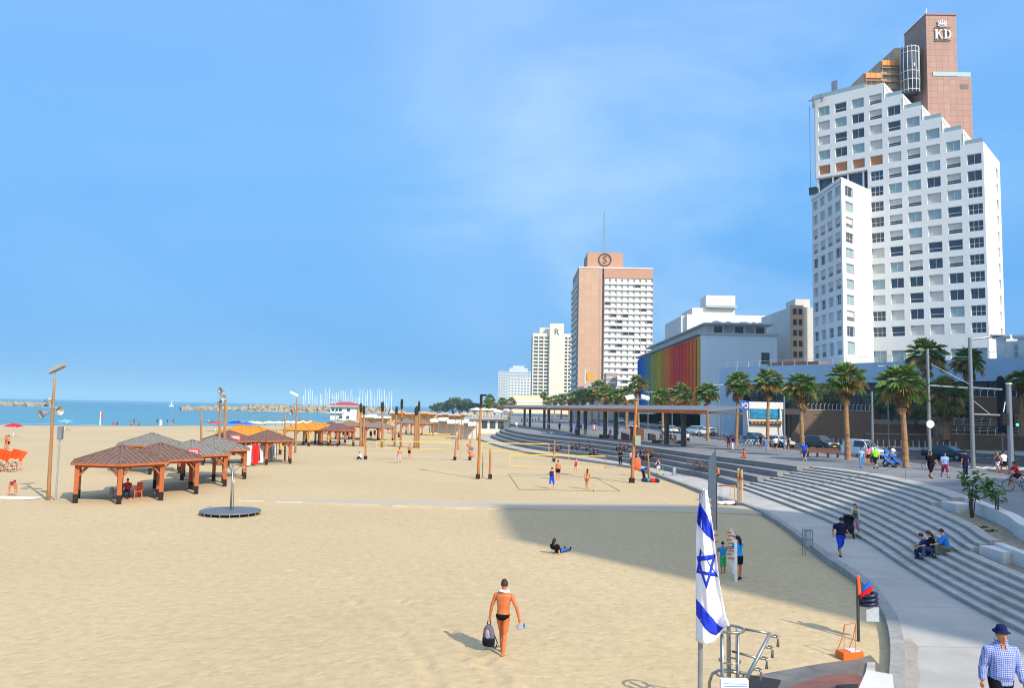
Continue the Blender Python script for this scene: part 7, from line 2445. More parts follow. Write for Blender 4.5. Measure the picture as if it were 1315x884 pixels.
for k in range(9):
 x_, y_ = rr0.uniform(57.5, 68), rr0.choice((102.6, 106.4))
 bushy('bank_shrub', ('first', 'second', 'third', 'fourth', 'fifth', 'sixth', 'seventh', 'eighth', 'ninth')[k] + ' low shrub on the planted bank right of the bushy palm', 'shrub', (57.6 + k * 1.3, y_, 3.7 if y_ < 104 else 4.95), 0.9, 1.0, 260, 0.12, m_leaf, 90 + k, 'low shrubs on the planted bank', 4, False)
def young_tree(px, py, z, tips, label, seed):
 rr = random.Random(seed)
 b = at(px, py, z)
 t = thing('young_tree', label, 'tree', (b.x, b.y, z))
 mt = MB(); mt.smooth = True; ml = MB()
 for path, stemtop in tips:
  P = [Vector((0, 0, -0.2))] + [Vector((atY(x, y, b.y).x - b.x, 0.15 * rr.uniform(-1, 1), atY(x, y, b.y).z - z)) for x, y in path]
  mt.tube(P, [0.035 - 0.022 * i / (len(P) - 1) for i in range(len(P))], 6)
  for e in P[-1:] + ([P[-2].lerp(P[-1], 0.5)] if len(P) > 2 else []):
   for k in range(11):
    az = rr.uniform(0, 2 * PI); el = rr.uniform(-0.5, 1.1)
    d = Vector((math.cos(az) * math.cos(el), math.sin(az) * math.cos(el), math.sin(el)))
    L_ = rr.uniform(0.26, 0.42)
    s_ = d.cross(Vector((0, 0, 1))).normalized() * L_ * 0.24
    p0 = e + Vector((rr.uniform(-.07, .07), rr.uniform(-.07, .07), rr.uniform(-.22, .1)))
    tip = p0 + d * L_ + Vector((0, 0, -0.08))
    mid = p0 + d * L_ * 0.6 + Vector((0, 0, 0.015))
    ml.add([p0, mid - s_, tip, mid + s_], [(0, 1, 2), (0, 2, 3)])
 mt.build('trunk', m_bark, t)
 ml.build('crown', leaf_mat('young_leaf', '#64903a', '#305423', 0.4, 3), t)
young_tree(1248, 672, 1.2,
           [(((1247, 645), (1246, 625), (1236, 610)), 0), (((1250, 640), (1252, 622), (1256, 611)), 0), (((1247, 645), (1249, 632), (1258, 627)), 0), (((1246, 645), (1243, 635), (1240, 614)), 0), (((1251, 645), (1254, 637), (1250, 636)), 0)],
           'left young planter tree with two thin stems and glossy leaves', 5)
young_tree(1280, 680, 1.2, [(((1280, 660), (1281, 645), (1277, 632), (1270, 618)), 0), (((1281, 645), (1284, 640), (1285, 632)), 0), (((1280, 655), (1279, 640), (1268, 634)), 0), (((1279, 645), (1272, 628), (1264, 622)), 0)], 'right young planter tree with single thin forked stem', 6)
for k, (px, py, z) in enumerate(((1262, 683, 1.25), (1273, 688, 1.25), (1300, 716, .65), (1308, 720, .65), (1256, 680, 1.2))):
 b = at(px, py, z)
 rr = random.Random(k)
 mb = MB(); leaf_cloud(mb, (0, 0, 0.1), (0.35, 0.25, 0.14), 160, 0.07, rr)
 tag(mb.build('ground_shrub', m_leaf, loc=(b.x, b.y, z)), ('low green plant at foot of the right young tree', 'low green plant right of the young trees near the wall', 'low plant in the lower planter, left one', 'low plant in the lower planter at the right edge', 'low plant between the two young trees')[k], 'plant')
# --- street poles
def street_pole(px, py, z, ptop, r, label, cat='pole'):
 b = at(px, py, z)
 h = atY(px, ptop, b.y).z - z
 t = thing('street_pole', label, cat, (b.x, b.y, z))
 MB().cyl(0, 0, 0, h, r, r * 0.8, 12).build('pole', m_steel, t)
 MB().cyl(0, 0, 0, 0.35, r * 1.25, r * 1.25, 12).build('base', m_steel, t)
 return t, b, h
t, b, h = street_pole(1250, 603, Z_PROM, 434, 0.17, 'tall grey pole with horizontal arms above the promenade edge', 'traffic pole')
yy = b.y
za = atY(1250, 498, yy).z - Z_PROM
MB().tube([(0, 0, atY(1250, 436, yy).z - 2), (0.9, -0.1, atY(1250, 436, yy).z - 1.9), (2.6, -0.2, atY(1292, 432, yy).z - 2)], [0.08, 0.07, 0.05], 8).build('lamp_arm', m_steel, t)
MB().box(1.6, -0.35, atY(1292, 432, yy).z - 2.0, 2.8, -0.05, atY(1292, 432, yy).z - 1.9).build('lamp_head', m_lamp, t)
MB().bar((0, 0, za), (2.5, 0, za - 0.1), 0.1, 0.12).build('arm', m_steel, t)
zb_ = atY(1250, 532, yy).z - Z_PROM
MB().bar((0, 0, zb_), (2.85, 0, zb_ - 0.05), 0.1, 0.12).build('arm', m_steel, t)
MB().tube([(0, 0, atY(1250, 513, yy).z - 2), (1.5, 0, zb_)], 0.02, 5).build('stay', m_frame, t)
MB().tube([(-3.2, 0, atY(1199, 468, yy).z - 2), (0, 0, za + 0.2)], 0.02, 5).build('stay', m_frame, t)
t, b, h = street_pole(1194.5, 601, Z_PROM, 448, 0.14, 'grey pole with round sign and arm, behind the man in black', 'traffic pole')
z_ = atY(1194, 495, b.y).z - 2
MB().bar((0, 0, z_), (3.35, 0.2, z_ - 0.15), 0.1, 0.12).build('arm', m_steel, t)
mb = MB(); mb.lathe([(0.33, 0), (0.33, 0.04)], 20, (0, -0.16, atY(1194, 545, b.y).z - 2), Matrix.Rotation(PI / 2, 4, 'X')); mb.build('round_sign', m_frame, t)
def traffic_light(par, x, z, lit=None, s=1.0):
 MB().box(x - 0.18, -0.2, z - 0.45, x + 0.18, 0.15, z + 0.45).build('signal_box', m_black, par)
 for k in range(3):
  MB().cyl(x, -0.22, z - 0.32 + k * 0.3, z - 0.32 + k * 0.3 + 0.001, 0.1, 0.1, 10).build('signal_visor', m_black, par)
  if lit == k:
   mm = bpy.data.materials.new('signal_green'); mm.use_nodes = True
   pb_ = mm.node_tree.nodes['Principled BSDF']; pb_.inputs['Base Color'].default_value = (0, .6, .3, 1)
   pb_.inputs['Emission Color'].default_value = (0.05, 1, .45, 1); pb_.inputs['Emission Strength'].default_value = 2.5
   mb = MB(); mb.ball((x, -0.2, z - 0.28 + k * 0.3), (0.11, 0.06, 0.11), 12, 6); mb.build('signal_lamp', mm, par)
traffic_light(t, 0.38, atY(1200, 555, b.y).z - 2)
t, b, h = street_pole(1299, 611, Z_PROM, 494, 0.2, 'thick grey post with traffic light at the right edge', 'traffic pole')
MB().cyl(0, 0, h, h + 0.1, 0.23, 0.2).build('cap', m_frame, t)
traffic_light(t, 0.42, atY(1305, 541, b.y).z - 2, 0)
traffic_light(t, -0.42, atY(1293, 539, b.y).z - 2)
MB().bar((-0.45, 0, atY(1290, 533, b.y).z - 1.8), (-0.3, 0, atY(1290, 520, b.y).z - 1.8), 0.05, 0.05).build('bracket', m_white, t)
street_pole(1121, 586, Z_PROM, 503, 0.13, 'plain grey pole between the thick palm and the nearest palm')
street_pole(1007.5, 578, Z_PROM, 509, 0.12, 'plain grey pole between the kiosk and the dark grey car')
for px, pb_, pt, lb, armx in ((1141.5, 575, 470, 'slim street lamp with short double arm behind the light green tree', 22), (923.5, 560, 494, 'pair arm street lamp in front of pale blue hotel wall', 14), (863, 556, 499, 'street lamp with arm before the orange part of the rainbow facade', 12), (832, 553, 503, 'slim pale street lamp before the blue end of the facade', 9)):
 t, b, h = street_pole(px, pb_, Z_PROM, pt, 0.09, lb, 'street lamp')
 dx = atY(px + armx, pt, b.y).x - b.x
 MB().bar((-dx * 0.5, 0, h - 0.05), (dx, 0, h - 0.05), 0.07, 0.07).build('arm', m_frame, t)
 MB().box(dx - 0.5, -0.12, h - 0.12, dx + 0.2, 0.12, h).build('lamp_head', m_lamp, t)
for px, pb_, pt, lb in ((927, 566, 515, 'short plain grey pole beside the pair arm lamp'), (925, 552, 500, 'slender grey pole right of the pergola end')):
 street_pole(px, pb_, Z_PROM, pt, 0.08, lb)
b = atY(1285, 495, 88)
t = thing('banner_post', 'tall dark round topped banner shape before the dark glass at right', 'banner', (b.x, 88, 2))
mb = MB(); hh = atY(1285, 483, 88).z - 2; mb.prism([(-0.42, -0.12), (0.42, -0.12), (0.42, 0.12), (-0.42, 0.12)], 2.5, hh - 0.4); mb.ball((0, 0, hh - 0.4), (0.43, 0.13, 0.42), 14, 8)
mb.build('banner', M('dark_banner', '#171a24', rough=0.8), t)
MB().cyl(0, 0, 0, 2.6, 0.08).build('pole', m_steel, t)
t = thing('stair_handrail', 'thin steel handrail running down the middle of the wide steps', 'handrail', (ix(51.5), 51.5, Z_PATH))
y_ = 51.5
xs_ = [ix(y_) + (ex(y_) - ix(y_)) * f for f in (0.0, 0.33, 0.66, 1.0)]
pts = []
for f in (0.02, 0.35, 0.67, 1.0):
 x = ix(y_) + (ex(y_) - ix(y_)) * f - ix(y_)
 zt = Z_PATH + 1.8 * f - Z_PATH
 MB().cyl(x, 0, zt - 0.1, zt + 0.95, 0.022, 0.022, 6).build('post', m_stain, t)
 pts.append((x, 0, zt + 0.95))
MB().tube(pts, 0.022, 6).build('rail', m_stain, t)
def slab_seat(px, py, z, label):
 b = at(px, py, z)
 t = thing('deck_chair', label, 'lounger', (b.x, b.y, z), R(75), 'brown fixed loungers on the terraces')
 t.scale = (0.75, 0.75, 0.75)
 m_dk = M('deck_brown', '#5e4a40', rough=0.8, var=0.2, scale=5)
 mb = MB()
 for k in range(5):
  mb.bar((-0.5 + k * 0.25, 0, 0.05), (-0.5 + k * 0.25, 0.9, 0.75), 0.22, 0.05, up=(1, 0, 0.01))
 mb.build('backrest', m_dk, t)
 MB().box(-0.6, -0.7, 0.0, 0.6, 0.0, 0.12).build('seat', m_dk, t)
 MB().bar((0.5, 0.9, 0.7), (0.5, 0.95, 0), 0.08, 0.08).build('leg', m_dk, t)
 MB().bar((-0.5, 0.9, 0.7), (-0.5, 0.95, 0), 0.08, 0.08).build('leg', m_dk, t)
slab_seat(893, 599, 1.1, 'left brown lounger of the pair on the terraces behind the mast')
slab_seat(907, 601, 1.1, 'right brown lounger of the pair on the terraces behind the mast')
slab_seat(843, 584, 1.55, 'brown lounger on upper terrace right of the seated crowd')
slab_seat(837, 583, 1.55, 'brown lounger nearest the seated crowd on upper terrace')
b = at(1071, 588, 2.0)
t = thing('promenade_bench', 'long rusty brown bench in front of the dark grey car', 'bench', (b.x - 1.1, b.y, 2.0), R(-6))
for k in range(3): MB().box(-1.5, -0.25 + k * 0.17, 0.42, 1.5, -0.11 + k * 0.17, 0.47).build('seat_slat', m_rung if False else M('rust_bench', '#7b4c3a', var=0.2), t)
for k in range(2): MB().box(-1.5, 0.3, 0.6 + k * 0.16, 1.5, 0.34, 0.72 + k * 0.16).build('back_slat', MATS['rust_bench'], t)
for x in (-1.4, -0.5, 0.5, 1.4): MB().box(x, -0.25, 0, x + 0.06, 0.34, 0.42).build('leg', MATS['rust_bench'], t)
for px, py, w_, lb, c in ((837, 566, 1.0, 'dark litter bin left of the pergola column', '#2b2d30'), (803, 565, 1.1, 'rusty box planter beside a pergola column', '#8a5a45'), (818, 566, 1.8, 'tall curved rusty panel standing under the pergola', '#6e4b38'), (780, 563, 2.4, 'dark bench box under the pergola where people sit', '#4a3328')):
 b = at(px, py, 2.0)
 t = thing('pergola_furniture', lb, 'box')
 t.location = (b.x, b.y, 2)
 hh = 1.0 if w_ < 1.5 else (2.0 if w_ < 2 else 0.5)
 MB().prism([(-w_ / 2, -0.4), (w_ / 2, -0.4), (w_ / 2, 0.4), (-w_ / 2, 0.4)], 0, lambda x, y: hh if x < 0 else hh * 0.8).build('body', M('box_' + c.lstrip('#'), c, var=0.15), t)
# --- cars
def car(label, loc, rz, paint, kind='hatch', group=None, lights=True):
 t = thing('parked_car' if group is None else 'car', label, 'car', loc, rz, group)
 Lc, Wc, Hc = {'hatch': (4.1, 1.72, 1.48), 'suv': (4.5, 1.84, 1.68), 'van': (4.3, 1.78, 1.82), 'sedan': (4.5, 1.75, 1.44)}[kind]
 mp_ = M('paint_' + paint.lstrip('#'), paint, rough=0.28, var=0.03, coat=0.6, spec=0.5, metal=0.2)
 hl = Lc / 2
 nose = {'hatch': .82, 'suv': .98, 'van': .95, 'sedan': .8}[kind]
 zb = 0.28
 belt = {'hatch': .92, 'suv': 1.05, 'van': 1.02, 'sedan': .9}[kind]
 lower = [(-hl, zb + .1), (-hl, belt - .12), (-hl + .08, belt), (hl * .42, belt + .02), (hl * .9, nose - .1), (hl, nose - .3), (hl, zb + .12), (hl - .1, zb), (-hl + .1, zb)]
 rear = {'hatch': -hl + .12, 'suv': -hl + .1, 'van': -hl + .04, 'sedan': -hl + .85}[kind]
 cab = [(rear, belt), (rear + .22, Hc - .08), (rear + .45, Hc), (hl * .05, Hc - .01), (hl * .17, Hc - .06), (hl * .52, belt)]
 wr = 0.33
 wx = (hl * .62, -hl * .60)
 bm = bmesh.new()
 def extr(prof, w0, w1, zsplit):
  vs0, vs1 = [], []
  for x, z in prof:
   f = 0 if z <= zsplit else (z - zsplit) / max(.01, Hc - zsplit)
   w_ = w0 + (w1 - w0) * f
   vs0.append(bm.verts.new((x, -w_, z))); vs1.append(bm.verts.new((x, w_, z)))
  n = len(prof)
  bm.faces.new(vs0); bm.faces.new(vs1[::-1])
  for i in range(n):
   bm.faces.new((vs0[i], vs1[i], vs1[(i + 1) % n], vs0[(i + 1) % n]))
 extr(lower, Wc / 2, Wc / 2 - .05, belt + 1)
 extr(cab, Wc / 2 - .04, Wc / 2 - .24, belt)
 bmesh.ops.recalc_face_normals(bm, faces=bm.faces)
 me = bpy.data.meshes.new('body'); bm.to_mesh(me); bm.free(); me.materials.append(mp_)
 o = bpy.data.objects.new('body', me); COL.objects.link(o); o.parent = t
 bv = o.modifiers.new('bevel', 'BEVEL'); bv.width = 0.07; bv.segments = 3; bv.limit_method = 'ANGLE'; bv.angle_limit = R(25); bv.harden_normals = False
 for p_ in me.polygons: p_.use_smooth = True
 gm = M('car_glass', (0.03, 0.04, 0.05), rough=0.06, var=0, spec=0.7)
 def wat(z): return Wc / 2 - .04 - .20 * max(0, (z - belt)) / (Hc - belt)
 def pane(name, a, b, s0=0.86, out=0.012):
  (xa, za), (xb, zb2) = a, b
  w0, w1 = wat(za) * s0, wat(zb2) * s0
  nx, nz = (zb2 - za), -(xb - xa)
  l_ = math.hypot(nx, nz); nx /= l_; nz /= l_
  if nx * (1 if xa > 0 else -1) < 0: nx, nz = -nx, -nz
  dx, dz = nx * out, nz * out
  mb = MB(); mb.add([(xa + dx, -w0, za + dz), (xa + dx, w0, za + dz), (xb + dx, w1, zb2 + dz), (xb + dx, -w1, zb2 + dz)], [(0, 1, 2, 3)])
  mb.build(name, gm, t)
 pane('windscreen', (hl * .50, belt + .05), (hl * .19, Hc - .1))
 pane('rear_window', (rear + .03, belt + .1), (rear + .2, Hc - .12), .8)
 for sd_ in (-1, 1):
  xs0, xs1 = rear + .3, hl * .40
  zt = Hc - .13; zl = belt + .06
  segs = ((xs0, (xs0 + xs1) / 2 - .22), ((xs0 + xs1) / 2 - .16, xs1))
  for i, (xa, xb) in enumerate(segs):
   if kind == 'van' and i == 0: continue
   mb = MB(); yo = 0.012
   xt0 = xa + (.12 if i == 0 else 0); xt1 = xb - (.34 if i == 1 else 0)
   vs = [(xa, sd_ * (wat(zl) + yo), zl), (xb, sd_ * (wat(zl) + yo), zl), (xt1, sd_ * (wat(zt) + yo), zt), (xt0, sd_ * (wat(zt) + yo), zt)]
   mb.add(vs if sd_ < 0 else vs[::-1], [(0, 1, 2, 3)])
   mb.build('side_window', gm, t)
  mb = MB(); mb.smooth = True; mb.ball((hl * .36, sd_ * (Wc / 2 + .08), belt + .12), (.07, .1, .08), 8, 6); mb.build('mirror', mp_, t)
  mb = MB(); mb.smooth = True; mb.ball((hl - .08, sd_ * (Wc / 2 - .28), nose - .2), (.12, .2, .09), 10, 6); mb.build('headlight', M('lamp_glass', (.8, .82, .85), rough=.1, var=0), t)
  MB().box(-hl - .02, sd_ * (Wc / 2 - .2) - .1, belt - .35, -hl + .05, sd_ * (Wc / 2 - .2) + .1, belt - .1).build('tail_light', M('lamp_red', '#a81818', rough=.2), t)
  for x in wx:
   w_ = thing('wheel', None, None, (x, sd_ * (Wc / 2 - .1), wr)); w_.parent = t
   Mr = Matrix.Rotation(PI / 2, 4, 'X')
   mb = MB(); mb.smooth = True; mb.lathe([(.2, -.11), (wr - .03, -.11), (wr, -.07), (wr, .07), (wr - .03, .11), (.2, .11)], 20, (0, 0, 0), Mr); mb.build('tyre', M('tyre', '#16161a', rough=.9), w_)
   mb = MB(); mb.lathe([(.03, -.125), (.2, -.12), (.2, .12), (.03, .125)], 10, (0, 0, 0), Mr); mb.build('rim', m_steel, w_)
   mb = MB(); mb.smooth = True; mb.lathe([(wr + .0, -.02), (wr + .07, -.02), (wr + .07, .035), (wr, .035)], 18, (x, sd_ * (Wc / 2 - .015), wr), Mr); mb.build('wheel_arch', m_black, t)
 MB().box(hl - .02, -.26, .42, hl + .02, .26, .53).build('number_plate', M('plate_yellow', '#e6bd2c', rough=.5), t)
 MB().box(hl - .03, -.5, .58, hl + .015, .5, nose - .28).build('grille', m_black, t)
 MB().box(hl - .05, -Wc / 2 + .12, .28, hl + .05, Wc / 2 - .12, .4).build('bumper', m_black, t)
 MB().box(-hl - .03, -.26, .55, -hl + .02, .26, .66).build('number_plate', MATS['plate_yellow'], t)
 return t
CARS = [  # px, py(base), heading deg (x forward), paint, kind, label
 (1054, 577.5, -68, '#3c4248', 'suv', 'dark grey off road car with yellow plate behind the promenade bench'),
 (1110, 588, -62, '#c9d4dc', 'van', 'white van like car right of the thick palm trunk'),
 (1217, 591, -58, '#17233c', 'sedan', 'dark blue car passing behind the two walking men'),
 (1002, 574.5, -72, '#c6cccf', 'hatch', 'white small car behind the strollers in front of kiosk'),
 (970, 568.5, -76, '#3c6d7c', 'sedan', 'teal blue car beside the row of bicycles'),
 (890, 558.5, 176, '#6f93a8', 'suv', 'light blue car left one of the pair past the pergola end'),
 (906, 559.5, 176, '#c3ccd2', 'hatch', 'white car right one of the pair past the pergola end'),
 (862, 556.5, -86, '#b9bfc2', 'hatch', 'pale car seen between pergola columns near orange facade'),
 (853, 551, -86, '#3f6470', 'suv', 'dark teal car behind the pale one between pergola columns'),
 (812, 551.5, -86, '#c9cdd0', 'sedan', 'white car behind the tall leaning pole with floodlights'),
 (797, 543.5, -88, '#cdd1d3', 'van', 'large white van far along the road'),
 (762, 544.5, -88, '#45647f', 'hatch', 'blue grey car far along the road behind palm trunks'),
 (735, 543, -88, '#a5b4bd', 'hatch', 'pale distant car behind the walkers in blue'),
]
for px, py, rz, c, kind, lb in CARS:
 b = at(px, py, Z_ROAD)
 car(lb, (b.x, b.y, Z_ROAD), R(rz), c, kind)
# --- bicycles and pushchairs
def bicycle(label, loc, rz, c='#2a5aa8', group=None):
 t = thing('bicycle', label, 'bicycle', loc, rz, group)
 for x in (-0.52, 0.52):
  w_ = thing('wheel', None, None, (x, 0, 0.34)); w_.parent = t
  mb = MB(); mb.smooth = True
  mb.tube([(0.33 * math.cos(2 * PI * k / 20), 0, 0.33 * math.sin(2 * PI * k / 20)) for k in range(21)], 0.02, 6, cap=False)
  mb.build('tyre', m_black, w_)
  mb = MB()
  for k in range(8): mb.tube([(0, 0, 0), (0.32 * math.cos(PI * k / 4), 0, 0.32 * math.sin(PI * k / 4))], 0.004, 4)
  mb.build('spokes', m_steel, w_)
 mt = M('bike_' + c.lstrip('#'), c, rough=.35)
 mb = MB()
 A, B, C_, D = (-0.52, 0, .34), (-0.08, 0, .30), (-0.2, 0, .82), (0.38, 0, .84)
 for p, q in ((A, B), (A, C_), (B, C_), (B, D), (C_, D), (D, (0.52, 0, .34))): mb.tube([p, q], 0.02, 6)
 mb.build('frame', mt, t)
 MB().tube([(0.36, 0, .84), (0.33, 0, 1.02), (0.33, -.26, 1.05)], 0.015, 6).build('handlebar', m_black, t)
 MB().tube([(0.33, 0, 1.02), (0.33, .26, 1.05)], 0.015, 6).build('handlebar', m_black, t)
 mb = MB(); mb.ball((-0.24, 0, .92), (.13, .07, .04), 8, 5); mb.build('saddle', m_black, t)
 return t
for k, (px, py, rz, c) in enumerate(((952, 572, 20, '#2a6fc4'), (957, 573, 30, '#3f86d0'), (961.5, 573.5, 15, '#e2e6ea'), (966, 573.5, 35, '#dfe4e8'), (970.5, 574, 20, '#4c8fd6'), (975, 574, 28, '#dfe4e8'), (979, 573.5, 22, '#2a6fc4'))):
 b = at(px, py, 2.0)
 bicycle(('first', 'second', 'third', 'fourth', 'fifth', 'sixth', 'seventh')[k] + ' rental bicycle from the left in the row before the kiosk', (b.x, b.y, 2), R(rz), c, 'rental bicycles in a row')
b = at(1197, 604, 2.0); bicycle('bicycle standing behind the man in black, wheels showing on both sides', (b.x, b.y, 2), R(4), '#c8ccd0')
def pushchair(label, loc, rz, c):
 t = thing('pushchair', label, 'pushchair', loc, rz)
 for x, y in ((-.24, -.3), (.24, -.3), (-.2, .42), (.2, .42)):
  mb = MB(); mb.smooth = True; mb.lathe([(.03, -.03), (.13, -.03), (.13, .03), (.03, .03)], 12, (x, y, .13), Matrix.Rotation(PI / 2, 4, 'Y')); mb.build('wheel', m_black, t)
 for x in (-.24, .24):
  MB().tube([(x, .42, .13), (x, -.25, .75), (x, -.55, 1.02)], 0.018, 6).build('frame', m_steel, t)
  MB().tube([(x, -.3, .13), (x, .15, .62)], 0.016, 6).build('strut', m_steel, t)
 MB().tube([(-.24, -.55, 1.02), (.24, -.55, 1.02)], 0.022, 6).build('handle', m_black, t)
 mt = cloth(c)
 mb = MB(); mb.prism([(-.21, -.22), (.21, -.22), (.21, .34), (-.21, .34)], .36, lambda x, y: .5 if y > 0 else .62); mb.bar((0, -.2, .45), (0, -.36, .95), .42, .06, up=(0, 1, 0)); mb.build('seat', mt, t)
 mb = MB(); mb.smooth = True
 for k in range(1):
  n = 10
  vs = []
  for i in range(6):
   a = PI * (0.05 + 0.62 * i / 5)
   for j in range(n):
    b_ = PI * j / (n - 1)
    vs.append((.25 * math.cos(b_), -.22 - .34 * math.cos(a) * 0.9, .72 + .36 * math.sin(a) * (0.35 + 0.65 * math.sin(b_))))
  mb.add(vs, [(i * n + j, i * n + j + 1, (i + 1) * n + j + 1, (i + 1) * n + j) for i in range(5) for j in range(n - 1)])
 o = mb.build('hood', mt, t); sl = o.modifiers.new('thick', 'SOLIDIFY'); sl.thickness = 0.02
 MB().box(-.17, -.2, .2, .17, .2, .34).build('basket', m_black, t)
 return t
# --- who is where
def P(px, py, z, label, face=0, h=None, pose=STAND, feat=False, **kw):
 """feet at photo pixel on plane z; face: degrees, 0 = away from the camera, 180 = towards it"""
 b = at(px, py, z)
 zz = z
 if z < 0.15:
  zz = sand_z(b.x, b.y)
  b = at(px, py, zz)
 if h is None: h = 1.7
 return build_person(label, (b.x, b.y, zz), R(face), h=h, pose=pose, face=feat, **kw)
# --- the man walking over the sand, seen from behind
bagw = dict(lean=4, legs=((-9, 6, -3), (19, 12, -3)), arms=((-12, 30, 18), (6, 21, 8)), head=(25, 4))
t, J = P(645, 842, 0.0, 'tall tanned man in black swim briefs walking away across sand with bag and towel', face=-14, h=1.83, pose=bagw, skin='bronze', bottom=('briefs', '#0d0d10'), hair='brown', q=2, bald=False, wd=1.0, belly=0.02)
man = t
tl = t.location
def wp(t, J, v):
 a = t.rotation_euler.z
 v = v + J['off']
 return Vector((t.location.x + v.x * math.cos(a) - v.y * math.sin(a), t.location.y + v.x * math.sin(a) + v.y * math.cos(a), t.location.z + v.z))
nk = wp(t, J, J['neck'])
mb = MB(); mb.smooth = True
n = 18
mb.tube([(0.098 * math.cos(2 * PI * k / n), 0.088 * math.sin(2 * PI * k / n), 0.008 * math.sin(4 * PI * k / n)) for k in range(n + 1)], [(0.022, 0.05)] * (n + 1), 8, cap=False)
tw = thing('neck_towel', 'white towel rolled round the neck of the man in black briefs', 'towel', (nk.x, nk.y, nk.z + 0.035))
mb.build('towel', m_whitec, tw)
for s_ in (-1, 1):
 mb = MB(); mb.smooth = True; mb.tube([(s_ * 0.08, 0.05, 0), (s_ * 0.10, 0.13, -0.08), (s_ * 0.09, 0.155, -0.28)], [(0.045, 0.02)] * 3, 8); mb.build('towel_end', m_whitec, tw)
hl = wp(t, J, J['arm1'][2] + J['arm1'][3] * 0.12 * J['s'])
hr_ = wp(t, J, J['arm0'][2] + J['arm0'][3] * 0.12 * J['s'])
bp = thing('backpack', 'grey and black backpack hanging from the left hand of the walking man', 'backpack', (hl.x - 0.01, hl.y, hl.z - 0.62), R(-20))
m_bg, m_bk = cloth('#5a6478'), cloth('#15161c')
mb = MB(); mb.smooth = True; mb.tube([(0, 0, 0.2), (0, 0, 0.3), (0, 0, 0.4), (0, 0, 0.48), (0, 0, 0.53)], [(0.155, 0.10), (0.15, 0.095), (0.135, 0.085), (0.10, 0.065), (0.04, 0.03)], 16); mb.build('body', m_bg, bp)
mb = MB(); mb.smooth = True; mb.tube([(0, 0, 0.02), (0, 0, 0.06), (0, 0, 0.15), (0, 0, 0.22)], [(0.13, 0.08), (0.158, 0.105), (0.162, 0.108), (0.158, 0.102)], 16); mb.build('base_panel', m_bk, bp)
mb = MB(); mb.smooth = True; mb.tube([(0.09 * math.cos(a), -0.095 + 0.01 * math.sin(a), 0.32 + 0.14 * math.sin(a)) for a in [PI * k / 8 for k in range(9)]], 0.014, 6); mb.build('piping', cloth('#b3404a'), bp)
mb = MB(); mb.smooth = True; mb.ball((0, -0.085, 0.32), (0.07, 0.03, 0.12), 10, 8); mb.build('pocket', cloth('#8d94a6'), bp)
mb = MB(); mb.smooth = True; mb.tube([(-0.04, 0, 0.53), (-0.03, 0, 0.62), (0.03, 0, 0.62), (0.04, 0, 0.53)], 0.013, 6); mb.build('handle', m_bk, bp)
mb = MB(); mb.smooth = True; mb.tube([(0.12, 0.05, 0.3), (0.2, 0.08, 0.1), (0.17, 0.05, -0.03), (0.1, 0, 0.02)], 0.014, 6); mb.build('strap', m_bk, bp)
for k in range(2):
 sd2 = thing('sandal', ('upper', 'lower')[k] + ' grey white sandal of the pair in the right hand of the walking man', 'sandal', (hr_.x + 0.03, hr_.y - 0.03 - 0.04 * k, hr_.z - 0.04 - 0.035 * k), R(20 + 14 * k), 'pair of sandals carried by the man')
 mb = MB(); mb.smooth = True; mb.tube([(-0.13, 0, 0), (-0.05, 0, 0.0), (0.08, 0, 0), (0.15, 0, 0.01)], [(0.03, 0.012), (0.035, 0.013), (0.042, 0.013), (0.025, 0.01)], 10); mb.build('sole', cloth('#8f969c'), sd2)
 mb = MB(); mb.smooth = True; mb.tube([(0.07, -0.04, 0.01), (0.06, 0, 0.05), (0.07, 0.04, 0.01)], 0.012, 6); mb.build('strap', cloth('#4d5870'), sd2)
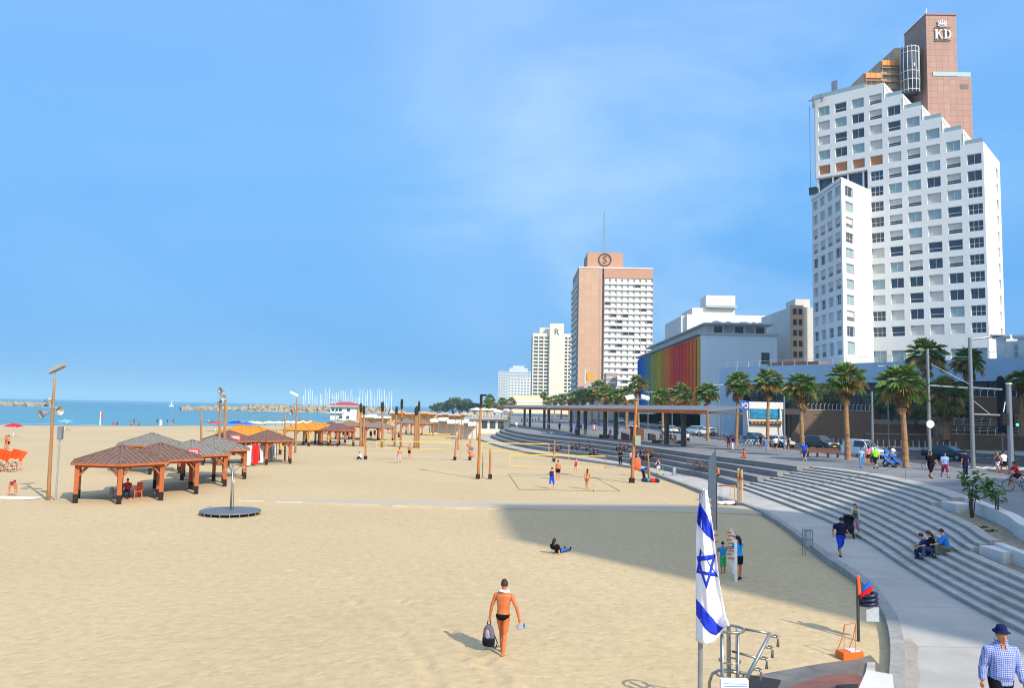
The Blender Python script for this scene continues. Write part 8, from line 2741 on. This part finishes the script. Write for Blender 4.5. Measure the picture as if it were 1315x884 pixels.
# --- the man in hat and checked shirt, bottom right
def plaid():
 m = bpy.data.materials.new('checked_shirt'); MATS['checked_shirt'] = m
 m.use_nodes = True
 nt = m.node_tree; L = nt.links.new
 b = nt.nodes['Principled BSDF']; b.inputs['Roughness'].default_value = 0.9; b.inputs['Specular IOR Level'].default_value = 0.15
 tc = nt.nodes.new('ShaderNodeTexCoord'); sp = nt.nodes.new('ShaderNodeSeparateXYZ'); L(tc.outputs['Object'], sp.inputs['Vector'])
 def stripe(src, sc, th):
  m1 = nt.nodes.new('ShaderNodeMath'); m1.operation = 'MULTIPLY'; m1.inputs[1].default_value = sc; L(src, m1.inputs[0])
  m2 = nt.nodes.new('ShaderNodeMath'); m2.operation = 'FRACT'; L(m1.outputs[0], m2.inputs[0])
  m3 = nt.nodes.new('ShaderNodeMath'); m3.operation = 'LESS_THAN'; m3.inputs[1].default_value = th; L(m2.outputs[0], m3.inputs[0])
  return m3.outputs[0]
 a = stripe(sp.outputs['X'], 34, 0.4); c = stripe(sp.outputs['Z'], 34, 0.4)
 ad = nt.nodes.new('ShaderNodeMath'); ad.operation = 'ADD'; L(a, ad.inputs[0]); L(c, ad.inputs[1])
 cr = nt.nodes.new('ShaderNodeValToRGB'); cr.color_ramp.interpolation = 'CONSTANT'
 e = cr.color_ramp.elements
 e[0].position = 0; e[0].color = lin('#a9b1cf'); e[1].position = 0.4; e[1].color = lin('#7485bd')
 x = e.new(0.8); x.color = lin('#3d52a6')
 dv = nt.nodes.new('ShaderNodeMath'); dv.operation = 'MULTIPLY'; dv.inputs[1].default_value = 0.5; L(ad.outputs[0], dv.inputs[0])
 L(dv.outputs[0], cr.inputs['Fac']); L(cr.outputs['Color'], b.inputs['Base Color'])
 n2 = nt.nodes.new('ShaderNodeTexNoise'); n2.inputs['Scale'].default_value = 9; n2.inputs['Detail'].default_value = 3
 L(tc.outputs['Object'], n2.inputs['Vector'])
 bp_ = nt.nodes.new('ShaderNodeBump'); bp_.inputs['Strength'].default_value = 0.7; bp_.inputs['Distance'].default_value = 0.03
 L(n2.outputs['Fac'], bp_.inputs['Height']); L(bp_.outputs['Normal'], b.inputs['Normal'])
 return m
q = atY(1283, 801, 13.0)
build_person('elderly man in dark blue hat and blue white checked shirt walking towards viewer', (q.x, 13.0, 1.14), R(174), h=1.74,
             pose=dict(lean=4, legs=((14, 6, 1), (-12, 18, 1)), arms=((-6, 13, 18), (8, 12, 20)), head=(0, 2)), skin='tan', top=('long', plaid()), bottom=('pants', '#14141a'),
             shoes='#2a2420', hair='grey', q=2, sleeve=1.9, cap=('hat', '#16204a'), face=True, wd=1.08, belly=0.02)
t = [o for o in bpy.data.objects if o.get('label', '').startswith('elderly man in dark blue hat')][0]
mb = MB()
for s_ in (-1, 1):
 mb.add([(s_ * 0.085, -0.01, 1.512), (s_ * 0.10, 0.06, 1.475), (s_ * 0.035, 0.135, 1.36), (s_ * 0.02, 0.13, 1.42)], [(0, 1, 2, 3)])
o = mb.build('collar', MATS['checked_shirt'], t); sl = o.modifiers.new('thick', 'SOLIDIFY'); sl.thickness = 0.012
mb = MB(); mb.smooth = True; mb.add([(-0.045, 0.105, 1.475), (0.045, 0.105, 1.475), (0, 0.152, 1.26), (0, 0.13, 1.43)], [(0, 2, 3), (3, 2, 1)])
mb.build('open_neckline', MATS['skin_tan'], t)
# --- people on the path and steps
t, J = P(1079.5, 714.5, Z_PATH, 'man in navy shirt and bright blue shorts with cap jogging on the path', face=178, h=1.72, pose=dict(lean=8, legs=((20, 10, 1), (-12, 45, 1)), arms=((-25, 18, 70), (-10, 18, 75)), head=(0, 12)), skin='tan', top=('tee', '#141c38'), bottom=('long_shorts', '#1f3fc4'), shoes='#20242c', cap=('cap', '#1a2440'), q=1, wd=1.1, belly=0.04)
P(1099, 689, Z_PATH, 'young woman in green top pushing a dark pushchair beside the steps', face=150, h=1.66, pose=PUSH, skin='fair', top=('tank', '#3f7d72'), bottom=('capri', '#b58aa0'), shoes='#3b3030', hair='brown', hairlen=1, fem=True, q=1, feat=True)
b = at(1093, 690.5, Z_PATH)
pushchair('dark navy pushchair pushed by woman in green top on the path', (b.x - 0.15, b.y - 0.1, Z_PATH), R(160), '#1c2130')
def step_at(px, py, k):
 return at(px, py, Z_PATH + 0.15 * k)
for px, py, k, lb, kw in ((1190, 709, 2, 'left youth of the seated three, in dark blue shirt on the steps', dict(top=('tee', '#23306e'), bottom=('pants', '#26304a'), hair='brown')),
                          (1200, 711, 2, 'middle youth of the seated three, in black top and jeans on steps', dict(top=('tee', '#17151b'), bottom=('pants', '#45597e'), hair='brown', hairlen=0.3)),
                          (1217, 714, 2, 'right youth of the seated three, in bright blue shirt on the steps', dict(top=('tee', '#2f7fd0'), bottom=('pants', '#6e6a58'), hair='brown'))):
 b = step_at(px, py, k + 2)
 sx = b.x; yv = b.y
 kk = (sx - ix(yv)) / (ex(yv) - ix(yv)) * 12
 st = int(kk)
 zseat = Z_PATH + 0.15 * (st + 1)
 build_person(lb, (sx, yv, zseat - 0.34), R(62), h=1.68, pose=SITG, q=1, seat=0.36, shoes='#2b2a30', skin='fair', sleeve=0.9, **kw)
P(949, 745, 0.0, 'woman in bright blue shirt and black shorts leaning on white posts', face=25, h=1.62, pose=LEAN, skin='tan', top=('tee', '#2192e0'), bottom=('shorts', '#14141a'), shoes='#23233a', hair='black', hairlen=1.2, fem=True, q=1)
P(928.5, 737, 0.0, 'small boy in blue shirt and green shorts standing beside the flag', face=10, h=1.22, pose=dict(STAND, arms=((40, 14, 30), (30, 20, 40))), skin='tan', top=('tee', '#2f86c8'), bottom=('long_shorts', '#3fa66a'), hair='black', q=1)
P(717, 711, 0.0, 'person in black top and jeans lying propped on an elbow in the shade', face=-32, h=1.6, pose=dict(lean=-52, legs=((88, 6, 6), (86, 4, 4)), arms=((-58, 12, 12), (-15, 10, 50)), head=(0, 20)), seat=0.02, top=('tee', '#141318'), bottom=('pants', '#2f62a8'), hair='black', hairlen=0.6, q=1, shoes='#20222a')
# --- beach players
P(708.5, 628, 0.0, 'player in purple tank top and bright blue shorts on the near court', face=-20, h=1.74, pose=WALK, skin='fair', top=('tank', '#3a2a66'), bottom=('long_shorts', '#1f4fe0'), hair='brown', q=1)
P(716.5, 616.5, 0.0, 'bare chested player in black shorts on the near court', face=-10, h=1.74, pose=STAND, skin='tan', bottom=('shorts', '#17171c'), hair='black', q=1)
P(754, 629, 0.0, 'woman in orange red bikini standing near the small ball', face=-8, h=1.66, pose=WALK2, skin='tan', top=('bikini', '#d8503a'), bottom=('bikini', '#6a5a3a'), hair='brown', hairlen=0.8, fem=True, q=1)
P(739.5, 610, 0.0, 'player in pink top behind the near volleyball net', face=170, h=1.64, pose=LEAN, skin='fair', top=('tank', '#c04a86'), bottom=('bikini', '#7a3a5a'), hair='brown', fem=True, q=1)
b = at(763.5, 630, 0.1)
mb = MB(); mb.smooth = True; mb.ball((0, 0, 0.11), 0.115, 14, 10)
tag(mb.build('beach_ball', cloth('#d89a7a'), loc=(b.x, b.y, sand_z(b.x, b.y))), 'small pinkish ball on sand beside woman in bikini', 'ball')
P(512.5, 595.5, 0.0, 'man in pale shorts, left one of two on the middle court', face=5, h=1.72, pose=STAND, skin='tan', bottom=('long_shorts', '#a9b2c4'), hair='black', q=1)
P(525.5, 589, 0.0, 'man in black trunks, right one of two on the middle court', face=160, h=1.72, pose=dict(STAND, arms=((20, 20, 60), (10, 10, 30))), skin='tan', bottom=('shorts', '#26141c'), hair='black', q=1)
P(463.5, 590.5, 0.0, 'person in white shirt and dark trousers sitting by the short post', face=95, h=1.68, pose=SITG, seat=0.05, top=('tee', '#d8dce4'), bottom=('pants', '#1b1c22'), hair='grey', q=1)
b = at(604, 583, 0.0)
q = at(603.3, 591.5, 0)
mb = MB(); mb.smooth = True
for k, (z, c) in enumerate(((1.75, 0), (1.35, 1), (1.0, 0), (0.6, 0))):
 mb.mat(c).ball((0.12 * (1 if k % 2 else -1) + (0.15 if k > 1 else 0), -0.14, z), (0.3, 0.12, 0.24), 8, 6)
tag(mb.build('hung_towels', [cloth('#d67a6a'), cloth('#53708c')], loc=(q.x, q.y, 0)), 'pink and grey towels hung on the short timber post', 'towels')
for k, (px, py, c, r_, lb) in enumerate(((828.5, 620, '#20384a', .35, 'dark blue bag on the sand at the leaning post'), (834, 620.5, '#2f9ab0', .25, 'turquoise bag on the sand at the leaning post'), (838, 620.8, '#c8262a', .27, 'red bag on the sand at the leaning post'), (843, 620.8, '#2a2c34', .3, 'black bag farthest right of the row on the sand'))):
 b = at(px, py, 0)
 t = thing('beach_bag', lb, 'bag', (b.x, b.y, sand_z(b.x, b.y)))
 mb = MB(); mb.smooth = True; mb.ball((0, 0, 0.16), (r_, 0.2, 0.2), 10, 7); mb.build('bag', cloth(c), t)
 mb = MB(); mb.smooth = True; mb.tube([(-.15, 0, .3), (0, 0, .44), (.15, 0, .3)], 0.02, 5); mb.build('handle', m_black, t)
P(825, 617, 0.0, 'person in blue shirt bending over the bags at the leaning post', face=-100, h=1.7, pose=dict(BEND, lean=65), skin='tan', top=('tee', '#2f5aa8'), bottom=('pants', '#1a1c24'), hair='black', q=1)
b = at(819, 612.5, 0)
mb = MB(); mb.smooth = True; mb.tube([(0, 0, 0.6), (0, 0, 1.0), (0, 0.05, 1.75)], [(0.22, 0.06), (0.3, 0.07), (0.24, 0.05)], 10)
tag(mb.build('orange_towel', cloth('#f0643c'), loc=(b.x, b.y, 0)), 'bright orange towel hanging beside the bending person', 'towel')
P(796.5, 598, Z_PATH, 'person in black standing on the path left of the leaning pole', face=175, h=1.72, pose=STAND, skin='tan', top=('long', '#191b22'), bottom=('pants', '#16171c'), hair='black', q=1, sleeve=1.8)
P(811.5, 599.5, Z_PATH, 'person in white shirt and cap behind the leaning floodlight pole', face=170, h=1.74, pose=STAND, top=('tee', '#c9cfd8'), bottom=('pants', '#33363e'), hair='grey', q=1)
P(845.5, 609.5, Z_PATH, 'child in navy shirt with green scooter on path below steps', face=150, h=1.55, pose=PUSH, skin='fair', top=('tank', '#24376e'), bottom=('shorts', '#c9cdd8'), hair='brown', fem=True, q=1)
b = at(848, 610, Z_PATH)
t = thing('kick_scooter', 'small bright green scooter held by child in navy shirt', 'scooter', (b.x, b.y, Z_PATH))
MB().box(-.3, -.06, .08, .3, .06, .12).build('deck', cloth('#4fd03a'), t); MB().tube([(.28, 0, .1), (.22, 0, .85)], .02, 6).build('stem', cloth('#4fd03a'), t)
for x in (-.3, .3):
 mb = MB(); mb.lathe([(.02, -.02), (.07, -.02), (.07, .02), (.02, .02)], 10, (x, 0, .07), Matrix.Rotation(PI / 2, 4, 'X')); mb.build('wheel', m_black, t)
# --- promenade walkers
P(1033, 592.5, Z_PROM, 'man in bright blue shirt and navy shorts walking away along promenade', face=15, h=1.78, pose=WALK, skin='fair', top=('tee', '#1f45c8'), bottom=('long_shorts', '#1a2458'), hair='grey', q=1, wd=1.08, shoes='#b98a6a')
P(1012.5, 580.5, Z_PROM, 'woman in dark top and short skirt far on promenade by the grey pole', face=10, h=1.66, pose=WALK, skin='tan', top=('tank', '#22201f'), bottom=('shorts', '#5a4048'), hair='black', hairlen=0.6, fem=True, q=1)
P(996, 580, Z_PROM, 'man in white shirt and black shorts walking among the strollers', face=170, h=1.74, pose=WALK2, skin='tan', top=('tee', '#e0ddd8'), bottom=('shorts', '#1f1f25'), hair='black', q=1)
P(984.5, 580.5, Z_PROM, 'woman in long white and lilac dress walking among the strollers', face=175, h=1.66, pose=WALK, skin='tan', top=('long', '#c9cdf0'), bottom=('pants', '#aebbe8'), hair='brown', hairlen=0.5, fem=True, q=1)
P(977, 576, Z_PROM, 'man in dark shirt beside woman in white, farther left', face=20, h=1.74, pose=WALK, skin='tan', top=('tee', '#2d3040'), bottom=('shorts', '#4a3a34'), hair='black', q=1)
P(935.5, 576.5, Z_PROM, 'woman in red top, left one of pair before bicycles', face=175, h=1.66, pose=STAND, skin='tan', top=('tee', '#23233a'), bottom=('shorts', '#c02f44'), hair='black', fem=True, q=1)
P(941.5, 578.5, Z_PROM, 'person in purple top and white trousers, right one of pair before bicycles', face=178, h=1.68, pose=WALK, skin='tan', top=('tee', '#4a2f86'), bottom=('pants', '#dcd4da'), hair='black', q=1)
b = at(948.5, 587, 2.0)
build_person('person in orange red shirt sitting on the top terrace step', (ex(72.5) + 0.25, 72.5, 1.55), R(80), h=1.7, pose=SITC, seat=0.47, top=('tee', '#d8532e'), bottom=('shorts', '#6a6258'), hair='brown', q=1, shoes='#8a8a8a')
P(883.5, 572, Z_PROM, 'man in white shirt and black shorts near the pergola end', face=10, h=1.72, pose=WALK2, skin='tan', top=('tee', '#dfe2ea'), bottom=('shorts', '#191a20'), hair='black', q=1)
P(1106, 601.5, Z_PROM, 'woman in light blue pink shirt and jeans, leftmost of crossing group', face=170, h=1.7, pose=WALK, skin='tan', top=('tee', '#86b4e0'), bottom=('pants', '#4f86b8'), hair='brown', fem=True, q=1, shoes='#2c3a8a')
P(1115.5, 598, Z_PROM, 'person in pink and white top with black skirt, second of crossing group', face=10, h=1.7, pose=STAND, skin='tan', top=('tee', '#d87a80'), bottom=('shorts', '#1c1c24'), hair='black', hairlen=0.5, fem=True, q=1)
P(1124.5, 602, Z_PROM, 'man in neon green shirt, white cap and black shorts', face=12, h=1.76, pose=WALK, skin='fair', top=('tee', '#7cf02c'), bottom=('long_shorts', '#14151b'), hair='grey', cap=('cap', '#e8e6e2'), shoes='#16161a', q=1, wd=1.06)
P(1120, 595.5, Z_PROM, 'person in white shirt half hidden behind the neon green shirt', face=175, h=1.68, pose=STAND, top=('tee', '#e2e2e6'), bottom=('pants', '#2a2c3a'), hair='black', q=1)
P(1137.5, 599, Z_PROM, 'man in blue shirt pushing the left blue pushchair', face=-150, h=1.74, pose=PUSH, skin='tan', top=('tee', '#2668c4'), bottom=('pants', '#1c2438'), hair='black', q=1)
P(1146, 597, Z_PROM, 'person in white shirt pushing the right blue pushchair', face=-150, h=1.68, pose=PUSH, skin='tan', top=('tee', '#dfe3ea'), bottom=('pants', '#38415a'), hair='grey', q=1)
for px, py, lb in ((1142, 600.5, 'left blue pushchair beside the nearest palm trunk'), (1153, 600.5, 'right blue pushchair beside the nearest palm trunk')):
 b = at(px, py, 2.0); pushchair(lb, (b.x, b.y, 2), R(-125), '#3f7fe0')
build_person('heavy man dressed in black walking towards camera on promenade', tuple(at(1195.5, 614.5, Z_PROM)), R(178), h=1.9, pose=WALK, skin='tan', top=('tee', '#0b0b0f'), bottom=('long_shorts', '#0b0b0e'), hair='brown', q=1, wd=1.26, belly=0.06, shoes='#17171d')
build_person('man in light blue shirt and maroon shorts walking beside man in black', tuple(at(1213.5, 613.5, Z_PROM)), R(172), h=1.8, pose=WALK2, skin='tan', top=('tee', '#7fa6f0'), bottom=('long_shorts', '#7a2f52'), hair='black', q=1, wd=1.06, shoes='#2a3aa0')
build_person('man in navy behind the leaves of the young planter tree', tuple(at(1240, 612, Z_PROM)), R(5), h=1.86, pose=STAND, skin='tan', top=('tee', '#0f1838'), bottom=('pants', '#141c3c'), hair='black', q=1, wd=1.15, shoes='#c8c8cc')
build_person('blond woman in dark top and white shorts walking away at right', tuple(at(1281.5, 607.5, Z_PROM)), R(8), h=1.64, pose=WALK, skin='tan', top=('tank', '#3a3a3c'), bottom=('shorts', '#dfe4f2'), hair='blond', hairlen=0.7, fem=True, q=1)
build_person('man in white shirt and black shorts walking away beside blond woman', tuple(at(1290, 608.5, Z_PROM)), R(4), h=1.78, pose=WALK2, skin='tan', top=('tee', '#dfe3f0'), bottom=('shorts', '#15161c'), hair='brown', q=1)
b = at(1311, 632, Z_PROM)
bicycle('dark blue bicycle ridden by person in red, cut by right edge', (b.x - 0.15, b.y, 2), R(172), '#24406a')
build_person('cyclist in red shirt at the extreme right edge', (b.x - 0.1, b.y, 2.0), R(82), h=1.7, pose=RIDE, seat=0.88, skin='tan', top=('tee', '#d01f2c'), bottom=('shorts', '#1c2230'), hair='black', q=1)
b = at(1302, 632, 2.0)
t = thing('promenade_railing', 'thin pale railing descending beside the cyclist at right edge', 'railing', (at(1296, 613, 2.0).x, at(1296, 613, 2.0).y, 2.0))
e = at(1330, 632, 2.0) - at(1296, 613, 2.0)
MB().tube([(0, 0, 0.05), (e.x, e.y, 1.0)], 0.03, 6).build('rail', m_frame, t); MB().tube([(0, 0, 0.0), (e.x, e.y, 0.6)], 0.03, 6).build('rail', m_frame, t)
# --- far walkers
FAR = [(733.5, 559.5, 'man in bright blue shirt, left one of the pair on far promenade', dict(top=('tee', '#1f66d0'), bottom=('shorts', '#2a1a20')), 0),
       (739.5, 560.5, 'person in blue white shirt, right one of the pair on far promenade', dict(top=('tee', '#6f8fd8'), bottom=('pants', '#2a4a90')), 0),
       (746, 552, 'person in violet blue shirt behind the pair on far promenade', dict(top=('tee', '#3a3fd0'), bottom=('pants', '#22242c')), 180),
       (762.5, 556, 'person in yellow white shorts left of the blue shirted pair member', dict(top=('tee', '#b8b0c0'), bottom=('shorts', '#d8c8a0')), 170),
       (765.5, 555, 'person in blue violet shirt by the palm trunks', dict(top=('tee', '#4a50c0'), bottom=('shorts', '#c0a890')), 10),
       (704, 552.5, 'man in pale shirt on far promenade before the crowd', dict(top=('tee', '#b8bcc8'), bottom=('shorts', '#2f3038')), 0),
       (718.5, 553.5, 'person all in black walking alone on far promenade', dict(top=('tee', '#1a1a20'), bottom=('pants', '#15151a')), 180),
       (663, 552, 'child in white shirt standing on the far curved terrace', dict(top=('tee', '#e6e6ee'), bottom=('shorts', '#8890a0')), 180),
       (777, 561, 'person in dark blue by the first pergola column', dict(top=('tee', '#24406e'), bottom=('pants', '#22242c')), 170),
       (670, 543.5, 'person in red shirt under the farther pergola', dict(top=('tee', '#a83a3a'), bottom=('pants', '#2a2a30')), 180),
       (677, 543, 'person in blue by the columns of the farther pergola', dict(top=('tee', '#3a5aa8'), bottom=('pants', '#2a2a30')), 180),
       (684, 542.5, 'person in white and blue, leftmost of the far crowd', dict(top=('tee', '#d8dce8'), bottom=('pants', '#34406a')), 180),
       (688, 542, 'person in pink shirt, second of the far crowd', dict(top=('tee', '#d890a0'), bottom=('pants', '#3a3a44')), 180),
       (692, 541.5, 'person in grey shirt, third of the far crowd', dict(top=('tee', '#8a8e98'), bottom=('pants', '#2f3a5a')), 180),
       (699, 545, 'person in maroon shirt right of the far crowd', dict(top=('tee', '#7a2f3a'), bottom=('pants', '#24242c')), 0),
       (709, 544.5, 'person in dark red top and jeans at the far crowd edge', dict(top=('tee', '#9a3038'), bottom=('pants', '#34508a')), 0),
       (852, 561.5, 'man in grey white shirt behind the second pergola column', dict(top=('tee', '#b9bcb8'), bottom=('pants', '#3a3f4a')), 170)]
for px, py, lb, kw, fc in FAR:
 P(px, py, Z_PROM, lb, face=fc, h=1.7, pose=rnd.choice([WALK, WALK2, STAND]), q=0, skin='tan', hair='black', **kw)
# --- people seated on terraces and under the pergola
def tier_sit(px, k, lb, **kw):
 """seat on tier k (0 = lowest step edge) at photo column px"""
 rise = 0.45
 z = Z_PATH + rise * (k + 1)
 for i in range(600):       # find y where the tier's front edge projects to this column
  y = 64 + i * 0.15
  x = ix(y) + (ex(y) - ix(y)) * k / 4
  d = CROT.transposed() @ (Vector((x, y, z)) - CAM)
  u = 657.5 + F_PX * d.x / -d.z
  if u < px: break
 build_person(lb, (x + 0.25, y, z - rise), R(kw.pop('rz', 75)), pose=kw.pop('pose', SITC), seat=rise + 0.02, q=0, h=1.68, **kw)
for px, k, lb, kw in ((755, 1, 'leftmost seated person on the middle terrace row', dict(top=('tee', '#24263a'), bottom=('pants', '#1d2030'), hair='black')),
                      (736, 1, 'person in dark clothes seated left of middle terrace row', dict(top=('tee', '#4a4048'), bottom=('pants', '#252a3c'), hair='brown')),
                      (742, 1, 'person in navy seated in the pair on middle terrace', dict(top=('tee', '#22305a'), bottom=('pants', '#20243a'), hair='black')),
                      (718, 0, 'hooded person in navy sitting behind the short post', dict(top=('long', '#1c2a5e'), bottom=('pants', '#1a1e30'), hair='black')),
                      (713, 0, 'person with light bag sitting left of the hooded one', dict(top=('tee', '#3a4a6a'), bottom=('pants', '#20222c'), hair='black')),
                      (760, 0, 'left person in dark blue seated on lowest terrace above the net', dict(top=('tee', '#1a2448'), bottom=('pants', '#191c28'), hair='black')),
                      (765, 0, 'right person in dark blue seated on lowest terrace above the net', dict(top=('tee', '#23306a'), bottom=('pants', '#191c28'), hair='black')),
                      (794, 2, 'person in grey seated on upper terrace, left of crowd', dict(top=('tee', '#3a3a44'), bottom=('pants', '#2a2c34'), hair='black')),
                      (799, 2, 'person in blue seated on upper terrace, left of crowd', dict(top=('tee', '#2f4a86'), bottom=('pants', '#1f2230'), hair='black')),
                      (804, 2, 'person in brown seated on upper terrace next to the tall pole', dict(top=('tee', '#4a342c'), bottom=('pants', '#22222a'), hair='black')),
                      (820, 1, 'person in black seated right of the tall pole', dict(top=('tee', '#14141a'), bottom=('pants', '#15161c'), hair='black')),
                      (824, 1, 'person in blue jeans seated amid the crowd', dict(top=('tee', '#2a2f4a'), bottom=('pants', '#4a70a8'), hair='brown')),
                      (829, 1, 'person with long fair hair seated amid the crowd', dict(top=('tee', '#1f1f26'), bottom=('pants', '#18191f'), hair='blond', hairlen=1, fem=True)),
                      (834, 1, 'person in black with headscarf at right of the crowd', dict(top=('long', '#121217'), bottom=('pants', '#121217'), hair='black', hairlen=1, fem=True)),
                      (817, 0, 'person in turquoise seated lowest in the crowd', dict(top=('tee', '#3f8fb0'), bottom=('pants', '#5f7a9a'), hair='black')),
                      (920, 0, 'person sitting left of the steel mast on lowest terrace', dict(top=('tank', '#a0604a'), bottom=('shorts', '#3a2a28'), hair='brown'))):
 tier_sit(px, k, lb, **kw)
PG = [(778, 561, 'person in brown on the bench box under the pergola', '#4a3630'), (784, 561.5, 'person in blue on the bench box under the pergola', '#2a4a9a'), (789, 561, 'person in pale top on the bench box under the pergola', '#c0a8a0'), (793, 560, 'person in maroon standing over the bench box', '#5a2030'),
      (849, 567, 'person in grey on the bench right of the dark column', '#5a5a60'), (856, 568, 'person in red on the bench right of the dark column', '#b0303a'), (861, 569, 'person in dark blue on the bench right of the dark column', '#20305a'), (867, 569.5, 'person in teal on the bench near the last column', '#2a6a8a')]
for k, (px, py, lb, c) in enumerate(PG):
 b = at(px, py, 2.0)
 build_person(lb, (b.x, b.y, 2.0), R((170, 150, 190, 160)[k % 4]), h=1.68, pose=STAND if k in (3,) else SIT, seat=None if k in (3,) else 0.48, q=0, top=('tee', c), bottom=('pants', ('#23242c', '#2a3a6a')[k % 2]), hair='black')
b = at(858, 570, 2.0)
MBx = MB(); MBx.box(-2.0, -0.3, 0, 2.0, 0.3, 0.42)
tag(MBx.build('wide_bench', M('deck_brown', '#5e4a40', rough=0.8), loc=(b.x, b.y + 0.3, 2.0)), 'wide dark bench carrying four people near the last pergola column', 'bench')
for k, (px, py, lb, c) in enumerate(((612, 555.5, 'sunbather beside the blue and white umbrella', '#6a3a34'), (619, 556.5, 'person in pink sitting under the blue and white umbrella', '#c85a70'), (632, 553, 'person reclining at the curved end of the terraces', '#2a2c38'), (642, 549, 'person in salmon sitting high on the curved terrace end', '#c87a60'), (646, 546.5, 'person in red sitting highest on the curved terrace end', '#b84a3a'), (651, 544.5, 'sunburnt person lying along the parapet of curved terrace', '#b0604a'))):
 b = at(px, py, (0.1, 0.1, 0.6, 1.4, 1.8, 2.0)[k])
 build_person(lb, (b.x, b.y, (0.1, 0.1, 0.6, 1.4, 1.8, 2.0)[k]), R(60 + 30 * k), h=1.68, pose=SITG, seat=0.05, q=0, top=('tank', c), bottom=('shorts', '#3a3a48'), hair='black')
# --- left beach
P(14.5, 638.5, 0.0, 'sunbather bending forward over the white towel at the left', face=20, h=1.68, pose=dict(BEND, lean=100, legs=((20, 30, 12), (10, 30, 12))), skin='tan', bottom=('bikini', '#8a2f2a'), hair='brown', fem=True, q=1)
P(7.5, 578, 0.0, 'left one of embracing pair in trunks behind orange loungers', face=170, h=1.78, pose=LEAN, skin='bronze', bottom=('briefs', '#141418'), hair='brown', q=1)
P(9.8, 577.2, 0.0, 'right one of embracing pair behind orange loungers', face=-10, h=1.74, pose=STAND, skin='tan', bottom=('shorts', '#1c1c22'), hair='brown', q=1)
b = at(163, 641, 0.0)
build_person('person in dark red sitting behind the front post of nearest gazebo', (b.x, b.y, 0.0), R(200), h=1.68, pose=SIT, seat=0.42, top=('tee', '#b02a2a'), bottom=('pants', '#1d1d22'), hair='brown', q=1)
WB = [(15, 549, SITG, '#24222a'), (22, 549.5, SITG, '#2a2620'), (79, 546, STAND, '#33383a'), (87, 545.5, SITG, '#b03a3a'), (145, 546, SITG, '#c83a3a'), (150, 546.2, SITG, '#24282a'), (168, 546.5, SITG, '#b84a48'), (172, 545.8, STAND, '#8a3a34'), (178, 546.5, SITG, '#c05048'), (194, 543.5, STAND, '#c87a5a'), (202, 545, STAND, '#3a3028'), (215, 545.5, STAND, '#1f2f8a'), (219, 546, SITG, '#d8d8dc'), (222.5, 545, STAND, '#b0404a'), (233, 544.5, STAND, '#b03a50'), (267, 545.5, STAND, '#a04848'), (272, 546, STAND, '#4a5a9a'), (306, 547.5, STAND, '#24242c'), (312, 546.5, STAND, '#8a3a34'), (327, 547.5, SITG, '#7a3a30'), (334, 548, STAND, '#2a2c3a'), (341, 547, SITG, '#c08060'), (354, 548, STAND, '#c8c8d0'), (362, 548.5, STAND, '#3a4a6a'), (373, 548, SITG, '#b05a4a'), (384, 547, STAND, '#2f3038'), (394, 546.5, STAND, '#7a5a4a')]
wn = ('first', 'second', 'third', 'fourth', 'fifth', 'sixth', 'seventh', 'eighth', 'ninth', 'tenth', 'eleventh', 'twelfth', 'thirteenth', 'fourteenth', 'fifteenth', 'sixteenth', 'seventeenth', 'eighteenth', 'nineteenth', 'twentieth', 'twenty first', 'twenty second', 'twenty third', 'twenty fourth', 'twenty fifth', 'twenty sixth', 'twenty seventh')
for k, (px, py, ps, c) in enumerate(WB):
 P(px, py, -0.05, wn[k] + ' bather from the left along the waterline, ' + ('standing' if ps is STAND else 'sitting'), face=rnd.choice((0, 90, 180, 270)), h=1.7, pose=ps, seat=0.05 if ps is SITG else None, q=0, skin=rnd.choice(('tan', 'bronze', 'fair')),
      top=('tee', c) if k % 3 else None, bottom=('shorts', rnd.choice(('#1f2a4a', '#2a2a30', '#7a2a30'))), hair='black', group='bathers along the waterline')
for k, (px, py, c) in enumerate(((441, 563, '#b02a34'), (446, 563.5, '#7a2430'), (452, 562, '#c83a3a'), (476, 564.5, '#a82f3a'), (481, 563, '#24242a'), (498, 556, '#8a6a5a'), (512, 566, '#8a4a40'), (517, 552, '#3a4a6a'))):
 P(px, py, 0.0, ('first', 'second', 'third', 'fourth', 'fifth', 'sixth', 'seventh', 'eighth')[k] + ' person from the left among the distant gazebos and poles', face=rnd.choice((0, 180)), h=1.7, pose=STAND, q=0, skin='tan', top=('tee', c), bottom=('shorts', '#26262e'), hair='black')
HZ = bpy.data.materials.new('haze'); HZ.use_nodes = True
nt = HZ.node_tree
for n_ in list(nt.nodes):
 if n_.type == 'BSDF_PRINCIPLED': nt.nodes.remove(n_)
pv_ = nt.nodes.new('ShaderNodeVolumePrincipled')
pv_.inputs['Color'].default_value = (0.42, 0.76, 1.0, 1)
pv_.inputs['Density'].default_value = HAZE
pv_.inputs['Anisotropy'].default_value = -0.1
nt.links.new(pv_.outputs['Volume'], nt.nodes['Material Output'].inputs['Volume'])
if HAZE > 0:
 mb = MB(); mb.box(-16500, -300, -4, 16500, 16500, 125)
 tag(mb.build('haze', HZ), kind='stuff')
